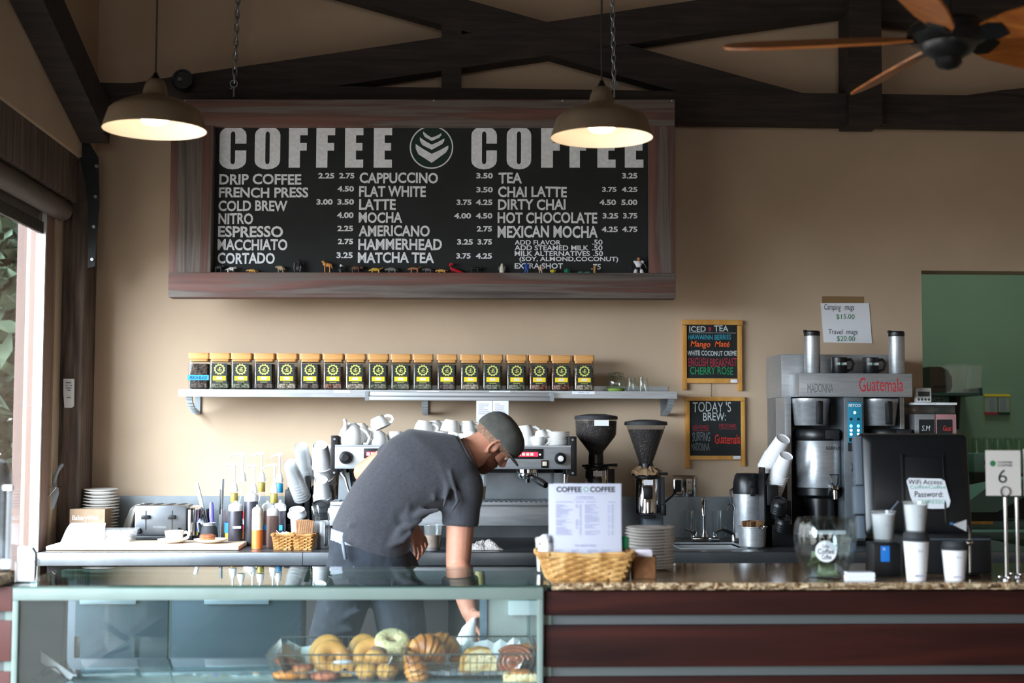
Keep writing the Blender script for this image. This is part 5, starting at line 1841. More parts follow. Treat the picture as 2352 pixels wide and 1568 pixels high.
for s_, x0, x1 in ((1, 772, 806), (-1, 1276, 1308)):
    part('side_leg', MB(u).prism([(X(x0), zz(1152)), (X(x1), zz(1152)), (X(x1) - (10 if s_ > 0 else -2), zz(1078)), (X(x0) + 2, zz(1078))], 60, 118), M['steel_dark'], em_)


def knob(px, py, r, light):
    k = part('steam_knob', MB(u).lathe([(0, 16), (r * .5, 16), (r * .55, 13), (r * .9, 12), (r, 8), (r * .95, 1), (0, 0)], 24, T=Matrix.Translation((X(px), 0, zz(py))) @ Matrix.Rotation(PI / 2, 4, 'X')), M['black'], em_)
    if light:
        part('knob_badge', MB(u).lathe([(0, 17), (r * .48, 16.6)], 20, T=Matrix.Translation((X(px), 0, zz(py))) @ Matrix.Rotation(PI / 2, 4, 'X')), M['ceramic'], k)


knob(793, 1051, 15, 0)
knob(1287, 1052, 14, 1)
for x0, red in ((834, 0), (1000, 0), (1182, 1)):
    kp = part('keypad', MB(u).box(X(x0), X(x0 + 66), -2, 1, zz(1053), zz(1030), bev=1), M['black'], em_)
    for i in range(5):
        xx = X(x0 + 7 + i * 9.6)
        bt = part('key', MB(u).box(xx, xx + 7, -3, -1.8, zz(1046), zz(1039)), M['light_red'] if (red and i == 4) else M['cream'], kp)
        part('key_glow', MB(u).box(xx - 1.2, xx + 8.2, -2.3, -1.8, zz(1047.5), zz(1037.5)), M['light_red'], kp)
    part('indicator', MB(u).lathe([(0, 1), (2, .5), (2.2, 0)], 10, T=Matrix.Translation((X(x0 + 58), -2, zz(1043))) @ Matrix.Rotation(PI / 2, 4, 'X')), M['light_white'], kp)
sw = part('rocker_switch', MB(u).box(X(1243), X(1260), -2, 1, zz(1074), zz(1056), bev=1), M['black'], em_)
part('rocker', MB(u).box(X(1246), X(1256), -4, -1.8, zz(1069), zz(1059), bev=1), M['cream'], sw)
part('steam_wand', MB(u).tube([(X(783), 40, zz(1078)), (X(784), 6, zz(1088)), (X(792), 0, zz(1098)), (X(806), -2, zz(1146))], [4, 4, 3.4, 2.6], 10), M['chrome'], em_)
part('steam_wand', MB(u).tube([(X(1299), 40, zz(1078)), (X(1299), 6, zz(1090)), (X(1298), 0, zz(1146))], [4, 4, 2.6], 10), M['chrome'], em_)
part('outlet_socket', MB(u).box(X(790), X(812), 117, 120, zz(1110), zz(1089)), M['black'], em_)
for gx in (880, 1045, 1215):
    gh = part('group_head', MB(u).lathe([(0, zz(1097)), (22, zz(1097)), (24, zz(1094)), (24, zz(1088)), (28, zz(1086)), (28, zz(1078)), (0, zz(1078))], 28, c=(X(gx), 40, 0)), M['chrome'], em_)
    if gx != 1045:
        pf = part('portafilter', MB(u).lathe([(0, zz(1109)), (6, zz(1109)), (8, zz(1101)), (20, zz(1099)), (21, zz(1095)), (0, zz(1095))], 24, c=(X(gx), 40, 0)).tube([(X(gx + 4), 30, zz(1097)), (X(gx + 12), 6, zz(1099))], 4.5, 10), M['chrome'], em_)
        part('portafilter_handle', MB(u).tube([(X(gx + 10), 8, zz(1098)), (X(gx + 18), -14, zz(1101)), (X(gx + 28), -34, zz(1107)), (X(gx + 36), -48, zz(1112))], [6, 7.5, 8.5, 7], 12), M['black'], pf)

# ---- cups, pots and saucers on the machine
MT = em_.location.z + zz(1026) * u + .0006


def onm(px, Y):
    return at(px, Y, MT)


def pot(px, Y, r, h, spout, label, flip=True, hx=1):
    """small round teapot or cup standing upside down"""
    p = onm(px, Y)
    u_ = U(p)
    t = thing('teapot', label, 'teapot', p, 0, 'white pots on the espresso machine')
    part('body', MB(u_).lathe([(r * .86, 0), (r * .9, .5), (r * 1.0, h * .18), (r * 1.0, h * .42), (r * .86, h * .68), (r * .6, h * .88), (r * .42, h * .95), (r * .4, h), (0, h)], 32), M['ceramic'], t)
    if spout:
        part('spout', MB(u_).tube([(-r * .5, -r * .55, h * .60), (-r * .42, -r * .75, h * .80), (-r * .40, -r * .8, h * 1.0), (-r * .5, -r * .8, h * 1.16)], [r * .26, r * .2, r * .15, r * .13], 10), M['ceramic'], t)
    part('handle', MB(u_).tube([(hx * r * .70, -r * .3, h * .78), (hx * r * 1.15, -r * .4, h * .62), (hx * r * 1.42, -r * .45, h * .36), (hx * r * 1.25, -r * .4, h * .12), (hx * r * .95, -r * .3, h * .10)], r * .12, 8), M['ceramic'], t)
    return t


pot(807, 5.92, 30, 54, 1, 'white upside down teapot with its spout up, window end of the machine top')
pot(826, 6.10, 30, 52, 0, 'white upside down teapot behind the one with its spout up')
pot(866, 5.95, 27, 36, 0, 'white cup base under a tipped cup, second from the window end of the machine top', hx=.6)
CG = 'white cups on the espresso machine'


def mcup(px, Y, z, r, h, rx, ry, hx, label, rz=0):
    p = onm(px, Y) + Vector((0, 0, 0))
    u_ = U(p)
    p.z += z * u_
    t = thing('white_cup', label, 'cup', p, 0, CG, (rx, ry, rz))
    cup_parts(t, u_, r, h, hx)
    return t


mcup(864, 5.97, 66, 23, 28, R(180), R(-25), 1, 'white cup tipped on top of another, its handle pointing up', R(-10))
mcup(908, 5.98, 34, 25, 34, R(180), 0, 1, 'white upside down cup just behind the lifted arm of the barista')
mcup(930, 6.10, 32, 24, 32, R(180), 0, 1, 'white upside down cup peeking over the shoulder of the barista')
mcup(968, 6.12, 34, 26, 34, R(180), 0, -1, 'white upside down cup in the bottom row behind the back of the barista')
mcup(974, 6.10, 58, 22, 25, R(180), R(6), 1, 'white cup on top of the row above the back of the barista')
mcup(994, 6.14, 58, 22, 25, R(180), R(-6), 1, 'white cup with its handle toward the cap, upper row above the back of the barista')
mcup(1012, 6.0, 34, 26, 34, R(180), 0, 1, 'white upside down cup at the collar of the barista, bottom row')
mcup(1037, 6.08, 60, 23, 27, R(180), R(8), 1, 'white cup with a big round handle, upper row beside the order slips')
mcup(1046, 6.0, 32, 24, 31, R(180), R(14), 1, 'white cup tilted below the big handled cup')
mcup(1074, 6.1, 58, 20, 26, R(180), 0, 1, 'white cup in the upper row partly behind the neck of the barista')
mcup(1080, 5.98, 34, 24, 33, R(180), 0, -1, 'white upside down cup at the nape of the barista')
mcup(1170, 6.12, 34, 25, 34, R(180), 0, 1, 'white upside down cup hidden behind the cap')
mcup(1204, 6.10, 48, 22, 30, R(180), R(-8), 1, 'white cup in the upper row just past the cap')
mcup(1208, 5.97, 30, 20, 30, R(180), 0, 1, 'white upside down cup just past the cap, bottom row')
mcup(1236, 5.95, 0, 17, 23, 0, 0, 1, 'small white espresso cup upright beside the saucers')
mcup(1240, 5.96, 38, 16, 20, R(180), R(-14), 1, 'small white espresso cup tipped upside down into another')
base = onm(1279, 5.98)
u_ = U(base)
ms = plate_mesh(u_, 29)
for i in range(7):
    tag(link('small_saucer', ms, M['ceramic'], None, base + Vector((random.uniform(-.8, .8) * u_, 0, i * 4.6 * u_))), 'small white saucer, %s from the top of the stack on the espresso machine' % ORD[6 - i], 'saucer', 'saucers stacked on the espresso machine')

# ---- glass with juice on the drip tray, iced coffee and cloth on the counter
DT = em_.location.z + zz(1150) * u + .0006
p = at(1103, 5.90, DT)
u_ = U(p)
t = thing('juice_glass', 'clear plastic cup of yellow juice on the drip tray', 'cup', p)
part('clear_cup', MB(u_).lathe([(0, 0), (11, 0), (16, 60), (16.6, 61), (15.6, 61), (11, 2), (0, 1.5)], 24), M['clear_plastic'], t)
part('juice', MB(u_).lathe([(0, 2), (10.4, 2), (12.8, 32), (0, 32)], 24), M['juice'], t)
part('lid', MB(u_).lathe([(0, 66), (8, 66), (15, 62), (16.6, 61)], 24), M['clear_plastic'], t)
p = onb(994, 5.76)
u_ = U(p)
t = thing('iced_coffee', 'clear plastic cup half full of milky iced coffee on the worktop', 'cup', p)
part('clear_cup', MB(u_).lathe([(0, 0), (16, 0), (17, 1), (21.5, 57), (22.4, 58), (22.2, 60), (20.8, 59), (16, 2), (0, 1.5)], 28), M['clear_plastic'], t)
part('coffee', MB(u_).lathe([(15.6, 9), (18.5, 36), (0, 36)], 28).lathe([(15.6, 9), (15.8, 9)], 28), M['coffee'], t)
part('dark_syrup', MB(u_).lathe([(0, 1.6), (15.2, 1.6), (15.7, 9), (0, 9)], 28), M['coffee_dark'], t)
p = onb(1114, 5.84)
u_ = U(p)
b = MB(u_)
n, m_ = 26, 14
G = []
for i in range(n + 1):
    row = []
    for j in range(m_ + 1):
        a_, c_ = i / n * 2 - 1, j / m_ * 2 - 1
        ed = max(0, 1 - abs(a_) ** 3) * max(0, 1 - abs(c_) ** 2.5)
        z = ed * (13 + 6 * math.sin(a_ * 5 + c_ * 2) + 4 * math.sin(c_ * 7 - a_ * 3) + (8 if -.5 < a_ < -.1 else 0) * ed) + .6
        row.append(b._v((a_ * 42 + 2 * math.sin(c_ * 5), c_ * 30, max(.5, z))))
    G.append(row)
for i in range(n):
    for j in range(m_):
        b._f([G[i][j], G[i + 1][j], G[i + 1][j + 1], G[i][j + 1]])
solo('bar_cloth', b, M['towel'], 'crumpled pale grey cloth on the worktop in front of the espresso machine', 'cloth', p, 0, None, 180)

# ================================================================ GRINDERS
def grinder(px, Y, label, prof_h, prof_b, lidz, crumple, y0):
    p = onb(px, Y)
    u_ = U(p)
    z_ = lambda py: (P(px, py, Y).z - p.z) / u_
    t = thing('coffee_grinder', label, 'coffee grinder', p, 0, 'coffee grinders')
    part('hopper', MB(u_).lathe([(r, z_(y)) for r, y in prof_h], 40), M['hopper'], t)
    part('beans', MB(u_).lathe([(r, z_(y)) for r, y in prof_b], 40), M['beans'], t)
    part('hopper_lid', MB(u_).lathe([(0, z_(lidz[0])), (20, z_(lidz[0] + .6)), (lidz[2], z_(lidz[0] + 5)), (lidz[2] + 1.5, z_(lidz[0] + 8)), (lidz[2] + 1.5, z_(lidz[1])), (lidz[2] - 3, z_(lidz[1])), (0, z_(lidz[1] - 2))], 40), M['rubber'], t)
    part('neck', MB(u_).lathe([(17, z_(y0 - 28)), (18, z_(y0 - 8)), (24, z_(y0 - 6)), (24, z_(y0)), (0, z_(y0))], 28), M['black'], t)
    zt_ = z_(y0)
    bd = part('motor_body', MB(u_).prismT(rrect(27, 32, 12), z_(1180), zt_ - 4, Matrix.Translation((16, 18, 0))).box(-24, 42, -14, 60, 0, 10, bev=3).prismT(rrect(24, 26, 8), 10, z_(1180), Matrix.Translation((16, 20, 0))), M['grey_plastic'] if crumple else M['black'], t)
    dz0 = z_(1178)
    part('doser', MB(u_).lathe([(0, dz0), (25, dz0), (27, dz0 + 2), (27, zt_ - 8), (25, zt_ - 5), (0, zt_ - 4)], 32, c=(0, -16, 0)), M['chrome'], t)
    part('doser_ring', MB(u_).lathe([(0, zt_ - 5), (28, zt_ - 5), (28.5, zt_ - 1), (26, zt_ + 2), (0, zt_ + 2)], 32, c=(0, -16, 0)), M['black'], t)
    part('doser_window', MB(u_).lathe([(27.4, dz0 + 38), (27.4, dz0 + 66)], 10, c=(0, -16, 0)) if False else MB(u_).box(-12, 9, -44.5, -40, zt_ - 52, zt_ - 24, bev=3), M['black'], t)
    part('sticker', MB(u_).box(-11, 10, -44, -40, zt_ - 20, zt_ - 8), M['paper'], t)
    part('dosing_lever', MB(u_).tube([(24, -22, dz0 + 8), (34, -26, dz0 + 8)], 4, 8).box(30, 42, -34, -22, dz0 - 4, dz0 + 22, bev=3), M['black'], t)
    part('collar_lever', MB(u_).tube([(14, -20, zt_ + 4), (30, -26, zt_ + 5), (46, -28, zt_ + 5)], [2.4, 3, 3.6], 8).tube([(-14, -20, zt_ + 4), (-34, -26, zt_ + 3)], [2, 3], 8), M['black'], t)
    part('portafilter_fork', MB(u_).box(-16, 16, -46, -10, dz0 - 10, dz0 - 4, bev=2), M['black'], t)
    return t, u_, zt_


g1, u1, z1_ = grinder(1369, 6.12, 'coffee grinder with a round deep hopper beside the espresso machine', [(16, 1046), (18, 1036), (44, 1003), (47, 997), (48.5, 960), (48.5, 955)], [(0, 1046), (15, 1045), (17, 1036), (43, 1003), (46, 997), (47.4, 966), (0, 966)], (950, 963, 48.5), 0, 1072)
part('sticker', MB(u1).box(-9, 24, -49.6, -47.6, (P(1369, 978, 6.12).z - g1.location.z) / u1, (P(1369, 965, 6.12).z - g1.location.z) / u1), M['paper'], g1)
g2, u2, z2_ = grinder(1484, 6.12, 'coffee grinder with a cone hopper and crumpled brown paper round its neck', [(14, 1076), (16, 1062), (44, 982), (46.5, 975), (47.5, 970)], [(0, 1074), (13, 1073), (15, 1062), (42.5, 986), (0, 986)], (963, 976, 48), 1, 1092)
b = MB(u2)
n = 30
rows = []
for r_, zq in ((18, 16), (26, 12), (33, 6), (34, -2), (30, -6)):
    rows.append([Vector(((r_ + random.uniform(-4, 4)) * math.cos(2 * PI * k / n), (r_ + random.uniform(-4, 4)) * math.sin(2 * PI * k / n) - 6, z2_ + zq + 4 + random.uniform(-4, 4))) for k in range(n)])
b.loft(rows, cap=False)
part('brown_paper_wrap', b, M['kraft'], g2, ang=20)

# ================================================================ SINK TAPS, glasses by the backsplash
p = onb(1618, 6.22)
u_ = U(p)
t = thing('sink_faucet', 'chrome swan neck faucet behind the small sink', 'faucet', p)
part('spout', MB(u_).tube([(0, 0, 6), (0, 0, 60), (0, -3, 88), (-3, -12, 98), (-6, -22, 94), (-8, -28, 84), (-8, -30, 62)], [6, 5, 5, 5, 4.6, 4.4, 4], 12), M['chrome'], t)
part('base_plate', MB(u_).box(-30, 34, -10, 10, 0, 12, bev=3).lathe([(9, 10), (7, 20), (6, 26)], 20), M['chrome'], t)
for s_ in (-1, 1):
    part('handle', MB(u_).lathe([(7, 10), (6, 18), (8, 24), (0, 26)], 16, c=(s_ * 24, 0, 0)).tube([(s_ * 24, 0, 22), (s_ * 46, -6, 30)], [3, 2], 8), M['chrome'], t)
p = onb(1686, 6.2)
t = thing('water_tap', 'slim chrome drinking water tap beside the airpot', 'faucet', p)
u_ = U(p)
part('spout', MB(u_).tube([(0, 0, 8), (1, 0, 70), (-2, -2, 84), (-9, -4, 88), (-16, -6, 82), (-18, -7, 74)], 2.4, 10), M['chrome'], t)
part('base', MB(u_).lathe([(7, 0), (7, 18), (5, 22), (0, 22)], 16), M['chrome'], t)
part('lever', MB(u_).tube([(-4, -4, 20), (-18, -8, 26), (-30, -10, 30)], [4, 4, 2.6], 8), M['black'], t)
gm = MB(u_).lathe([(0, 0), (15, 0), (17, 2), (18, 66), (17, 66), (15.6, 4), (0, 3)], 24).mesh('glass', 40)
for px, lab in ((1590, 'clear tall glass standing behind the faucet toward the grinders'), (1652, 'clear tall glass standing behind the faucet toward the airpot')):
    tag(link('drinking_glass', gm, M['glass'], None, onb(px, 6.38)), lab, 'glass', 'glasses behind the sink')

# ================================================================ AIRPOT, bucket of sugar packets, spoon
p = onb(1719, 6.22)
u_ = U(p)
t = thing('airpot', 'tall stainless airpot with a black pump top beside the sink', 'airpot', p)
part('body', MB(u_).lathe([(0, 0), (33, 0), (34, 3), (34, 112), (0, 112)], 36), M['steel'], t)
part('base_ring', MB(u_).lathe([(34.6, 0), (35, 2), (35, 9), (34.2, 10)], 36), M['black'], t)
part('pump_head', MB(u_).lathe([(35, 110), (35.5, 116), (34, 136), (30, 152), (26, 157), (0, 158)], 36), M['black'], t)
part('spout', MB(u_).box(-6, 8, -44, -30, 124, 142, bev=3).box(-4, 6, -46, -40, 106, 126, bev=2), M['black'], t)
part('handle', MB(u_).tube([(-33, 0, 122), (-41, 0, 118), (-42, 0, 96), (-38, 0, 86)], 2.6, 8), M['black'], t)
p = onb(1728, 5.92)
u_ = U(p)
t = thing('steel_caddy', 'round stainless caddy of brown sugar packets in front of the airpot', 'caddy', p)
part('pot', MB(u_).lathe([(0, 0), (26, 0), (30, 4), (32, 46), (35, 47), (35, 49), (31, 48), (28, 4), (0, 2)], 32), M['steel'], t)
part('clip', MB(u_).tube([(8, -33, 46), (14, -35, 54), (20, -36, 50), (16, -35, 44)], 1.2, 6), M['chrome'], t)
me_ = MB(u_).box(-9, 9, -.8, .8, 0, 44, bev=.3).mesh('packet')
for k in range(14):
    a_ = 2 * PI * k / 14
    o = link('sugar_packet', me_, M['sugar'], None, p + Vector((18 * math.cos(a_) * u_, 16 * math.sin(a_) * u_, 17 * u_)), (random.uniform(-.15, .15), random.uniform(-.12, .12), random.uniform(-.8, .8)))
    tag(o, 'brown sugar packet standing upright in the steel caddy', 'sugar packet', 'sugar packets in the caddy')
o = solo('teaspoon', MB(u_).tube([(-12, 0, 1.6), (4, -4, 1.6)], 1.3, 6).tube([(4, -4, 1.6), (10, -5, 2), (14, -6, 2)], [1.2, 4, 2], 8, flat=.4), M['chrome'], 'small steel spoon lying on the worktop edge beside the caddy', 'spoon', onb(1752, 5.80))

# ================================================================ BLACK CUP TOWER with leaning paper cups
t = thing('cup_tower', 'tall black cup and lid tower beside the coffee brewer', 'rack', onb(1794, 5.98))
u_ = U(t.location)
part('back_panel', MB(u_).box(-34, 30, 60, 66, 0, 165).box(-36, -33, 10, 66, 0, 180), M['black'], t)
part('cradle', MB(u_).box(-30, -2, 10, 60, 92, 140, bev=4), M['black'], t)
part('cradle', MB(u_).box(-14, 26, 2, 50, 60, 104, bev=4), M['black'], t)
part('cradle', MB(u_).box(-22, 30, -6, 50, 0, 50, bev=4), M['black'], t)
leaning_stack('paper_cup', 1799, 1007, 6.06, 23, 58, 5, 9, (.34, -.85, 1), 'paper_cup', 'white paper cup on top of the upper leaning stack by the brewer', 'white paper cup nested in the upper leaning stack by the brewer', 'upper paper cups by the brewer')
leaning_stack('paper_cup', 1806, 1046, 5.98, 21.5, 54, 14, 5.5, (.20, -.75, 1), 'paper_cup', 'white paper cup on top of the lower leaning stack by the brewer', 'white paper cup nested in the lower leaning stack by the brewer', 'lower paper cups by the brewer')
for k, (px, py) in enumerate(((1792, 1150), (1800, 1190))):
    p = P(px, py, 5.90)
    dv = Vector((.06, -.6, 1)).normalized()
    me_ = lid_mesh(U(p), 18).mesh('lid', 50)
    for i in range(4):
        o = link('black_cup_cover', me_, M['black'], None, p - dv * (i * 6 * U(p)))
        o.rotation_euler = dv.to_track_quat('Z', 'Y').to_euler()
        tag(o, ('black lid in the %s column of the cup tower' % ('upper', 'lower')[k]), 'lid', 'lids of the %s column' % ('upper', 'lower')[k])
# ================================================================ TWIN COFFEE BREWER
FBY = 6.02
br_ = thing('coffee_brewer', 'large twin stainless coffee brewer with GUATEMALA written on its hood', 'coffee brewer', onb(1960, FBY))
br_['label'] = 'large twin stainless coffee brewer with red handwriting on its hood'
u = U(br_.location)


def z2(py):
    return (P(1960, py, FBY).z - br_.location.z) / u


X2 = lambda px: px - 1960.0
part('hood', MB(u).box(X2(1838), X2(2103), 0, 180, z2(911), z2(857), bev=2), M['steel'], br_)
part('tank_housing', MB(u).box(X2(1818), X2(2095), 90, 250, z2(911), z2(809), bev=2), M['steel'], br_)
part('back_body', MB(u).box(X2(1820), X2(2100), 150, 250, 8, z2(911), bev=1), M['steel_dark'], br_)
part('side_column', MB(u).box(X2(1818), X2(1833), 60, 152, 8, z2(911), bev=1), M['steel'], br_)
part('side_column', MB(u).box(X2(2092), X2(2103), 60, 152, 8, z2(911), bev=1), M['steel'], br_)
part('recess', MB(u).box(X2(1846), X2(1946), 140, 151, 20, z2(913)).box(X2(1998), X2(2090), 140, 151, 20, z2(913)), M['black'], br_)
part('centre_column', MB(u).box(X2(1947), X2(1994), 20, 150, 8, z2(911), bev=2), M['steel_dark'], br_)
part('foot_base', MB(u).box(X2(1820), X2(2103), 10, 250, 0, 10, bev=2), M['black'], br_)
pn = part('control_panel', MB(u).box(X2(1955), X2(1989), 17.5, 20.5, z2(1034), z2(922), bev=3), M['teal_panel'], br_)
part('panel_base', MB(u).box(X2(1955), X2(1989), 17, 20, z2(1036), z2(1016), bev=2), M['ink'], br_)
texts('lettering', [('FETCO', X2(1957) * u, X2(1986) * u, z2(934) * u, z2(927) * u)], 17.2 * u, M['paper'], br_, bold=.03, shear=.2)
for px, py, m_, r in ((1972, 947, 'light_white', 3.2), (1963, 962, 'ink', 3.4), (1980, 962, 'ink', 3.4), (1963, 978, 'light_blue', 3.6), (1980, 978, 'light_blue', 3.6), (1963, 988, 'light_white', 3.2), (1980, 988, 'light_white', 3.2), (1963, 997, 'light_white', 3.2), (1980, 997, 'light_white', 3.2), (1972, 1024, 'light_white', 3.4)):
    part('button', MB(u).lathe([(0, 2), (r * .7, 1.6), (r, 0)], 12, T=Matrix.Translation((X2(px), 17.4, z2(py))) @ Matrix.Rotation(PI / 2, 4, 'X')), M[m_], pn)
for px in (1958, 1976):
    part('display', MB(u).box(X2(px), X2(px + 9), 16.8, 18, z2(1014), z2(1005)), M['ink'], pn)
texts('lettering', [('MADONNA', X2(1857) * u, X2(1917) * u, z2(902) * u, z2(881) * u)], -.4 * u, M['steel_dark'], br_, wob=.03)
texts('lettering', [('Guatemala', X2(1978) * u, X2(2081) * u, z2(898) * u, z2(866) * u)], -.5 * u, M['ink_red'], br_, bold=-.004, wob=.03)
bf = MB(u)
zc_ = z2(1073)
for s_ in (-1, 1):
    bf.prism([(X2(1971), zc_), (X2(1971) + s_ * 9, zc_ + 12), (X2(1971) + s_ * 5, zc_ + 1), (X2(1971) + s_ * 8, zc_ - 11), (X2(1971) + s_ * 2, zc_ - 7)], 18.8, 20.4)
part('butterfly_decal', bf, M['ink'], br_)
part('key_lock', MB(u).lathe([(5, 0), (4, 8), (0, 9)], 14, T=Matrix.Translation((X2(1972), 20, z2(1102))) @ Matrix.Rotation(PI / 2, 4, 'X')).box(X2(1972), X2(1977), 8, 11, z2(1114), z2(1100)), M['chrome'], br_)
part('maker_plate', MB(u).box(X2(1958), X2(1985), 18.5, 20.4, z2(1207), z2(1202)), M['steel'], br_)
for cx_, lab in ((1881, 0), (2044, 1)):
    bk = part('brew_basket', MB(u).lathe([(0, z2(977)), (36, z2(977)), (38, z2(974)), (44, z2(926)), (46, z2(923)), (46, z2(914)), (0, z2(914))], 36, c=(X2(cx_), 70, 0)), M['steel'], br_)
    part('basket_handle', MB(u).box(X2(cx_) + 2, X2(cx_) + 16, 10, 30, z2(974), z2(920), bev=4), M['black'], bk)
    part('basket_sticker', MB(u).box(X2(cx_) - 24, X2(cx_) - 1, 27.2, 33, z2(962), z2(938)), M['paper'], bk) if False else None
for cx_, lab in ((1882, 'stainless thermal coffee server with a tap under the brewer, not hidden by the till'), (2044, 'thermal coffee server under the brewer mostly hidden behind the black till screen')):
    p = at(cx_, FBY + .14, CB + .0102 * 1.8)
    t = thing('thermal_server', lab, 'coffee server', p, 0, 'thermal servers under the brewer')
    us = U(p)
    z3 = lambda py: (P(cx_, py, FBY + .03).z - p.z) / us
    part('stand', MB(us).lathe([(40, 0), (42, 3), (40, 8), (36, 12), (34, z3(1146)), (46, z3(1141)), (0, z3(1140))], 36), M['black'], t)
    part('steel_body', MB(us).lathe([(51, z3(1122)), (52, z3(1119)), (52, z3(1013)), (51, z3(1011)), (0, z3(1011))], 44), M['steel'], t)
    part('base_ring', MB(us).lathe([(0, z3(1141)), (50, z3(1141)), (52.6, z3(1138)), (52.6, z3(1122)), (51, z3(1120))], 44), M['black'], t)
    part('top_ring', MB(us).lathe([(51.5, z3(1012)), (53, z3(1010)), (53, z3(990)), (50, z3(985)), (0, z3(984))], 44), M['black'], t)
    part('latch', MB(us).box(2, 34, -56, -46, z3(1008), z3(987), bev=2), M['black_matte'], t)
    texts('lettering', [('LUXUS', 4 * us, 38 * us, z3(1032) * us, z3(1025) * us)], -53.4 * us, M['ink'], t, bold=.02)
    tp = part('tap', MB(us).box(14, 28, -66, -50, z3(1128), z3(1116), bev=2).tube([(20, -62, z3(1126)), (20, -64, z3(1146))], [6, 5.4], 12), M['chrome'], t)
    part('tap_guard', MB(us).tube([(10, -56, z3(1090)), (30, -56, z3(1090)), (28, -60, z3(1108)), (22, -62, z3(1120)), (14, -60, z3(1108))], 1.8, 6, True), M['black'], tp)

# ---- mugs for sale on the brewer
HZ = br_.location.z + z2(857) * u + .0006
for px, lab in ((1866, 'tall stainless travel mug on the brewer nearer the chalkboards'), (2060, 'tall stainless travel mug on the brewer nearer the green room')):
    p = at(px, FBY + .06, HZ)
    u_ = U(p)
    t = thing('travel_mug', lab, 'travel mug', p, 0, 'travel mugs on the brewer')
    part('body', MB(u_).lathe([(0, 0), (17, 0), (18, 2), (18, 86), (0, 86)], 32), M['steel'], t)
    part('lid', MB(u_).lathe([(18, 86), (18.6, 88), (18.6, 95), (16, 98), (0, 98)], 32).box(-20, -12, -4, 4, 94, 100, bev=1), M['black'], t)
for px, lab in ((1927, 'black enamel camping mug, nearer the window of the two on the brewer'), (2000, 'black enamel camping mug, nearer the green room of the two on the brewer')):
    p = at(px, FBY + .07, HZ)
    u_ = U(p)
    t = thing('camping_mug', lab, 'mug', p, 0, 'camping mugs on the brewer')
    part('body', MB(u_).lathe([(0, 1), (17, 0), (18.5, 2), (18.5, 36), (19.4, 37), (18.2, 37.4), (17.6, 36), (17, 3), (0, 2)], 32), M['black'], t)
    part('handle', MB(u_).tube([(17, 0, 32), (28, 0, 33), (34, 0, 24), (30, 0, 10), (18, 0, 6)], 2.2, 8, flat=1.5), M['black'], t)
    texts('lettering', [('COFFEE', -13 * u_, -3 * u_, 19 * u_, 25 * u_), ('COFFEE', 3 * u_, 13 * u_, 19 * u_, 25 * u_)], -18.9 * u_, M['paper'], t, bold=.03)
    part('emblem', MB(u_).lathe([(0, 0), (3, 0)], 16, T=Matrix.Translation((0, -19, 22)) @ Matrix.Rotation(PI / 2, 4, 'X')), M['ink_green'], t)

# ================================================================ BULK BIN, TIMER AND SMALL CUP beside the brewer
p = onb(2153, 6.12)
t = thing('bulk_bin', 'double bulk bean bin with handwritten black labels beside the brewer', 'bin', p)
u_ = U(p)
z4 = lambda py: (P(2153, py, 6.12).z - p.z) / u_
for x0, x1, m_, tx, tm in ((-49, -1, 'steel', 'S.M', 'chalk_white'), (1, 49, 'pink_panel', 'Guat', 'chalk_scarlet')):
    c = part('bin_body', MB(u_).box(x0, x1, 0, 120, 0, z4(951), bev=1), M[m_], t)
    part('black_label', MB(u_).box(x0 + (10 if x0 < 0 else 2), x1 - (2 if x0 < 0 else 10), -1, .5, z4(1020), z4(963)), M['ink'], c)
    texts('lettering', [(tx, (x0 + 16) * u_, (x1 - 12) * u_, z4(989) * u_, z4(977) * u_)], -1.4 * u_, M[tm], c, shear=.2)
    part('clear_hood', MB(u_).box(x0 + 1, x1 - 1, 2, 118, z4(950), z4(930), bev=1), M['hopper'], t)
    part('white_lid', MB(u_).box(x0 - 1, x1 + 1, -4, 122, z4(930), z4(924), bev=1), M['white_plastic'], t)
part('lid_knob', MB(u_).lathe([(2, z4(924)), (2, z4(920)), (9, z4(917)), (10, z4(914)), (0, z4(913))], 16, c=(20, 30, 0)), M['black'], t)
BZ = p.z + z4(924) * u_ + .0006
p2 = at(2122, 6.15, BZ)
t = thing('kitchen_timer', 'white digital timer standing on the bulk bin', 'timer', p2)
part('body', MB(u_).box(-19, 19, 0, 14, 0, 34, bev=4), M['white_plastic'], t)
part('screen', MB(u_).box(-13, 14, -.6, .5, 14, 25), M['lcd'], t)
for x in (-12, -4, 4, 12):
    part('button', MB(u_).lathe([(0, 1), (2.6, .6), (3, 0)], 12, T=Matrix.Translation((x, 0, 7)) @ Matrix.Rotation(PI / 2, 4, 'X')), M['lcd'], t)
solo('deli_tub', MB(u_).lathe([(0, 0), (9, 0), (10.4, 13), (11.4, 13.4), (11.4, 15), (0, 15)], 24), M['white_plastic'], 'small white lidded tub standing behind the timer', 'tub', at(2117, 6.3, BZ) + Vector((0, 0, .052)))
bpy.data.objects['deli_tub'].location.z = BZ

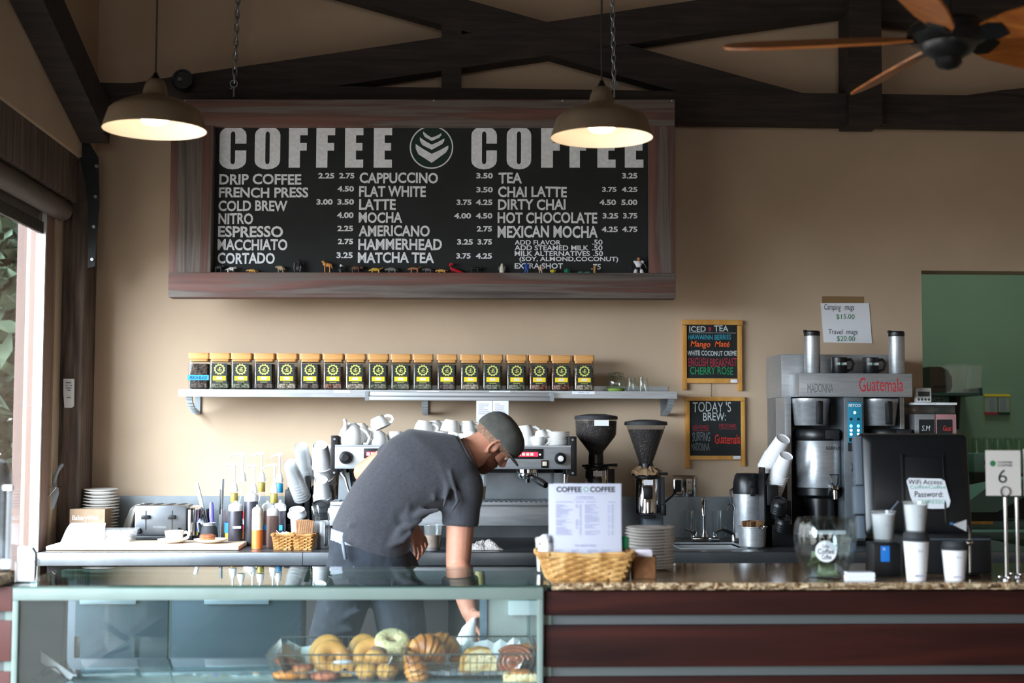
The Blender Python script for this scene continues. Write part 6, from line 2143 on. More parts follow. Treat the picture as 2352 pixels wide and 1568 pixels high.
# ================================================================ GREEN BACK ROOM
GY = YG
p = P(2200, 906, GY - .2)
t = thing('green_room_shelf', 'dark green shelf on a bracket in the back room', 'shelf', P(2200, 908, GY - .3))
u_ = U(t.location)
part('board', MB(u_).box(-75, 58, 0, .3 / u_ - 1, 0, 6).box(55, 58, 0, .3 / u_ - 1, 0, 18), mat('dark_teal_shelf', '#2c4a45', .6), t)
part('bracket', MB(u_).prism([(20, 0), (32, 0), (27, -78), (24, -78)], .18 / u_, .3 / u_ - 1), M['iron'], t)
SZ2 = t.location.z + 6 * u_ + .0006
for k, (px, w_, d_, hh, lab) in enumerate(((2192, 26, 0, 64, 'clear plastic food bin on the green room shelf beside the brown case'), (2230, 24, .02, 62, 'clear plastic food bin at the far end of the green room shelf'))):
    p = at(px, GY - .26 + d_, SZ2)
    b = MB(u_)
    b.loft([[(x, y, z) for x, y in rrect(a_, c_, 5)] for a_, c_, z in ((w_ * .86, 34, 0), (w_, 38, hh), (w_ + 2, 40, hh), (w_ + 2, 40, hh + 2))], cap=False)
    b.prismT(rrect(w_ * .86, 34, 5), 0, 1)
    solo('food_bin', b, M['frost'], lab, 'bin', p + Vector((0, .06, 0)), 0, 'clear bins on the green room shelf')
p = at(2152, GY - .2, SZ2)
b = MB(u_)
rr = []
for y in (-30, 28):
    rr.append([Vector((x, y, z)) for x, z in ((-26, 2), (20, 2), (26, 14), (25, 36), (16, 52), (0, 60), (-26, 60))])
b.loft(rr)
t = thing('brown_case', 'dark brown rounded leather case on the green room shelf', 'case', p)
part('case_shell', b, M['brown_vinyl'], t, ang=50)
part('seam', MB(u_).tube([(-20, -31, 16), (18, -31, 16)], 1.2, 6), M['black'], t)
t = thing('notice_board', 'yellow edged notice with two printed sheets on the green wall', 'notice', P(2290, 930, GY - .012))
a = rect(t, 2261, 906, 2318, 948)
part('backing', MB().box(a[0], a[1], -.002, .01, a[2], a[3]), mat('muted_notice_paper', '#8a9a90', .8), t)
for (x0, y0, x1, y1, m_) in ((2260, 905, 2319, 910, 'label_yellow'), (2260, 946, 2291, 952, 'chalk_red'), (2291, 946, 2319, 952, 'logo_green'), (2290.5, 911, 2292.5, 946, 'ink'), (2259.5, 905, 2261, 985, 'label_yellow'), (2318, 905, 2319.5, 985, 'label_yellow')):
    a = rect(t, x0, y0, x1, y1)
    part('border', MB().box(a[0], a[1], -.005, -.001, a[2], a[3]), M[m_], t)
q = MB()
for k in range(8):
    for x0, x1 in ((2272, 2286), (2297, 2312)):
        a = rect(t, x0, 914 + k * 3.6, x1 - random.uniform(0, 4), 915.6 + k * 3.6)
        q.box(a[0], a[1], -.004, -.002, a[2], a[3])
part('print', q, M['ink_grey'], t)
# counter, dish machine, glass rack in the back room
gz = P(2280, 1215, 7.4).z
xg0 = P(2200, 1215, 7.4).x
solo('back_room_table', MB().box(xg0, xg0 + 1.6, 7.2, YG - .01, gz - .04, gz, bev=.004).box(xg0 + .02, xg0 + .08, 7.25, 7.31, 0, gz - .04).box(xg0 + .02, xg0 + .08, YG - .1, YG - .04, 0, gz - .04).box(xg0 + 1.5, xg0 + 1.56, 7.25, 7.31, 0, gz - .04).box(xg0 + 1.5, xg0 + 1.56, YG - .1, YG - .04, 0, gz - .04), M['teal_plastic'], 'grey teal table in the dim back room', 'table')
t = thing('kitchen_machine', 'grey teal machine with a sloping hood in the back room', 'machine', at(2290, 7.4, gz + .0006))
u_ = U(t.location)
zz5 = lambda py: (P(2290, py, 7.4).z - t.location.z) / u_
part('sloped_hood', MB(u_).prism([(-72, zz5(1176)), (-66, zz5(1152)), (-20, zz5(1118)), (90, zz5(1096)), (90, zz5(1128)), (0, zz5(1176))], 0, 120), M['teal_plastic'], t)
part('dark_band', MB(u_).prism([(-72, zz5(1196)), (-72, zz5(1177)), (0, zz5(1177)), (90, zz5(1129)), (90, zz5(1150)), (20, zz5(1196))], 2, 118), M['iron'], t)
part('body', MB(u_).box(-66, 90, 6, 118, 0, zz5(1197)), M['teal_plastic'], t)
part('front_rail', MB(u_).box(-62, -10, -4, 4, zz5(1204), zz5(1197), bev=1), M['pine'], t)
t = thing('glass_rack', 'crate of upturned glasses in the back room', 'crate', at(2310, 8.1, P(2310, 1085, 8.1).z))
u_ = U(t.location)
part('crate', MB(u_).box(-74, 80, 0, 100, 0, 44, bev=3), M['teal_plastic'], t)
part('crate_slot', MB(u_).box(-50, -46, -1, 1, 18, 28).box(20, 24, -1, 1, 18, 28), M['ink'], t)
solo('rack_stand', MB().box(t.location.x - 74 * u_, t.location.x + 90 * u_, t.location.y, YG - .02, gz + .001, t.location.z - .001), M['iron'], 'dark stand under the crate of glasses in the back room', 'stand')
gm = MB(u_).lathe([(0, 36), (9, 36), (11, 33), (12, 0), (11, 0), (9.6, 32), (0, 34)], 14).mesh('upturned_glass', 40)
for k in range(6):
    tag(link('upturned_glass', gm, M['glass_green'], None, t.location + Vector(((-60 + k * 25) * u_, 20 * u_, 44 * u_ + .0006))), 'upturned glass in the crate of the back room', 'glass', 'glasses in the back room crate')
solo('grey_door_bar', MB().box(XO + .004, XO + .03, YW + .165, YW + .2, P(2122, 925, YW + .17).z, P(2120, 722, YW + .17).z), M['grey_plastic'], 'slim grey vertical bar at the edge of the opening', 'bar')
bpy.data.objects['grey_door_bar'].name = 'door_track'
# ================================================================ THE BARISTA
Y0 = 5.15
PU = U(P(950, 1200, Y0))


def W_(px, py, dy=0.0):
    return P(px, py, Y0 + dy)


def ering(c, w, dp, n=28, pw=2.0, dyo=0.0):
    """elliptical ring: c centre, w half width vector, dp half depth along Y"""
    o = []
    for k in range(n):
        a = 2 * PI * k / n
        ca, sa = math.cos(a), math.sin(a)
        ca = math.copysign(abs(ca) ** (2 / pw), ca)
        sa = math.copysign(abs(sa) ** (2 / pw), sa)
        o.append(c + w * ca + Vector((0, dp * sa + dyo, 0)))
    return o


def torso_rings(rows, grow=0.0, n=28):
    rr = []
    for (lx, ly), (rx, ry), dp in rows:
        a, b = W_(lx, ly), W_(rx, ry)
        c, w = (a + b) / 2, (b - a) / 2
        rr.append(ering(c, w * (1 + grow / w.length), dp + grow, n, 2.35))
    return rr


def limb(b, pts, rs, seg=16, sub=6, flat=1.0):
    """smooth tapering limb through joints"""
    P_, R_ = [], []
    n = len(pts)
    for i in range(n - 1):
        p0, p1, p2, p3 = pts[max(i - 1, 0)], pts[i], pts[i + 1], pts[min(i + 2, n - 1)]
        for k in range(sub):
            t = k / sub
            P_.append(.5 * ((2 * p1) + (p2 - p0) * t + (2 * p0 - 5 * p1 + 4 * p2 - p3) * t * t + (3 * p1 - p0 - 3 * p2 + p3) * t ** 3))
            R_.append(rs[i] + (rs[i + 1] - rs[i]) * t)
    P_.append(pts[-1])
    R_.append(rs[-1])
    b.tube(P_, R_, seg, flat=flat)
    b.ell(pts[0], (R_[0],) * 3, 14, 8)
    b.ell(pts[-1], (R_[-1],) * 3, 14, 8)


torso = [((764, 1262), (950, 1300), .115), ((768, 1206), (934, 1262), .116), ((784, 1170), (940, 1226), .122), ((818, 1112), (955, 1196), .125), ((858, 1062), (990, 1172), .125), ((898, 1014), (1030, 1160), .122), ((944, 988), (1080, 1128), .108), ((1006, 996), (1096, 1098), .082), ((1054, 1010), (1090, 1066), .058)]
SL, EL, WL = W_(938, 1036, .03), W_(838, 1084, .14), W_(934, 1196, .24)
SR_, ER, WR = W_(1062, 1118, -.02), W_(1052, 1298, -.03), W_(1080, 1408, -.20)
# head frame: the head is bent down toward his right
HC = W_(1133, 1025)
hu = Vector((.80, .02, .60)).normalized()
hf = Vector((.60, .16, -.80))
hf = (hf - hu * hf.dot(hu)).normalized()
hr = hf.cross(hu)
HS = PU
HM = Matrix(((hf.x, hr.x, hu.x, HC.x), (hf.y, hr.y, hu.y, HC.y + .075), (hf.z, hr.z, hu.z, HC.z), (0, 0, 0, 1))) @ Matrix.Diagonal((HS, HS, HS, 1))


def H(f, r, u):
    return HM @ Vector((f, r, u))


body = MB()
body.loft(torso_rings(torso, -.006))
# neck
limb(body, [W_(1062, 1046, .03), W_(1092, 1036, .05), W_(1118, 1022, .07)], [.062, .060, .060], 18)
# head
body.ell((-8, 0, 30), (57, 49, 46), 28, 18, T=HM)
body.ell((10, 0, -6), (34, 38, 50), 24, 16, T=HM)
body.ell((20, 0, -44), (19, 23, 16), 18, 12, T=HM)
body.ell((32, 0, 23), (13, 33, 10), 18, 10, T=HM)
body.ell((24, -22, -6), (12, 11, 13), 14, 10, T=HM)
body.ell((24, 22, -6), (12, 11, 13), 14, 10, T=HM)
body.tube([(38, 0, 18), (44, 0, 4), (51, 0, -8), (46, 0, -13)], [5, 6.5, 7.5, 5.5], 12, T=HM)
body.ell((44, -6, -11), (5.5, 5, 4.5), 10, 8, T=HM)
body.ell((44, 6, -11), (5.5, 5, 4.5), 10, 8, T=HM)
body.ell((40, 0, -26), (7, 13, 4.2), 14, 8, T=HM)
body.ell((39, 0, -33), (7, 11, 4.2), 14, 8, T=HM)
for s_ in (-1, 1):                      # ears: a dish that stands off the head with a rolled rim
    body.ell((0, s_ * 43, 0), (7, 9, 13), 14, 10, T=HM)
    body.tube([Vector((-5 + 11 * math.cos(a_), s_ * (50 - 5 * math.cos(a_)), 1 + 20 * math.sin(a_))) for a_ in [R(60 + 215 * i / 16) for i in range(17)]], [3.4] * 12 + [3.6, 4, 4.6, 4.8, 4.2], 10, T=HM)
    body.ell((-5, s_ * 46, 1), (9, 4.5, 17), 14, 10, T=HM)
# arms
limb(body, [SL, (SL + EL) / 2 + Vector((0, 0, .004)), EL], [.056, .050, .041], 18)
limb(body, [EL, EL + (WL - EL) * .35, WL], [.042, .045, .029], 18)
limb(body, [SR_, (SR_ + ER) / 2, ER], [.060, .050, .043], 18)
limb(body, [ER, ER + (WR - ER) * .4, WR], [.043, .044, .029], 18)


def hand(b, wrist, fwd, palm_n, curl, side, size=1.0, spread=.16):
    """palm, four bent fingers and a thumb; fwd: towards the fingers, palm_n: out of the palm"""
    fwd = fwd.normalized()
    palm_n = (palm_n - fwd * palm_n.dot(fwd)).normalized()
    lat = fwd.cross(palm_n) * side          # towards the thumb
    k = size
    c = wrist + fwd * .048 * k
    T = Matrix(((fwd.x, lat.x, palm_n.x, c.x), (fwd.y, lat.y, palm_n.y, c.y), (fwd.z, lat.z, palm_n.z, c.z), (0, 0, 0, 1)))
    b.ell((0, 0, 0), (.056 * k, .042 * k, .018 * k), 18, 10, T=T)
    b.ell((.02 * k, 0, 0), (.034 * k, .041 * k, .016 * k), 16, 8, T=T)
    b.ell((-.02 * k, .024 * k, .006 * k), (.030 * k, .018 * k, .016 * k), 12, 8, T=T)
    for i, (ln_, off) in enumerate(((.070, .034), (.079, .0115), (.073, -.0115), (.058, -.033))):
        a = curl[i]
        p = c + fwd * .046 * k + lat * off * k
        d = (fwd + lat * spread * off / .03).normalized()
        pts = [p - d * .012 * k, p]
        ang = 0
        for s_, fr in enumerate((.45, .31, .24)):
            ang += a * (.8, 1.0, .8)[s_]
            pts.append(pts[-1] + (d * math.cos(ang) + palm_n * math.sin(ang)) * ln_ * fr * k)
        b.tube(pts, [.0088 * k, .0086 * k, .0080 * k, .0074 * k, .0062 * k], 10)
        b.ell(pts[-1], (.0066 * k,) * 3, 8, 6)
    a = curl[4]
    p = c - fwd * .022 * k + lat * .030 * k
    d = (fwd * .75 + lat * .8 + palm_n * .25 * (1 + a)).normalized()
    d2 = (fwd * .95 + lat * (.3 - a * .4) + palm_n * (.25 + a * .5)).normalized()
    pts = [p - d * .01 * k, p + d * .022 * k, p + d * .045 * k, p + d * .045 * k + d2 * .028 * k]
    b.tube(pts, [.014 * k, .0125 * k, .0108 * k, .0082 * k], 10)
    b.ell(pts[-1], (.0082 * k,) * 3, 8, 6)


hand(body, WL, (W_(972, 1258, .24) - WL), Vector((-.45, .55, -.45)), (.45, .5, .55, .6, .4), -1)
hand(body, WR, (W_(1090, 1462, -.27) - WR), Vector((.5, .35, .15)), (.35, .42, .5, .55, .9), 1)
# legs (inside the jeans) and feet
HL, KL, AL = W_(812, 1300, 0), W_(742, 1545, -.02), W_(728, 1842, .04)
HR, KR, AR = W_(902, 1312, .02), W_(942, 1560, .0), W_(962, 1846, .06)
for a_, k_, f_ in ((HL, KL, AL), (HR, KR, AR)):
    limb(body, [a_, (a_ + k_) / 2, k_, (k_ + f_) / 2 + Vector((0, .01, 0)), f_], [.080, .072, .055, .050, .036], 18)
per = thing('person', 'barista in a grey flat cap and charcoal T-shirt bending down to the pastry case', 'person', Vector((HL.x, Y0, 0)))
body.bm.transform(Matrix.Translation(-per.location))
part('body', voxel(body, 'body', .0040, it=5), M['skin'], per)


def chp(name, mb, m, vox=None, it=4, ang=180, label=None):
    mb.bm.transform(Matrix.Translation(-per.location))
    o = part(name, voxel(mb, name, vox, it=it) if vox else mb, m, per, ang)
    if label:
        o['label'] = label
    return o


# T-shirt: torso shell and two short sleeves, open at the cuffs, with folds
sh_ = MB()
rows = torso[1:]
tr_ = torso_rings(rows[:-1] + [((1050, 1004), (1092, 1074), .064)], .010)
for i_, k_ in ((0, .045), (1, .02)):          # the hem hangs lower at the back
    for p_ in tr_[i_]:
        p_.z -= k_ * max(0.0, min(1.0, (Y0 - p_.y) / .11))
sh_.loft(tr_)
sl_end = SL + (EL - SL) * .48
limb(sh_, [SL + Vector((.03, 0, -.012)), SL, SL + (EL - SL) * .25], [.075, .072, .068], 20)
sh_.tube([SL, SL + (EL - SL) * .25, sl_end], [.072, .068, .062], 22)
sr_end = SR_ + (ER - SR_) * .50
limb(sh_, [SR_ + Vector((-.03, 0, .03)), SR_, SR_ + (ER - SR_) * .22], [.082, .078, .072], 20)
sh_.tube([SR_, SR_ + (ER - SR_) * .25, sr_end], [.076, .070, .066], 22)
# folds that gather at the waist and armpit
random.seed(21)
for k in range(26):
    x, y = random.uniform(800, 940), random.uniform(1150, 1260)
    if (x - 800) * .45 + 1206 < y - 6:
        continue
    L_ = random.uniform(18, 46)
    a_ = R(random.uniform(-80, 20))
    bnd = random.uniform(-8, 8)
    sh_.tube([W_(x, y, -.112), W_(x + L_ * .5 * math.cos(a_) + bnd, y + L_ * .5 * math.sin(a_), -.116), W_(x + L_ * math.cos(a_), y + L_ * math.sin(a_), -.110)], [.006, random.uniform(.010, .017), .006], 8)
for pts, r_ in (([(842, 1218), (842, 1172), (872, 1120)], .016), ([(870, 1236), (884, 1196), (872, 1158)], .018), ([(900, 1252), (920, 1216), (960, 1200)], .020), ([(884, 1258), (926, 1240), (948, 1222)], .016), ([(1018, 1166), (1030, 1120), (1006, 1060)], .012), ([(1034, 1180), (1052, 1150), (1034, 1080)], .012), ([(800, 1206), (830, 1200), (858, 1214)], .014), ([(930, 1200), (968, 1178), (1010, 1170)], .018), ([(1000, 1150), (990, 1110), (962, 1086)], .013)):
    sh_.tube([W_(x, y, -.116) for x, y in pts], [r_ * .4, r_ * .8, r_ * .4], 10)
shirt = chp('t_shirt', sh_, M['shirt'], .006, it=9)
# narrow collar band and the dark cord
cr = ering((W_(1052, 1006) + W_(1092, 1076)) / 2, (W_(1092, 1076) - W_(1052, 1006)) / 2 * 1.06, .068, 40)
chp('collar', MB().tube(cr, .006, 8, True), M['shirt'])
nl_ = ering((W_(1064, 1006) + W_(1098, 1074)) / 2, (W_(1098, 1074) - W_(1064, 1006)) / 2 * 1.02, .067, 40)
chp('neck_cord', MB().tube(nl_, .0022, 6, True), M['ink'])
# jeans
jn = MB()
jn.loft(torso_rings([((758, 1330), (962, 1352), .125), ((757, 1290), (950, 1318), .124), ((761, 1234), (938, 1264), .115)], .006))
for a_, k_, f_ in ((HL, KL, AL), (HR, KR, AR)):
    limb(jn, [a_, (a_ + k_) / 2, k_, (k_ + f_) / 2, f_ + Vector((0, 0, .05))], [.098, .090, .074, .068, .060], 20)
for pts in ([(770, 1300), (800, 1330), (850, 1340)], [(752, 1400), (790, 1418), (830, 1400)], [(742, 1440), (770, 1452), (812, 1446)]):
    jn.tube([W_(x, y, -.095) for x, y in pts], [.008, .015, .008], 8)
jeans = chp('jeans', jn, M['jeans'], .0075, it=4)
wb = MB()
wb.loft(torso_rings([((763, 1240), (936, 1266), .115), ((765, 1212), (930, 1250), .111)], .007), cap=False)
chp('belt', wb, M['belt'], label='light grey webbing belt')
pk = MB()
pk.tube([W_(x, y, -.137) for x, y in ((812, 1300), (820, 1340), (862, 1352), (900, 1346), (902, 1308))], .0022, 6)
pk.tube([W_(x, y, -.135) for x, y in ((786, 1240), (790, 1262), (794, 1284))], .006, 6)
chp('pocket_seam', pk, mat('pale_denim_stitching', '#7d8894', .9))
# shoes
for f_, sx_ in ((AL, -.1), (AR, .1)):
    so = MB()
    so.ell((f_.x + sx_ * .2, f_.y + .07, .045), (.048, .135, .045), 20, 10)
    so.ell((f_.x, f_.y + .0, .07), (.045, .06, .06), 16, 8)
    for v in so.bm.verts:
        v.co.z = max(v.co.z, .002)
    chp('shoe', so, M['black_matte'])
# short hair at the nape and temples, beard
hh = MB()
hh.ell((-8, 0, 26), (61.5, 50.5, 45), 40, 28, T=HM)
Hi = HM.inverted()
dl = []
for v in hh.bm.verts:
    q = Hi @ v.co
    keep = (q.z < 26 + .13 * q.x) and (q.x < 8 or (q.x < 34 and abs(q.y) > 30)) and q.z > -20 + max(0, q.x + 40) * .42
    if not keep:
        dl.append(v)
bmesh.ops.delete(hh.bm, geom=dl, context='VERTS')
chp('hair', hh, M['hair'])
bd = MB()
bd.ell((17, 0, -40), (27, 32, 25), 26, 18, T=HM, noise=.015)
bd.ell((12, 0, -24), (31.5, 40.5, 28), 26, 18, T=HM, noise=.012)
bd.ell((9, -36.5, -2), (8, 4, 18), 14, 10, T=HM, noise=.02)
bd.ell((9, 36.5, -2), (8, 4, 18), 14, 10, T=HM, noise=.02)
bd.ell((22, -21, -24), (18, 13, 17), 16, 10, T=HM, noise=.02)
bd.ell((22, 21, -24), (18, 13, 17), 16, 10, T=HM, noise=.02)
bd.ell((26, 0, -36), (20, 22, 16), 18, 12, T=HM, noise=.02)
bd.ell((41, 0, -21), (7, 15, 3.2), 14, 8, T=HM)
bd.ell((26, 0, -46), (18, 23, 18), 20, 12, T=HM, noise=.02)
chp('beard', bd, M['beard'], .0045, it=3)
eb = MB()
for s_ in (-1, 1):
    eb.tube([(44, s_ * 8, 18), (43, s_ * 17, 22), (36, s_ * 28, 19)], [2, 3, 2], 8, T=HM)
chp('eyebrow', eb, M['beard'])
for s_ in (-1, 1):
    ey = MB().ell((36, s_ * 16, 8), (7, 7, 6), 14, 10, T=HM)
    chp('eye', ey, M['ceramic'])
    chp('iris', MB().ell((41.2, s_ * 16, 6.5), (2.4, 3, 3), 10, 8, T=HM), M['ink'])
    lid_ = MB().ell((36, s_ * 16, 10.5), (8.4, 8.8, 5), 14, 10, T=HM)
    chp('eyelid', lid_, M['skin'])
# flat cap: soft crown, band, short visor
cp = MB()


def rimz(f):
    return 17 + f * .13


n = 48
rows = []
for sc_, h_ in ((1.0, 0), (1.035, .10), (1.05, .25), (1.03, .45), (.96, .65), (.84, .80), (.66, .91), (.42, .975), (.2, .995)):
    row = []
    for k in range(n):
        a = 2 * PI * k / n
        ca, sa = math.cos(a), math.sin(a)
        f = ca * (55 if ca > 0 else 65) * sc_ - 2
        r = sa * 54 * sc_
        z0 = rimz(f if sc_ >= 1 else f / sc_)
        top = 77 - .0016 * (f + 22) ** 2
        row.append(H(f, r, z0 + (top - z0) * h_ + (1.2 * math.sin(a * 9) * h_ if h_ < .7 else 0)))
    rows.append(row)
cp.loft(rows)
cap_ = chp('flat_cap', cp, M['cap'])


def cpart(name, mb, m):
    mb.bm.transform(Matrix.Translation(-per.location))
    return part(name, mb, m, cap_, 180)


vs = MB()
A, Bq = [], []
for k in range(25):
    a = R(-62 + 124 * k / 24)
    ca, sa = math.cos(a), math.sin(a)
    e = max(0, (ca - .45) / .55)
    row = []
    for t_ in (0, .35, .7, 1):
        f = (50 + 23 * e * t_) * ca + 1
        r = sa * (53 + 6 * e * t_)
        row.append((f, r, rimz(f) - 1 - 5 * t_ * e + 2 * t_ * (1 - t_) * e))
    A.append([vs._v(H(f, r, z + 1.6)) for f, r, z in row])
    Bq.append([vs._v(H(f, r, z - 1.6)) for f, r, z in row])
for k in range(24):
    for j in range(3):
        vs._f([A[k][j], A[k + 1][j], A[k + 1][j + 1], A[k][j + 1]])
        vs._f([Bq[k][j + 1], Bq[k + 1][j + 1], Bq[k + 1][j], Bq[k][j]])
    vs._f([A[k][3], A[k + 1][3], Bq[k + 1][3], Bq[k][3]])
cpart('visor', vs, M['cap'])
sm = MB()
for pts in ([(-58, -24, 46), (-20, -48, 50), (20, -46, 46), (44, -30, 46)], [(-50, -8, 64), (-10, -14, 76.5), (24, -12, 70), (48, -8, 52)]):
    sm.tube([Vector(q) * 1.0 for q in pts], 1.0, 6, T=HM)
cpart('cap_seam', sm, M['cap'])
# the white bag he is filling
bg = MB()
rr = []
for py, px0, px1, dy in ((1418, 1084, 1094, .01), (1440, 1062, 1098, .03), (1470, 1046, 1100, .05), (1510, 1040, 1102, .055), (1545, 1044, 1100, .05)):
    a, b_ = W_(px0, py, -.27), W_(px1, py, -.27)
    c, w_ = (a + b_) / 2, (b_ - a) / 2
    rr.append([c + w_ * math.cos(t_) + Vector((0, dy * math.sin(t_), 0)) for t_ in [2 * PI * k / 18 for k in range(18)]])
bg.loft(rr)
o0 = rr[2][0]
bg.bm.transform(Matrix.Translation(-o0))
solo('paper_bag', bg, M['paper'], 'white paper bag held in the lowered hand of the barista', 'bag', o0, 0, None, 60)
# ================================================================ THINGS ON THE GRANITE COUNTER
def onc(px, Y, z=0.0):
    return at(px, Y, CS + .0006 + z)


# ---- menu basket with menu cards
p = onc(1343, 4.13)
u = U(p)
t = thing('menu_basket', 'tan wicker basket of menu cards at the case end of the granite counter', 'basket', p)
b = wicker(MB(u), 84, 52, 106, 66, 58, 9, 16, 4.0, amp=.95)
b.prismT(rrect(82, 50, 16), 1, 4)
part('weave', b, M['wicker'], t)
BZ_ = p.z + 5 * u


def card(px0, px1, py0, py1, Y, label, print_=False, th=.003):
    """menu card standing in the basket, slightly leaning back"""
    c = thing('menu_card', label, 'menu', at((px0 + px1) / 2, Y, BZ_), 0, 'menu cards in the basket', (R(-4), 0, 0))
    a, z1 = LP(c, px0, py0)
    b_, _ = LP(c, px1, py1)
    part('sheet', MB().box(a, b_, -.001, th, 0, z1, bev=.0008), M['card'], c)
    return c


c1 = card(1271, 1428, 1110, 1275, 4.12, 'white printed menu card at the front of the wicker basket')
tt = []


def cbx_(s, x0, y0, x1, y1):
    return (s, *rect(c1, x0, y0, x1, y1, -.0016))


texts('heading', [cbx_('COFFEE', 1278, 1117, 1336, 1130), cbx_('COFFEE', 1355, 1117, 1413, 1130)], -.0016, M['ink'], c1, bold=.035)
a = rect(c1, 1340, 1116, 1352, 1131, -.0016)
part('emblem', MB().lathe([((a[1] - a[0]) * .36, 0), ((a[1] - a[0]) * .5, 0)], 24, T=Matrix.Translation(((a[0] + a[1]) / 2, -.0017, (a[2] + a[3]) / 2)) @ Matrix.Rotation(PI / 2, 4, 'X')), mat('soft_green_print', '#5f9580', .8), c1, ang=0)
texts('subheading', [cbx_('COFFEE BAR', 1323, 1139, 1364, 1144), cbx_('TEA SELECTION', 1319, 1250, 1369, 1255)], -.0016, M['ink_grey'], c1, bold=.03)
q = MB()


def ln(x0, x1, y, h=1.6):
    a_ = rect(c1, x0, y, x1, y + h, -.0016)
    q.box(a_[0], a_[1], -.0018, -.001, a_[2], a_[3])


ln(1297, 1397, 1132.5, 1.2)
ln(1317, 1370, 1146, 1.2)
for x0, x1 in ((1277, 1316), (1322, 1340), (1346, 1369), (1396, 1414)):
    ln(x0, x1, 1151.5, 2)
random.seed(3)
for k in range(33):
    y = 1158 + k * 2.15
    if k not in (15, 23):
        ln(1277, 1277 + random.uniform(10, 40), y, 1.3)
        ln(1331, 1335, y, 1.3)
        if k < 4 or 14 < k < 26:
            ln(1322, 1328, y, 1.3)
    if k not in (10, 20, 26, 27):
        ln(1343, 1343 + random.uniform(10, 36), y, 1.3)
        ln(1404, 1409, y, 1.3)
        ln(1396, 1401, y, 1.3) if k % 3 else None
for x0 in (1275, 1312, 1349, 1382):
    for k in range(3):
        ln(x0, x0 + random.uniform(8, 24), 1262 + k * 2.6, 1.4)
part('print', q, M['ink_grey'], c1)
random.seed(11)
for k in range(5):
    card(1262 - k * .5 + (0, 2, 1, 3, 0)[k], 1424 + k * 1.5, 1113 - k * .6, 1275, 4.131 + k * .009, ['white menu card directly behind the printed front card', 'second white menu card behind the front one', 'third white menu card behind the front one', 'fourth white menu card behind the front one', 'rearmost white menu card in the wicker basket'][k])
solo('paper_napkin', MB(u).ell((-92, 0, 88), (14, 12, 12), 14, 8, noise=.2).ell((-88, 0, 60), (18, 16, 26), 14, 8, noise=.16), M['foam'], 'white crumpled napkins at the window end of the menu basket', 'napkin', p, 0, None, 180)
p2 = thing('steel_cup', 'small steel tumbler standing behind the menu basket', 'tumbler', onc(1241, 4.34))
part('wall', MB(U(p2.location)).lathe([(0, 0), (8, 0), (13, 76), (14, 77), (12.6, 77), (7.6, 2), (0, 1)], 24), M['chrome'], p2)
p2 = thing('green_bottle', 'small brown bottle with a bright green cap behind the menu basket', 'bottle', onc(1436, 4.16) + Vector((0, 0, .0)))
us = U(p2.location)
part('bottle', MB(us).lathe([(0, 0), (11, 0), (12, 2), (12, 64), (0, 66)], 20), M['cardboard'], p2)
part('cap', MB(us).lathe([(9, 66), (9, 90), (6, 93), (0, 93)], 18), M['green_plastic'], p2)

# ---- cork box of sugar, big plates
p = onc(1478, 4.14)
us = U(p)
t = thing('cork_box', 'small square brown cork box of packets beside the menu basket', 'box', p)
b = MB(us)
b.loft([[(x, y, z) for x, y in rrect(27, 24, 5)] for z in (0, 50)], cap=False).prismT(rrect(26, 23, 5), 0, 3)
b.loft([[(x, y, z) for x, y in rrect(24, 21, 5)] for z in (3, 50)], cap=False)
part('box', b, mat('cork_brown', '#7a4f2c', .8, var=.2, vs=60), t)
f = MB(us)
for k in range(6):
    f.box(-20, 18, -18 + k * 6.5, -16 + k * 6.5, 6, 62 + random.uniform(-4, 5), bev=1)
o = tag(link('sweetener_packet', f.mesh('sweetener_packet'), mat('pale_lilac_paper', '#d9cfd6', .85), None, p), 'pale sweetener packets standing in the cork box', 'packets')
o['kind'] = 'stuff'
base = onc(1493, 4.40)
us = U(base)
pm1, pm2 = plate_mesh(us, 56), plate_mesh(us, 58)
for i in range(14):
    o = link('large_plate', pm1 if i % 3 else pm2, M['ceramic'], None, base + Vector((random.uniform(-2.5, 2.5) * us, random.uniform(-2, 2) * us, i * 6.9 * us)), (R(.8) if i == 13 else 0, R(-1.2) if i == 13 else 0, 0))
    tag(o, 'large white plate, %s from the top of the stack on the granite counter' % ORD[13 - i], 'plate', 'plates on the granite counter')

# ---- tip jar
p = onc(1896, 4.13)
us = U(p)
t = thing('tip_jar', 'lobed clear glass tip jar with banknotes and a round white sticker', 'jar', p)
pr = [(0, 0), (38, 0), (44, 4), (58, 34), (66, 66), (69, 96), (66, 122), (60, 136)]
part('glass_body', MB(us).lathe(pr, 80, lobes=10, lobe_amp=.05), M['thick_glass'], t)
part('glass_inner', MB(us).lathe([(0, 7), (36, 7), (54, 34), (62, 66), (65, 96), (62, 122), (57, 136), (60, 136.5)], 80, lobes=10, lobe_amp=.05), M['thick_glass'], t)
st_ = part('round_sticker', MB(us).lathe([(0, 0), (24, 0), (24, 1), (0, 1)], 36, T=Matrix.Translation((-17, -68.5, 66)) @ Matrix.Rotation(R(82), 4, 'X')), M['paper'], t)
T = Matrix.Translation((-17 * us, -69.6 * us, 66 * us)) @ Matrix.Rotation(R(-8), 4, 'X')
texts('lettering', [('Coffee', -19 * us, 19 * us, -6 * us, 6 * us), ('Coffee', -10 * us, 12 * us, -18 * us, -7 * us), ('Coffee', -8 * us, 8 * us, 7 * us, 15 * us)], 0, M['ink'], st_, bold=.02, T=T)
part('paper_band', MB(us).lathe([(61.5, 104), (61.7, 110)], 60), M['paper'], t) if False else part('paper_band', MB(us).box(-48, 36, -46, -45, 102, 111), M['paper'], t)
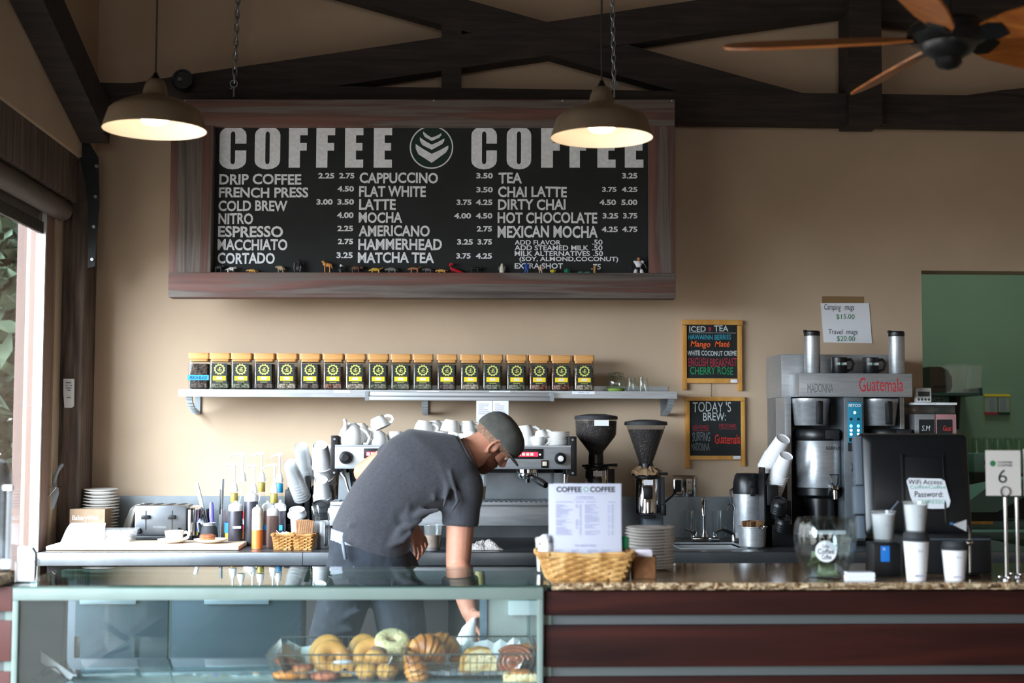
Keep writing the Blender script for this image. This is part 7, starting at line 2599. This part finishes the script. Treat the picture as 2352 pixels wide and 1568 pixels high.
for k in range(6):
    b = MB(us)
    n = 10
    rows = []
    w_ = 17
    L_ = 62
    ph = random.uniform(0, 6)
    A = [[b._v((j * w_, 0, 0) if False else (j * w_, (i / n - .5) * L_ * .9, 5 * math.sin(i * .9 + ph) + j * 3 * math.sin(i * .5))) for j in (-1, 0, 1)] for i in range(n + 1)]
    for i in range(n):
        for j in range(2):
            b._f([A[i][j], A[i][j + 1], A[i + 1][j + 1], A[i + 1][j]])
    ang_ = k * 1.05
    rad = (8, 20, 18, 22, 20, 16)[k]
    o = solo('banknote', b, M['bill'], 'crumpled green banknote inside the tip jar', 'banknote', p + Vector((rad * math.cos(ang_) * us, rad * math.sin(ang_) * us, (18 + k * 7) * us)), 0, 'banknotes in the tip jar', 180, (random.uniform(.5, 1.1), random.uniform(-.5, .5), ang_))
    o['label'] = ['crumpled green banknote at the bottom of the tip jar', 'crumpled green banknote low in the tip jar', 'crumpled green banknote below the sticker in the tip jar', 'crumpled green banknote in the middle of the tip jar', 'crumpled green banknote near the top of the pile in the tip jar', 'topmost crumpled green banknote in the tip jar'][k]

# ---- business cards
p = onc(1974, 4.06)
us = U(p)
cm = MB(us).box(-31, 31, -18, 18, 0, 2.6).mesh('business_card', 0)
for k in range(7):
    tag(link('business_card', cm, M['paper'], None, p + Vector((random.uniform(-1.2, 1.2) * us, random.uniform(-1, 1) * us, k * 2.75 * us)), (0, 0, random.uniform(-.05, .05))), 'white business card, %s from the top of the little pile by the tip jar' % ORD[6 - k], 'card', 'business cards by the tip jar')

# ---- till: black touch terminal seen from behind, its stand and drawer box
p = onc(2108, 4.42)
us = U(p)
till = thing('till_terminal', 'big black touch screen till seen from behind on the granite counter', 'till', p, R(-7))


def zt_(py):
    return (P(2108, py, 4.42).z - p.z) / us


lean = Matrix.Translation((0, 0, zt_(1235))) @ Matrix.Rotation(R(-9), 4, 'X')
Hs = zt_(996) - zt_(1235) + 4
b = MB(us)
rr = []
for y, i_ in ((-26, 20), (-18, 6), (0, 0), (16, 0), (18, 3)):
    rr.append([lean @ Vector((x, y, z + Hs / 2)) for x, z in rrect(124 - i_, Hs / 2 - i_, 10)])
b.loft(rr)
part('screen_housing', b, M['black'], till)
part('bezel', MB(us).prismT(rrect(127, Hs / 2 + 2, 12), 0, 8, lean @ Matrix.Translation((0, 24, Hs / 2)) @ Matrix.Rotation(PI / 2, 4, 'X')), M['black_matte'], till)
part('back_ridge', MB(us).box(-36, -30, -34, -22, 0, 190, T=lean, bev=2).box(58, 62, -31, -22, 30, 190, T=lean, bev=1).box(-30, 58, -29, -22, 60, 185, T=lean, bev=3), M['grey_plastic'] if False else M['black'], till)
part('side_reader', MB(us).box(-136, -116, -10, 30, 120, 236, T=lean, bev=5).box(-142, -118, -16, 20, 52, 118, T=lean, bev=5).box(-136, -116, -10, 24, -4, 50, T=lean, bev=5), M['grey_plastic'], till)
part('neck', MB(us).prismT(rrect(42, 22, 8), 20, zt_(1225), Matrix.Translation((20, 20, 0))), M['black'], till)
part('foot', MB(us).prismT(rrect(90, 60, 14), 0, 22, Matrix.Translation((20, 20, 0))), M['black'], till)
part('cable', MB(us).tube([(-48, -34, zt_(1150)), (-66, -40, zt_(1170)), (-74, -38, zt_(1210)), (-66, -20, 30)], 2.4, 8), M['grey_plastic'], till)
wf = thing('wifi_card', 'white card with handwritten WiFi access taped behind the till screen', 'card', P(2132, 1132, 4.386))


def wp_(x, y, yy=0.0):
    return LP(wf, x, y, yy)


ring = [(2083, 1104), (2088, 1097), (2161, 1099), (2170, 1104), (2183, 1150), (2180, 1163), (2172, 1168), (2137, 1168), (2100, 1160), (2092, 1140)]
part('card', MB().prism([wp_(*q_) for q_ in ring], 0, .003), M['paper'], wf)
texts('lettering', [('WiFi Access:', *rect(wf, 2086, 1101, 2166, 1112, -.001)), ('Password:', *rect(wf, 2101, 1128, 2166, 1141, -.001))], -.0008, M['ink'], wf, bold=.006, wob=.03)
texts('lettering', [('CoffeeCoffee', *rect(wf, 2090, 1114, 2173, 1122, -.001)), ('ESPRESSO', *rect(wf, 2110, 1147, 2173, 1156, -.001))], -.0008, mat('pale_green_marker', '#6fb39a', .8), wf, bold=.004, wob=.03)

kb = thing('card_reader_box', 'black box with a bright blue sticker holding sample cups in front of the till', 'box', onc(2040, 4.16))
us = U(kb.location)
zb_ = lambda py: (P(2040, py, 4.16).z - kb.location.z) / us
BH = zb_(1247)
part('box', MB(us).box(-33, 30, 0, 60, 0, BH, bev=2), M['black'], kb)
part('blue_sticker', MB(us).box(-17, 4, -.8, .3, 34, 70, bev=1), M['sticker_blue'], kb)
texts('lettering', [('B', -11 * us, -6 * us, 60 * us, 66 * us)], -1.0 * us, M['paper'], kb)
kd = thing('cash_drawer', 'low wide black cash box behind the sample cups', 'box', onc(2172, 4.26))
us2 = U(kd.location)
part('box', MB(us2).box(-98, 108, 0, 90, 0, 84, bev=3), M['black_matte'], kd)
part('rim_strip', MB(us2).box(-96, 106, -1, 0, 76, 79), M['grey_plastic'], kd)

# ---- sample cups
def sample_plastic(loc, label, r, h):
    u_ = U(loc)
    t = thing('sample_cup', label, 'cup', loc, 0, 'sample cups in front of the till')
    part('clear_cup', MB(u_).lathe([(0, 0), (r * .72, 0), (r * .75, 2), (r * .97, h - 3), (r * 1.06, h - 2), (r * 1.06, h), (r * .97, h), (r * .7, 2.4), (0, 2)], 32), M['clear_plastic'], t)
    part('paper_insert', MB(u_).lathe([(r * .66, 7), (r * .69, 9), (r * .88, h - 8), (r * .86, h - 8), (r * .64, 9), (0, 8)], 32), M['paper_cup'], t)
    texts('lettering', [('12 oz', -2 * u_, 10 * u_, h * .52 * u_, h * .58 * u_)], -r * .9 * u_, M['ink_grey'], t, bold=.02)
    return t


def sample_paper(loc, label, r, h):
    u_ = U(loc)
    t = thing('sample_cup', label, 'cup', loc, 0, 'sample cups in front of the till')
    part('paper_wall', MB(u_).lathe([(0, 2), (r * .70, 2), (r * .73, 0), (r * .75, 0), (r * .98, h - 2), (r, h), (0, h)], 36), M['paper_cup'], t)
    part('lid', MB(u_).lathe([(r * 1.0, h - 3), (r * 1.06, h - 2), (r * 1.08, h + 2), (r * 1.0, h + 4), (r * 1.0, h + 12), (r * .9, h + 18), (r * .86, h + 18), (r * .8, h + 15), (0, h + 14)], 36), M['rubber'], t)
    texts('lettering', [('16 oz', -4 * u_, 7 * u_, h * .72 * u_, h * .78 * u_)], -r * .94 * u_, M['ink_grey'], t, bold=.02)
    texts('lettering', [('COMPOSTABLE', -16 * u_, 14 * u_, h * .10 * u_, h * .155 * u_)], -r * .80 * u_, M['ink_grey'], t, bold=.02)
    return t


sample_plastic(kb.location + Vector((-2 * us, 26 * us, (BH + .4) * us)), 'clear sample cup with a white insert standing on the black box', 29, 72)
p = onc(2105, 4.06)
u3 = U(p)
sample_paper(p, 'tall white paper cup with a black lid carrying another cup', 29, 92)
sample_plastic(p + Vector((0, 0, (92 + 14.4) * u3)), 'clear sample cup stacked on the black lid of the tall paper cup', 29, 74)
sample_paper(onc(2193, 4.06), 'short white paper cup with a black lid next to the till', 29, 72)

# ---- pin flag stand with paper flag
fs = thing('flag_clip', 'small clip stand with a white paper flag behind the short cup', 'clip', onc(2215, 4.18) )
us = U(fs.location)
zf_ = lambda py: (P(2215, py, 4.18).z - fs.location.z) / us
part('stem', MB(us).tube([(14, 0, 0), (14, 0, zf_(1225)), (8, 0, zf_(1205))], 2.2, 8).ell((12, 0, zf_(1246)), (10, 8, 7)), M['chrome'], fs)
part('base', MB(us).lathe([(0, 0), (26, 0), (24, 5), (8, 8), (0, 8)], 24, c=(14, 0, 0)), M['black'], fs)
part('paper_flag', MB(us).prism([(-26, zf_(1204)), (7, zf_(1193)), (6, zf_(1220))], -1, 0), M['paper'], fs)
part('blue_tip', MB(us).box(-32, -25, -1.2, 0, zf_(1205), zf_(1199)), M['tape_blue'], fs)
# ---- table number stands
for px, Y, y_top, num, lab, cx0, cx1 in ((2312, 4.07, 1034, '6', 'table number stand with the card reading 6', 2268, 2350), (2338, 4.16, 1031, '7', 'second table number stand, mostly out of view behind number 6', 2356, 2436)):
    ns = thing('number_stand', lab, 'table number', onc(px, Y), 0, None)
    us = U(ns.location)
    zn = lambda py: (P(px, py, Y).z - ns.location.z) / us
    part('rod', MB(us).tube([(0, 0, 3), (0, 0, zn(1142))], 4.2, 12), M['chrome'], ns)
    part('ring_clip', MB(us).tube([Vector((11 * math.cos(a_), -2, zn(1128) + 11 * math.sin(a_))) for a_ in [2 * PI * i / 20 for i in range(20)]], 1.3, 6, True), M['chrome'], ns)
    part('foot', MB(us).lathe([(0, 0), (15, 0), (15, 2), (5, 6), (0, 7)], 24), M['chrome'], ns)
    for k in range(3):
        a_ = k * 2 * PI / 3 + .5
        part('ball_foot', MB(us).ell((15 * math.cos(a_), 15 * math.sin(a_), 6), (6, 6, 6), 12, 8), M['chrome'], ns)
    cd_ = part('number_card', MB(us).box(cx0 - px, cx1 - px, .5, 1.4, zn(1138), zn(y_top)), mat('cream_card_' + num, '#d9d2ca', .8), ns)
    if num == '6':
        x0_, z0_ = 0, 0
        texts('number', [('6', (2297 - px) * us, (2318 - px) * us, zn(1109) * us, zn(1078) * us)], .35 * us, M['ink'], ns)
        texts('lettering', [('COFFEE', (2296 - px) * us, (2331 - px) * us, zn(1064) * us, zn(1059) * us), ('COFFEE', (2296 - px) * us, (2331 - px) * us, zn(1071) * us, zn(1066) * us)], .35 * us, M['ink'], ns, bold=.03)
        part('emblem', MB(us).lathe([(0, 0), (7, 0)], 20, T=Matrix.Translation((2285 - px, .3, zn(1064))) @ Matrix.Rotation(PI / 2, 4, 'X')), M['ink_green'], ns)

# ---- window end of the counter: steel dispenser, napkin holder
zt0 = zf(1342) + .03
t = thing('drink_dispenser', 'tall brushed steel dispenser at the window end of the counter', 'dispenser', at(-36, 4.13, zt0 + .0006))
us = U(t.location)
zd = lambda py: (P(0, py, 4.13).z - t.location.z) / us
part('body', MB(us).lathe([(0, 0), (54, 0), (56, 3), (56, zd(1100)), (54, zd(1080)), (46, zd(1062)), (30, zd(1054)), (0, zd(1052))], 48), M['steel'], t)
part('gauge_tube', MB(us).tube([(62, -30, 30), (62, -30, zd(1125))], 7, 14), M['frost'], t)
part('gauge_mount', MB(us).box(46, 68, -34, -20, 8, 30, bev=2).box(46, 68, -34, -20, zd(1125), zd(1112), bev=2), M['white_plastic'], t)
p = at(62, 4.10, CZT + .0006)
t = thing('napkin_holder', 'wire holder of white napkins on the glass top of the pastry case', 'napkin holder', p)
us = U(p)
part('wire', MB(us).tube([(-22, -16, 1), (-22, -16, 46), (22, -16, 50), (26, -14, 40), (24, -16, 1)], 1.4, 6).tube([(-22, 14, 1), (-22, 14, 46), (22, 14, 50), (24, 14, 1)], 1.4, 6).tube([(-22, -16, 1.4), (24, -16, 1.4), (24, 14, 1.4), (-22, 14, 1.4)], 1.4, 6, True), M['chrome'], t)
nm = MB(us).prism([(-19, 0), (18, 0), (19, 62), (10, 76), (-19, 78)], 0, 1.8).mesh('napkin', 0)
for k in range(11):
    tag(link('napkin', nm, M['paper'], None, p + Vector((random.uniform(-1, 1) * us, (-12 + k * 2.3) * us, 2.6 * us))), 'white paper napkin in the wire holder', 'napkin', 'napkins in the wire holder')
# ================================================================ PASTRIES in two wire baskets inside the case
DZ = CDZ + .0006


def wire_basket(name, px0, px1, Yf, Yb, hgt, label):
    a, b_ = at(px0, Yf, DZ), at(px1, Yf, DZ)
    t = thing(name, label, 'wire basket', Vector(((a.x + b_.x) / 2, (Yf + Yb) / 2, DZ)), 0, 'wire baskets in the pastry case')
    w_, d_ = (b_.x - a.x) / 2, (Yb - Yf) / 2
    b = MB()
    fl = .022

    def at_(q):
        return w_ - fl * (1 - q), d_ - fl * (1 - q), .004 + hgt * q
    for q in (0, .33, .66):
        x, y, z = at_(q)
        b.tube([(x, y, z), (-x, y, z), (-x, -y, z), (x, -y, z)], .0011, 5, True)
    x, y, z = at_(1)
    part('rim', MB().tube([(x, y, z), (-x, y, z), (-x, -y, z), (x, -y, z)], .0026, 7, True), M['wire'], t)
    nx, ny = int(w_ * 2 / .020), int(d_ * 2 / .020)
    x0, y0, z0 = at_(0)
    for k in range(nx + 1):
        f = -1 + 2 * k / nx
        b.tube([(f * x, y, z), (f * x0, y0, z0), (f * x0, -y0, z0), (f * x, -y, z)], .0010, 5)
    for k in range(ny + 1):
        f = -1 + 2 * k / ny
        b.tube([(x, f * y, z), (x0, f * y0, z0), (-x0, f * y0, z0), (-x, f * y, z)], .0010, 5)
    part('wire_mesh', b, M['wire'], t)
    # paper lining
    pb = MB()
    n, m_ = 16, 8
    G = []
    for i in range(n + 1):
        row = []
        for j in range(m_ + 1):
            u_, v_ = -1 + 2 * i / n, -1 + 2 * j / m_
            e = max(abs(u_), abs(v_))
            zq = .0065 + max(0, e - .72) / .28 * hgt * (.75 + random.uniform(-.2, .25)) * (1 if v_ > -.72 or abs(u_) > .9 else .35)
            row.append(pb._v((u_ * (x0 - .004), v_ * (y0 - .004), zq)))
        G.append(row)
    for i in range(n):
        for j in range(m_):
            pb._f([G[i][j], G[i + 1][j], G[i + 1][j + 1], G[i][j + 1]])
    tag(link('lining_paper', pb.mesh('lining_paper', 0), M['paper'], None, t.location), 'white lining paper in the %s' % label.replace('shallow ', '').split(' of ')[0].replace('chrome ', '') + (' of bagels' if 'bagel' in label else ' of croissants'), 'paper')
    return t


wb1 = wire_basket('wire_basket', 610, 920, 4.09, 4.44, .075, 'shallow chrome wire basket of bagels and muffins in the pastry case')
wb2 = wire_basket('wire_basket', 930, 1229, 4.09, 4.44, .075, 'shallow chrome wire basket of croissants and rolls in the pastry case')


def pp_(px, py, Y):
    return P(px, py, Y)


def bagel(px, py, Y, r, tilt, m_, label, tilt_z=0.0):
    """r: outer radius in photo pixels; tilt: lean of the ring's axis"""
    p = pp_(px, py, Y)
    u_ = U(p)
    b = MB(u_)
    n, k = 30, 14
    rows = []
    for i in range(n):
        a = 2 * PI * i / n
        rm = r * .60 * (1 + .03 * math.sin(3 * a + px))
        rr_ = r * .40 * (1 + .06 * math.sin(2 * a + py))
        rows.append([Vector(((rm + rr_ * math.cos(t_)) * math.cos(a), (rm + rr_ * math.cos(t_)) * math.sin(a), rr_ * .86 * math.sin(t_))) for t_ in [2 * PI * j / k for j in range(k)]])
    rows.append(rows[0])
    b.loft(rows, cap=False)
    bmesh.ops.remove_doubles(b.bm, verts=b.bm.verts[:], dist=1e-6)
    return solo('bagel', b, m_, label, 'bagel', p, 0, 'bagels in the pastry case', 180, (tilt, tilt_z, 0))


bagel(752, 1500, 4.34, 44, R(62), M['bagel'], 'plain bagel standing behind another, nearest the window in the basket', R(-8))
bagel(762, 1512, 4.26, 44, R(58), M['bagel'], 'plain bagel leaning in front at the window side of the basket', R(10))
bagel(838, 1492, 4.36, 38, R(66), M['bagel'], 'plain bagel at the back behind the golden one', R(0))
bagel(852, 1506, 4.28, 44, R(56), M['bagel'], 'golden plain bagel in the middle beside the upturned muffin', R(-6))
bagel(903, 1474, 4.26, 43, R(28), M['bagel_seed'], 'pale sesame bagel lying on top of the basket', R(6))
bagel(905, 1508, 4.32, 42, R(16), M['bagel'], 'plain bagel under the sesame bagel', R(4))
bagel(918, 1520, 4.22, 34, R(14), M['bagel_seed'], 'pale sesame bagel low beside the wrapped croissant', R(0))


def muffin(px, py, Y, r, label, rot=(0, 0, 0), liner=True):
    p = pp_(px, py, Y)
    u_ = U(p)
    t = thing('muffin', label, 'muffin', p, 0, 'muffins in the pastry case', rot)
    b = MB(u_)
    n = 40
    rows = []
    for z, q in ((-r * .85, .68), (-r * .8, .72), (0, 1.0)):
        rows.append([Vector((r * q * (1 + .035 * (-1) ** k) * math.cos(2 * PI * k / n), r * q * (1 + .035 * (-1) ** k) * math.sin(2 * PI * k / n), z)) for k in range(n)])
    b.loft(rows)
    part('paper_liner', b, M['liner'], t, ang=20)
    d = MB(u_)
    d.ell((0, 0, 0), (r * 1.12, r * 1.12, r * .72), 22, 12, noise=.035)
    part('muffin_top', d, M['muffin_top'], t, ang=180)
    return t


muffin(866, 1510, 4.17, 25, 'brown muffin lying upside down on top, its paper liner showing', (R(150), R(12), 0))
muffin(843, 1540, 4.14, 25, 'golden muffin below the upturned muffin')
muffin(888, 1540, 4.14, 24, 'golden muffin at the corner of the basket beside the croissants')
muffin(906, 1530, 4.24, 24, 'crumbly muffin behind the corner muffin')
muffin(822, 1534, 4.22, 24, 'muffin behind the cream topped slice')


def blob(name, px, py, Y, rx, ry, rz, m_, label, cat, rot=(0, 0, 0), noise=.05, group=None):
    p = pp_(px, py, Y)
    u_ = U(p)
    b = MB(u_)
    b.ell((0, 0, 0), (rx, ry, rz), 26, 16, noise=noise)
    return solo(name, b, m_, label, cat, p, 0, group, 180, rot)


p = pp_(697, 1538, 4.15)
u_ = U(p)
t = thing('crumble_tart', 'deep brown crumble tart at the window side of the bagel basket', 'tart', p)
part('shell', MB(u_).lathe([(0, -16), (20, -16), (25, 6), (24, 8), (0, 8)], 26), M['muffin'], t)
part('topping', MB(u_).ell((0, 0, 8), (25, 25, 6), 24, 10, noise=.10), M['tart'], t, ang=180)
blob('streusel_bar', 662, 1522, 4.20, 32, 20, 10, M['tart'], 'red crumbly streusel piece sticking out toward the window', 'pastry', (0, R(12), 0), .12)
blob('cheese_twist', 660, 1550, 4.14, 34, 20, 11, M['danish'], 'orange flaky twist low at the window corner of the basket', 'pastry', (0, 0, 0), .09)
blob('coffee_cake', 748, 1552, 4.13, 34, 22, 13, M['tart'], 'flat red brown cake low behind the basket wires', 'cake', (0, 0, 0), .07)
p = pp_(786, 1530, 4.15)
t = thing('berry_slice', 'cake slice with white cream on top and dark berries', 'cake', p, R(14))
part('sponge', MB(u_).box(-24, 22, -16, 18, -22, 8, bev=4), M['muffin_top'], t)
part('cream_top', MB(u_).ell((2, 0, 9), (24, 17, 6), 20, 10), M['paper'], t, ang=180)
part('berry', MB(u_).ell((2, -17, -6), (4.5, 3, 4.5), 10, 8).ell((-14, -17, -14), (4, 3, 4), 10, 8), M['ink'], t)


def croissant(px, py, Y, L_, r, label, bend, rot, n=40, m_=None):
    p = pp_(px, py, Y)
    u_ = U(p)
    b = MB(u_)
    rows = []
    for i in range(n + 1):
        s_ = -1 + 2 * i / n
        a = s_ * bend
        c = Vector((L_ * math.sin(a) / max(bend, .01), 0, L_ * (math.cos(a) - 1) / max(bend, .01)))
        seg_ = (i / n * 7) % 1
        rad = r * (1 - .72 * abs(s_) ** 1.8) * (.86 + .16 * seg_)
        tx = Vector((math.cos(a), 0, -math.sin(a)))
        nz_ = Vector((math.sin(a), 0, math.cos(a)))
        rows.append([c + nz_ * (rad * math.sin(t_)) + Vector((0, 1, 0)) * (rad * .9 * math.cos(t_)) for t_ in [2 * PI * k / 18 for k in range(18)]])
    b.loft(rows)
    return solo('croissant', b, m_ or M['croissant'], label, 'croissant', p, 0, 'croissants in the pastry case', 180, rot)


croissant(985, 1490, 4.25, 46, 36, 'big flaky croissant on top beside the sesame bagel', .9, (R(-10), R(28), R(18)))
croissant(1018, 1478, 4.34, 44, 27, 'flaky croissant at the back with its end toward the white bag', .9, (R(0), R(14), R(-12)))
croissant(958, 1540, 4.14, 48, 30, 'croissant pointing at the front glass between the two baskets', .35, (R(0), R(68), R(8)))
blob('pretzel_roll', 1048, 1512, 4.34, 16, 14, 10, M['danish'], 'small orange pastry end behind the seeded scone', 'pastry', (0, R(-10), 0), .04)
p = pp_(1098, 1520, 4.20)
u_ = U(p)
t = thing('seeded_scone', 'thick pale scone wedge with seeds on its face', 'scone', p, R(8))
part('crust', MB(u_).prism([(-42, -38), (38, -38), (44, -22), (40, 10), (26, 30), (4, 34), (-22, 28), (-38, 8)], -14, 22), M['muffin_top'], t, ang=30)
part('seeded_face', MB(u_).prism([(-34, -18), (40, -24), (40, 8), (25, 28), (4, 32), (-20, 26), (-32, 10)], -17, -14), M['scone'], t, ang=30)
p = pp_(1184, 1520, 4.20)
u_ = U(p)
t = thing('cinnamon_roll', 'glazed dark spiral cinnamon roll standing against the case end', 'pastry', p, 0, None, (R(-14), 0, R(-8)))
sp_ = []
rs_ = []
for i in range(120):
    a = i / 119 * 2 * PI * 3.4
    r_ = 5 + 34 * i / 119
    sp_.append((r_ * 1.12 * math.cos(a), -4 * (1 - i / 119) + random.uniform(-.5, .5), r_ * .86 * math.sin(a)))
    rs_.append(7.2)
part('spiral', MB(u_).tube(sp_, rs_, 10, flat=1.9), M['roll'], t, ang=180)
part('core', MB(u_).ell((0, 4, 0), (40, 8, 31), 20, 10), M['tart'], t, ang=180)
blob('almond_roll', 1196, 1492, 4.32, 44, 24, 13, M['danish'], 'long orange glazed pastry behind the cinnamon roll', 'pastry', (0, R(-6), 0), .05)
p = pp_(1194, 1552, 4.13)
t = thing('fruit_scone', 'pale fruit scone with an orange glazed top at the case end', 'scone', p)
part('base', MB(u_).box(-38, 38, -18, 18, -18, 8, bev=6), M['scone'], t)
part('glaze', MB(u_).ell((2, 0, 8), (28, 15, 9), 20, 10, noise=.04), M['danish'], t, ang=180)
# price holder leaning in the case by the window end
p = at(128, 4.16, DZ)
u_ = U(p)
t = thing('price_holder', 'wire frame with a tilted white price card at the window end of the case', 'card holder', p)
part('card', MB(u_).prism([(-36, 66), (-34, 40), (34, -0), (40, 12)], 0, 2), M['paper'], t)
part('wire', MB(u_).tube([(-36, -2, 10), (-20, -3, 30), (0, -3, 30), (22, -3, 6)], 2, 6), M['chrome'], t)
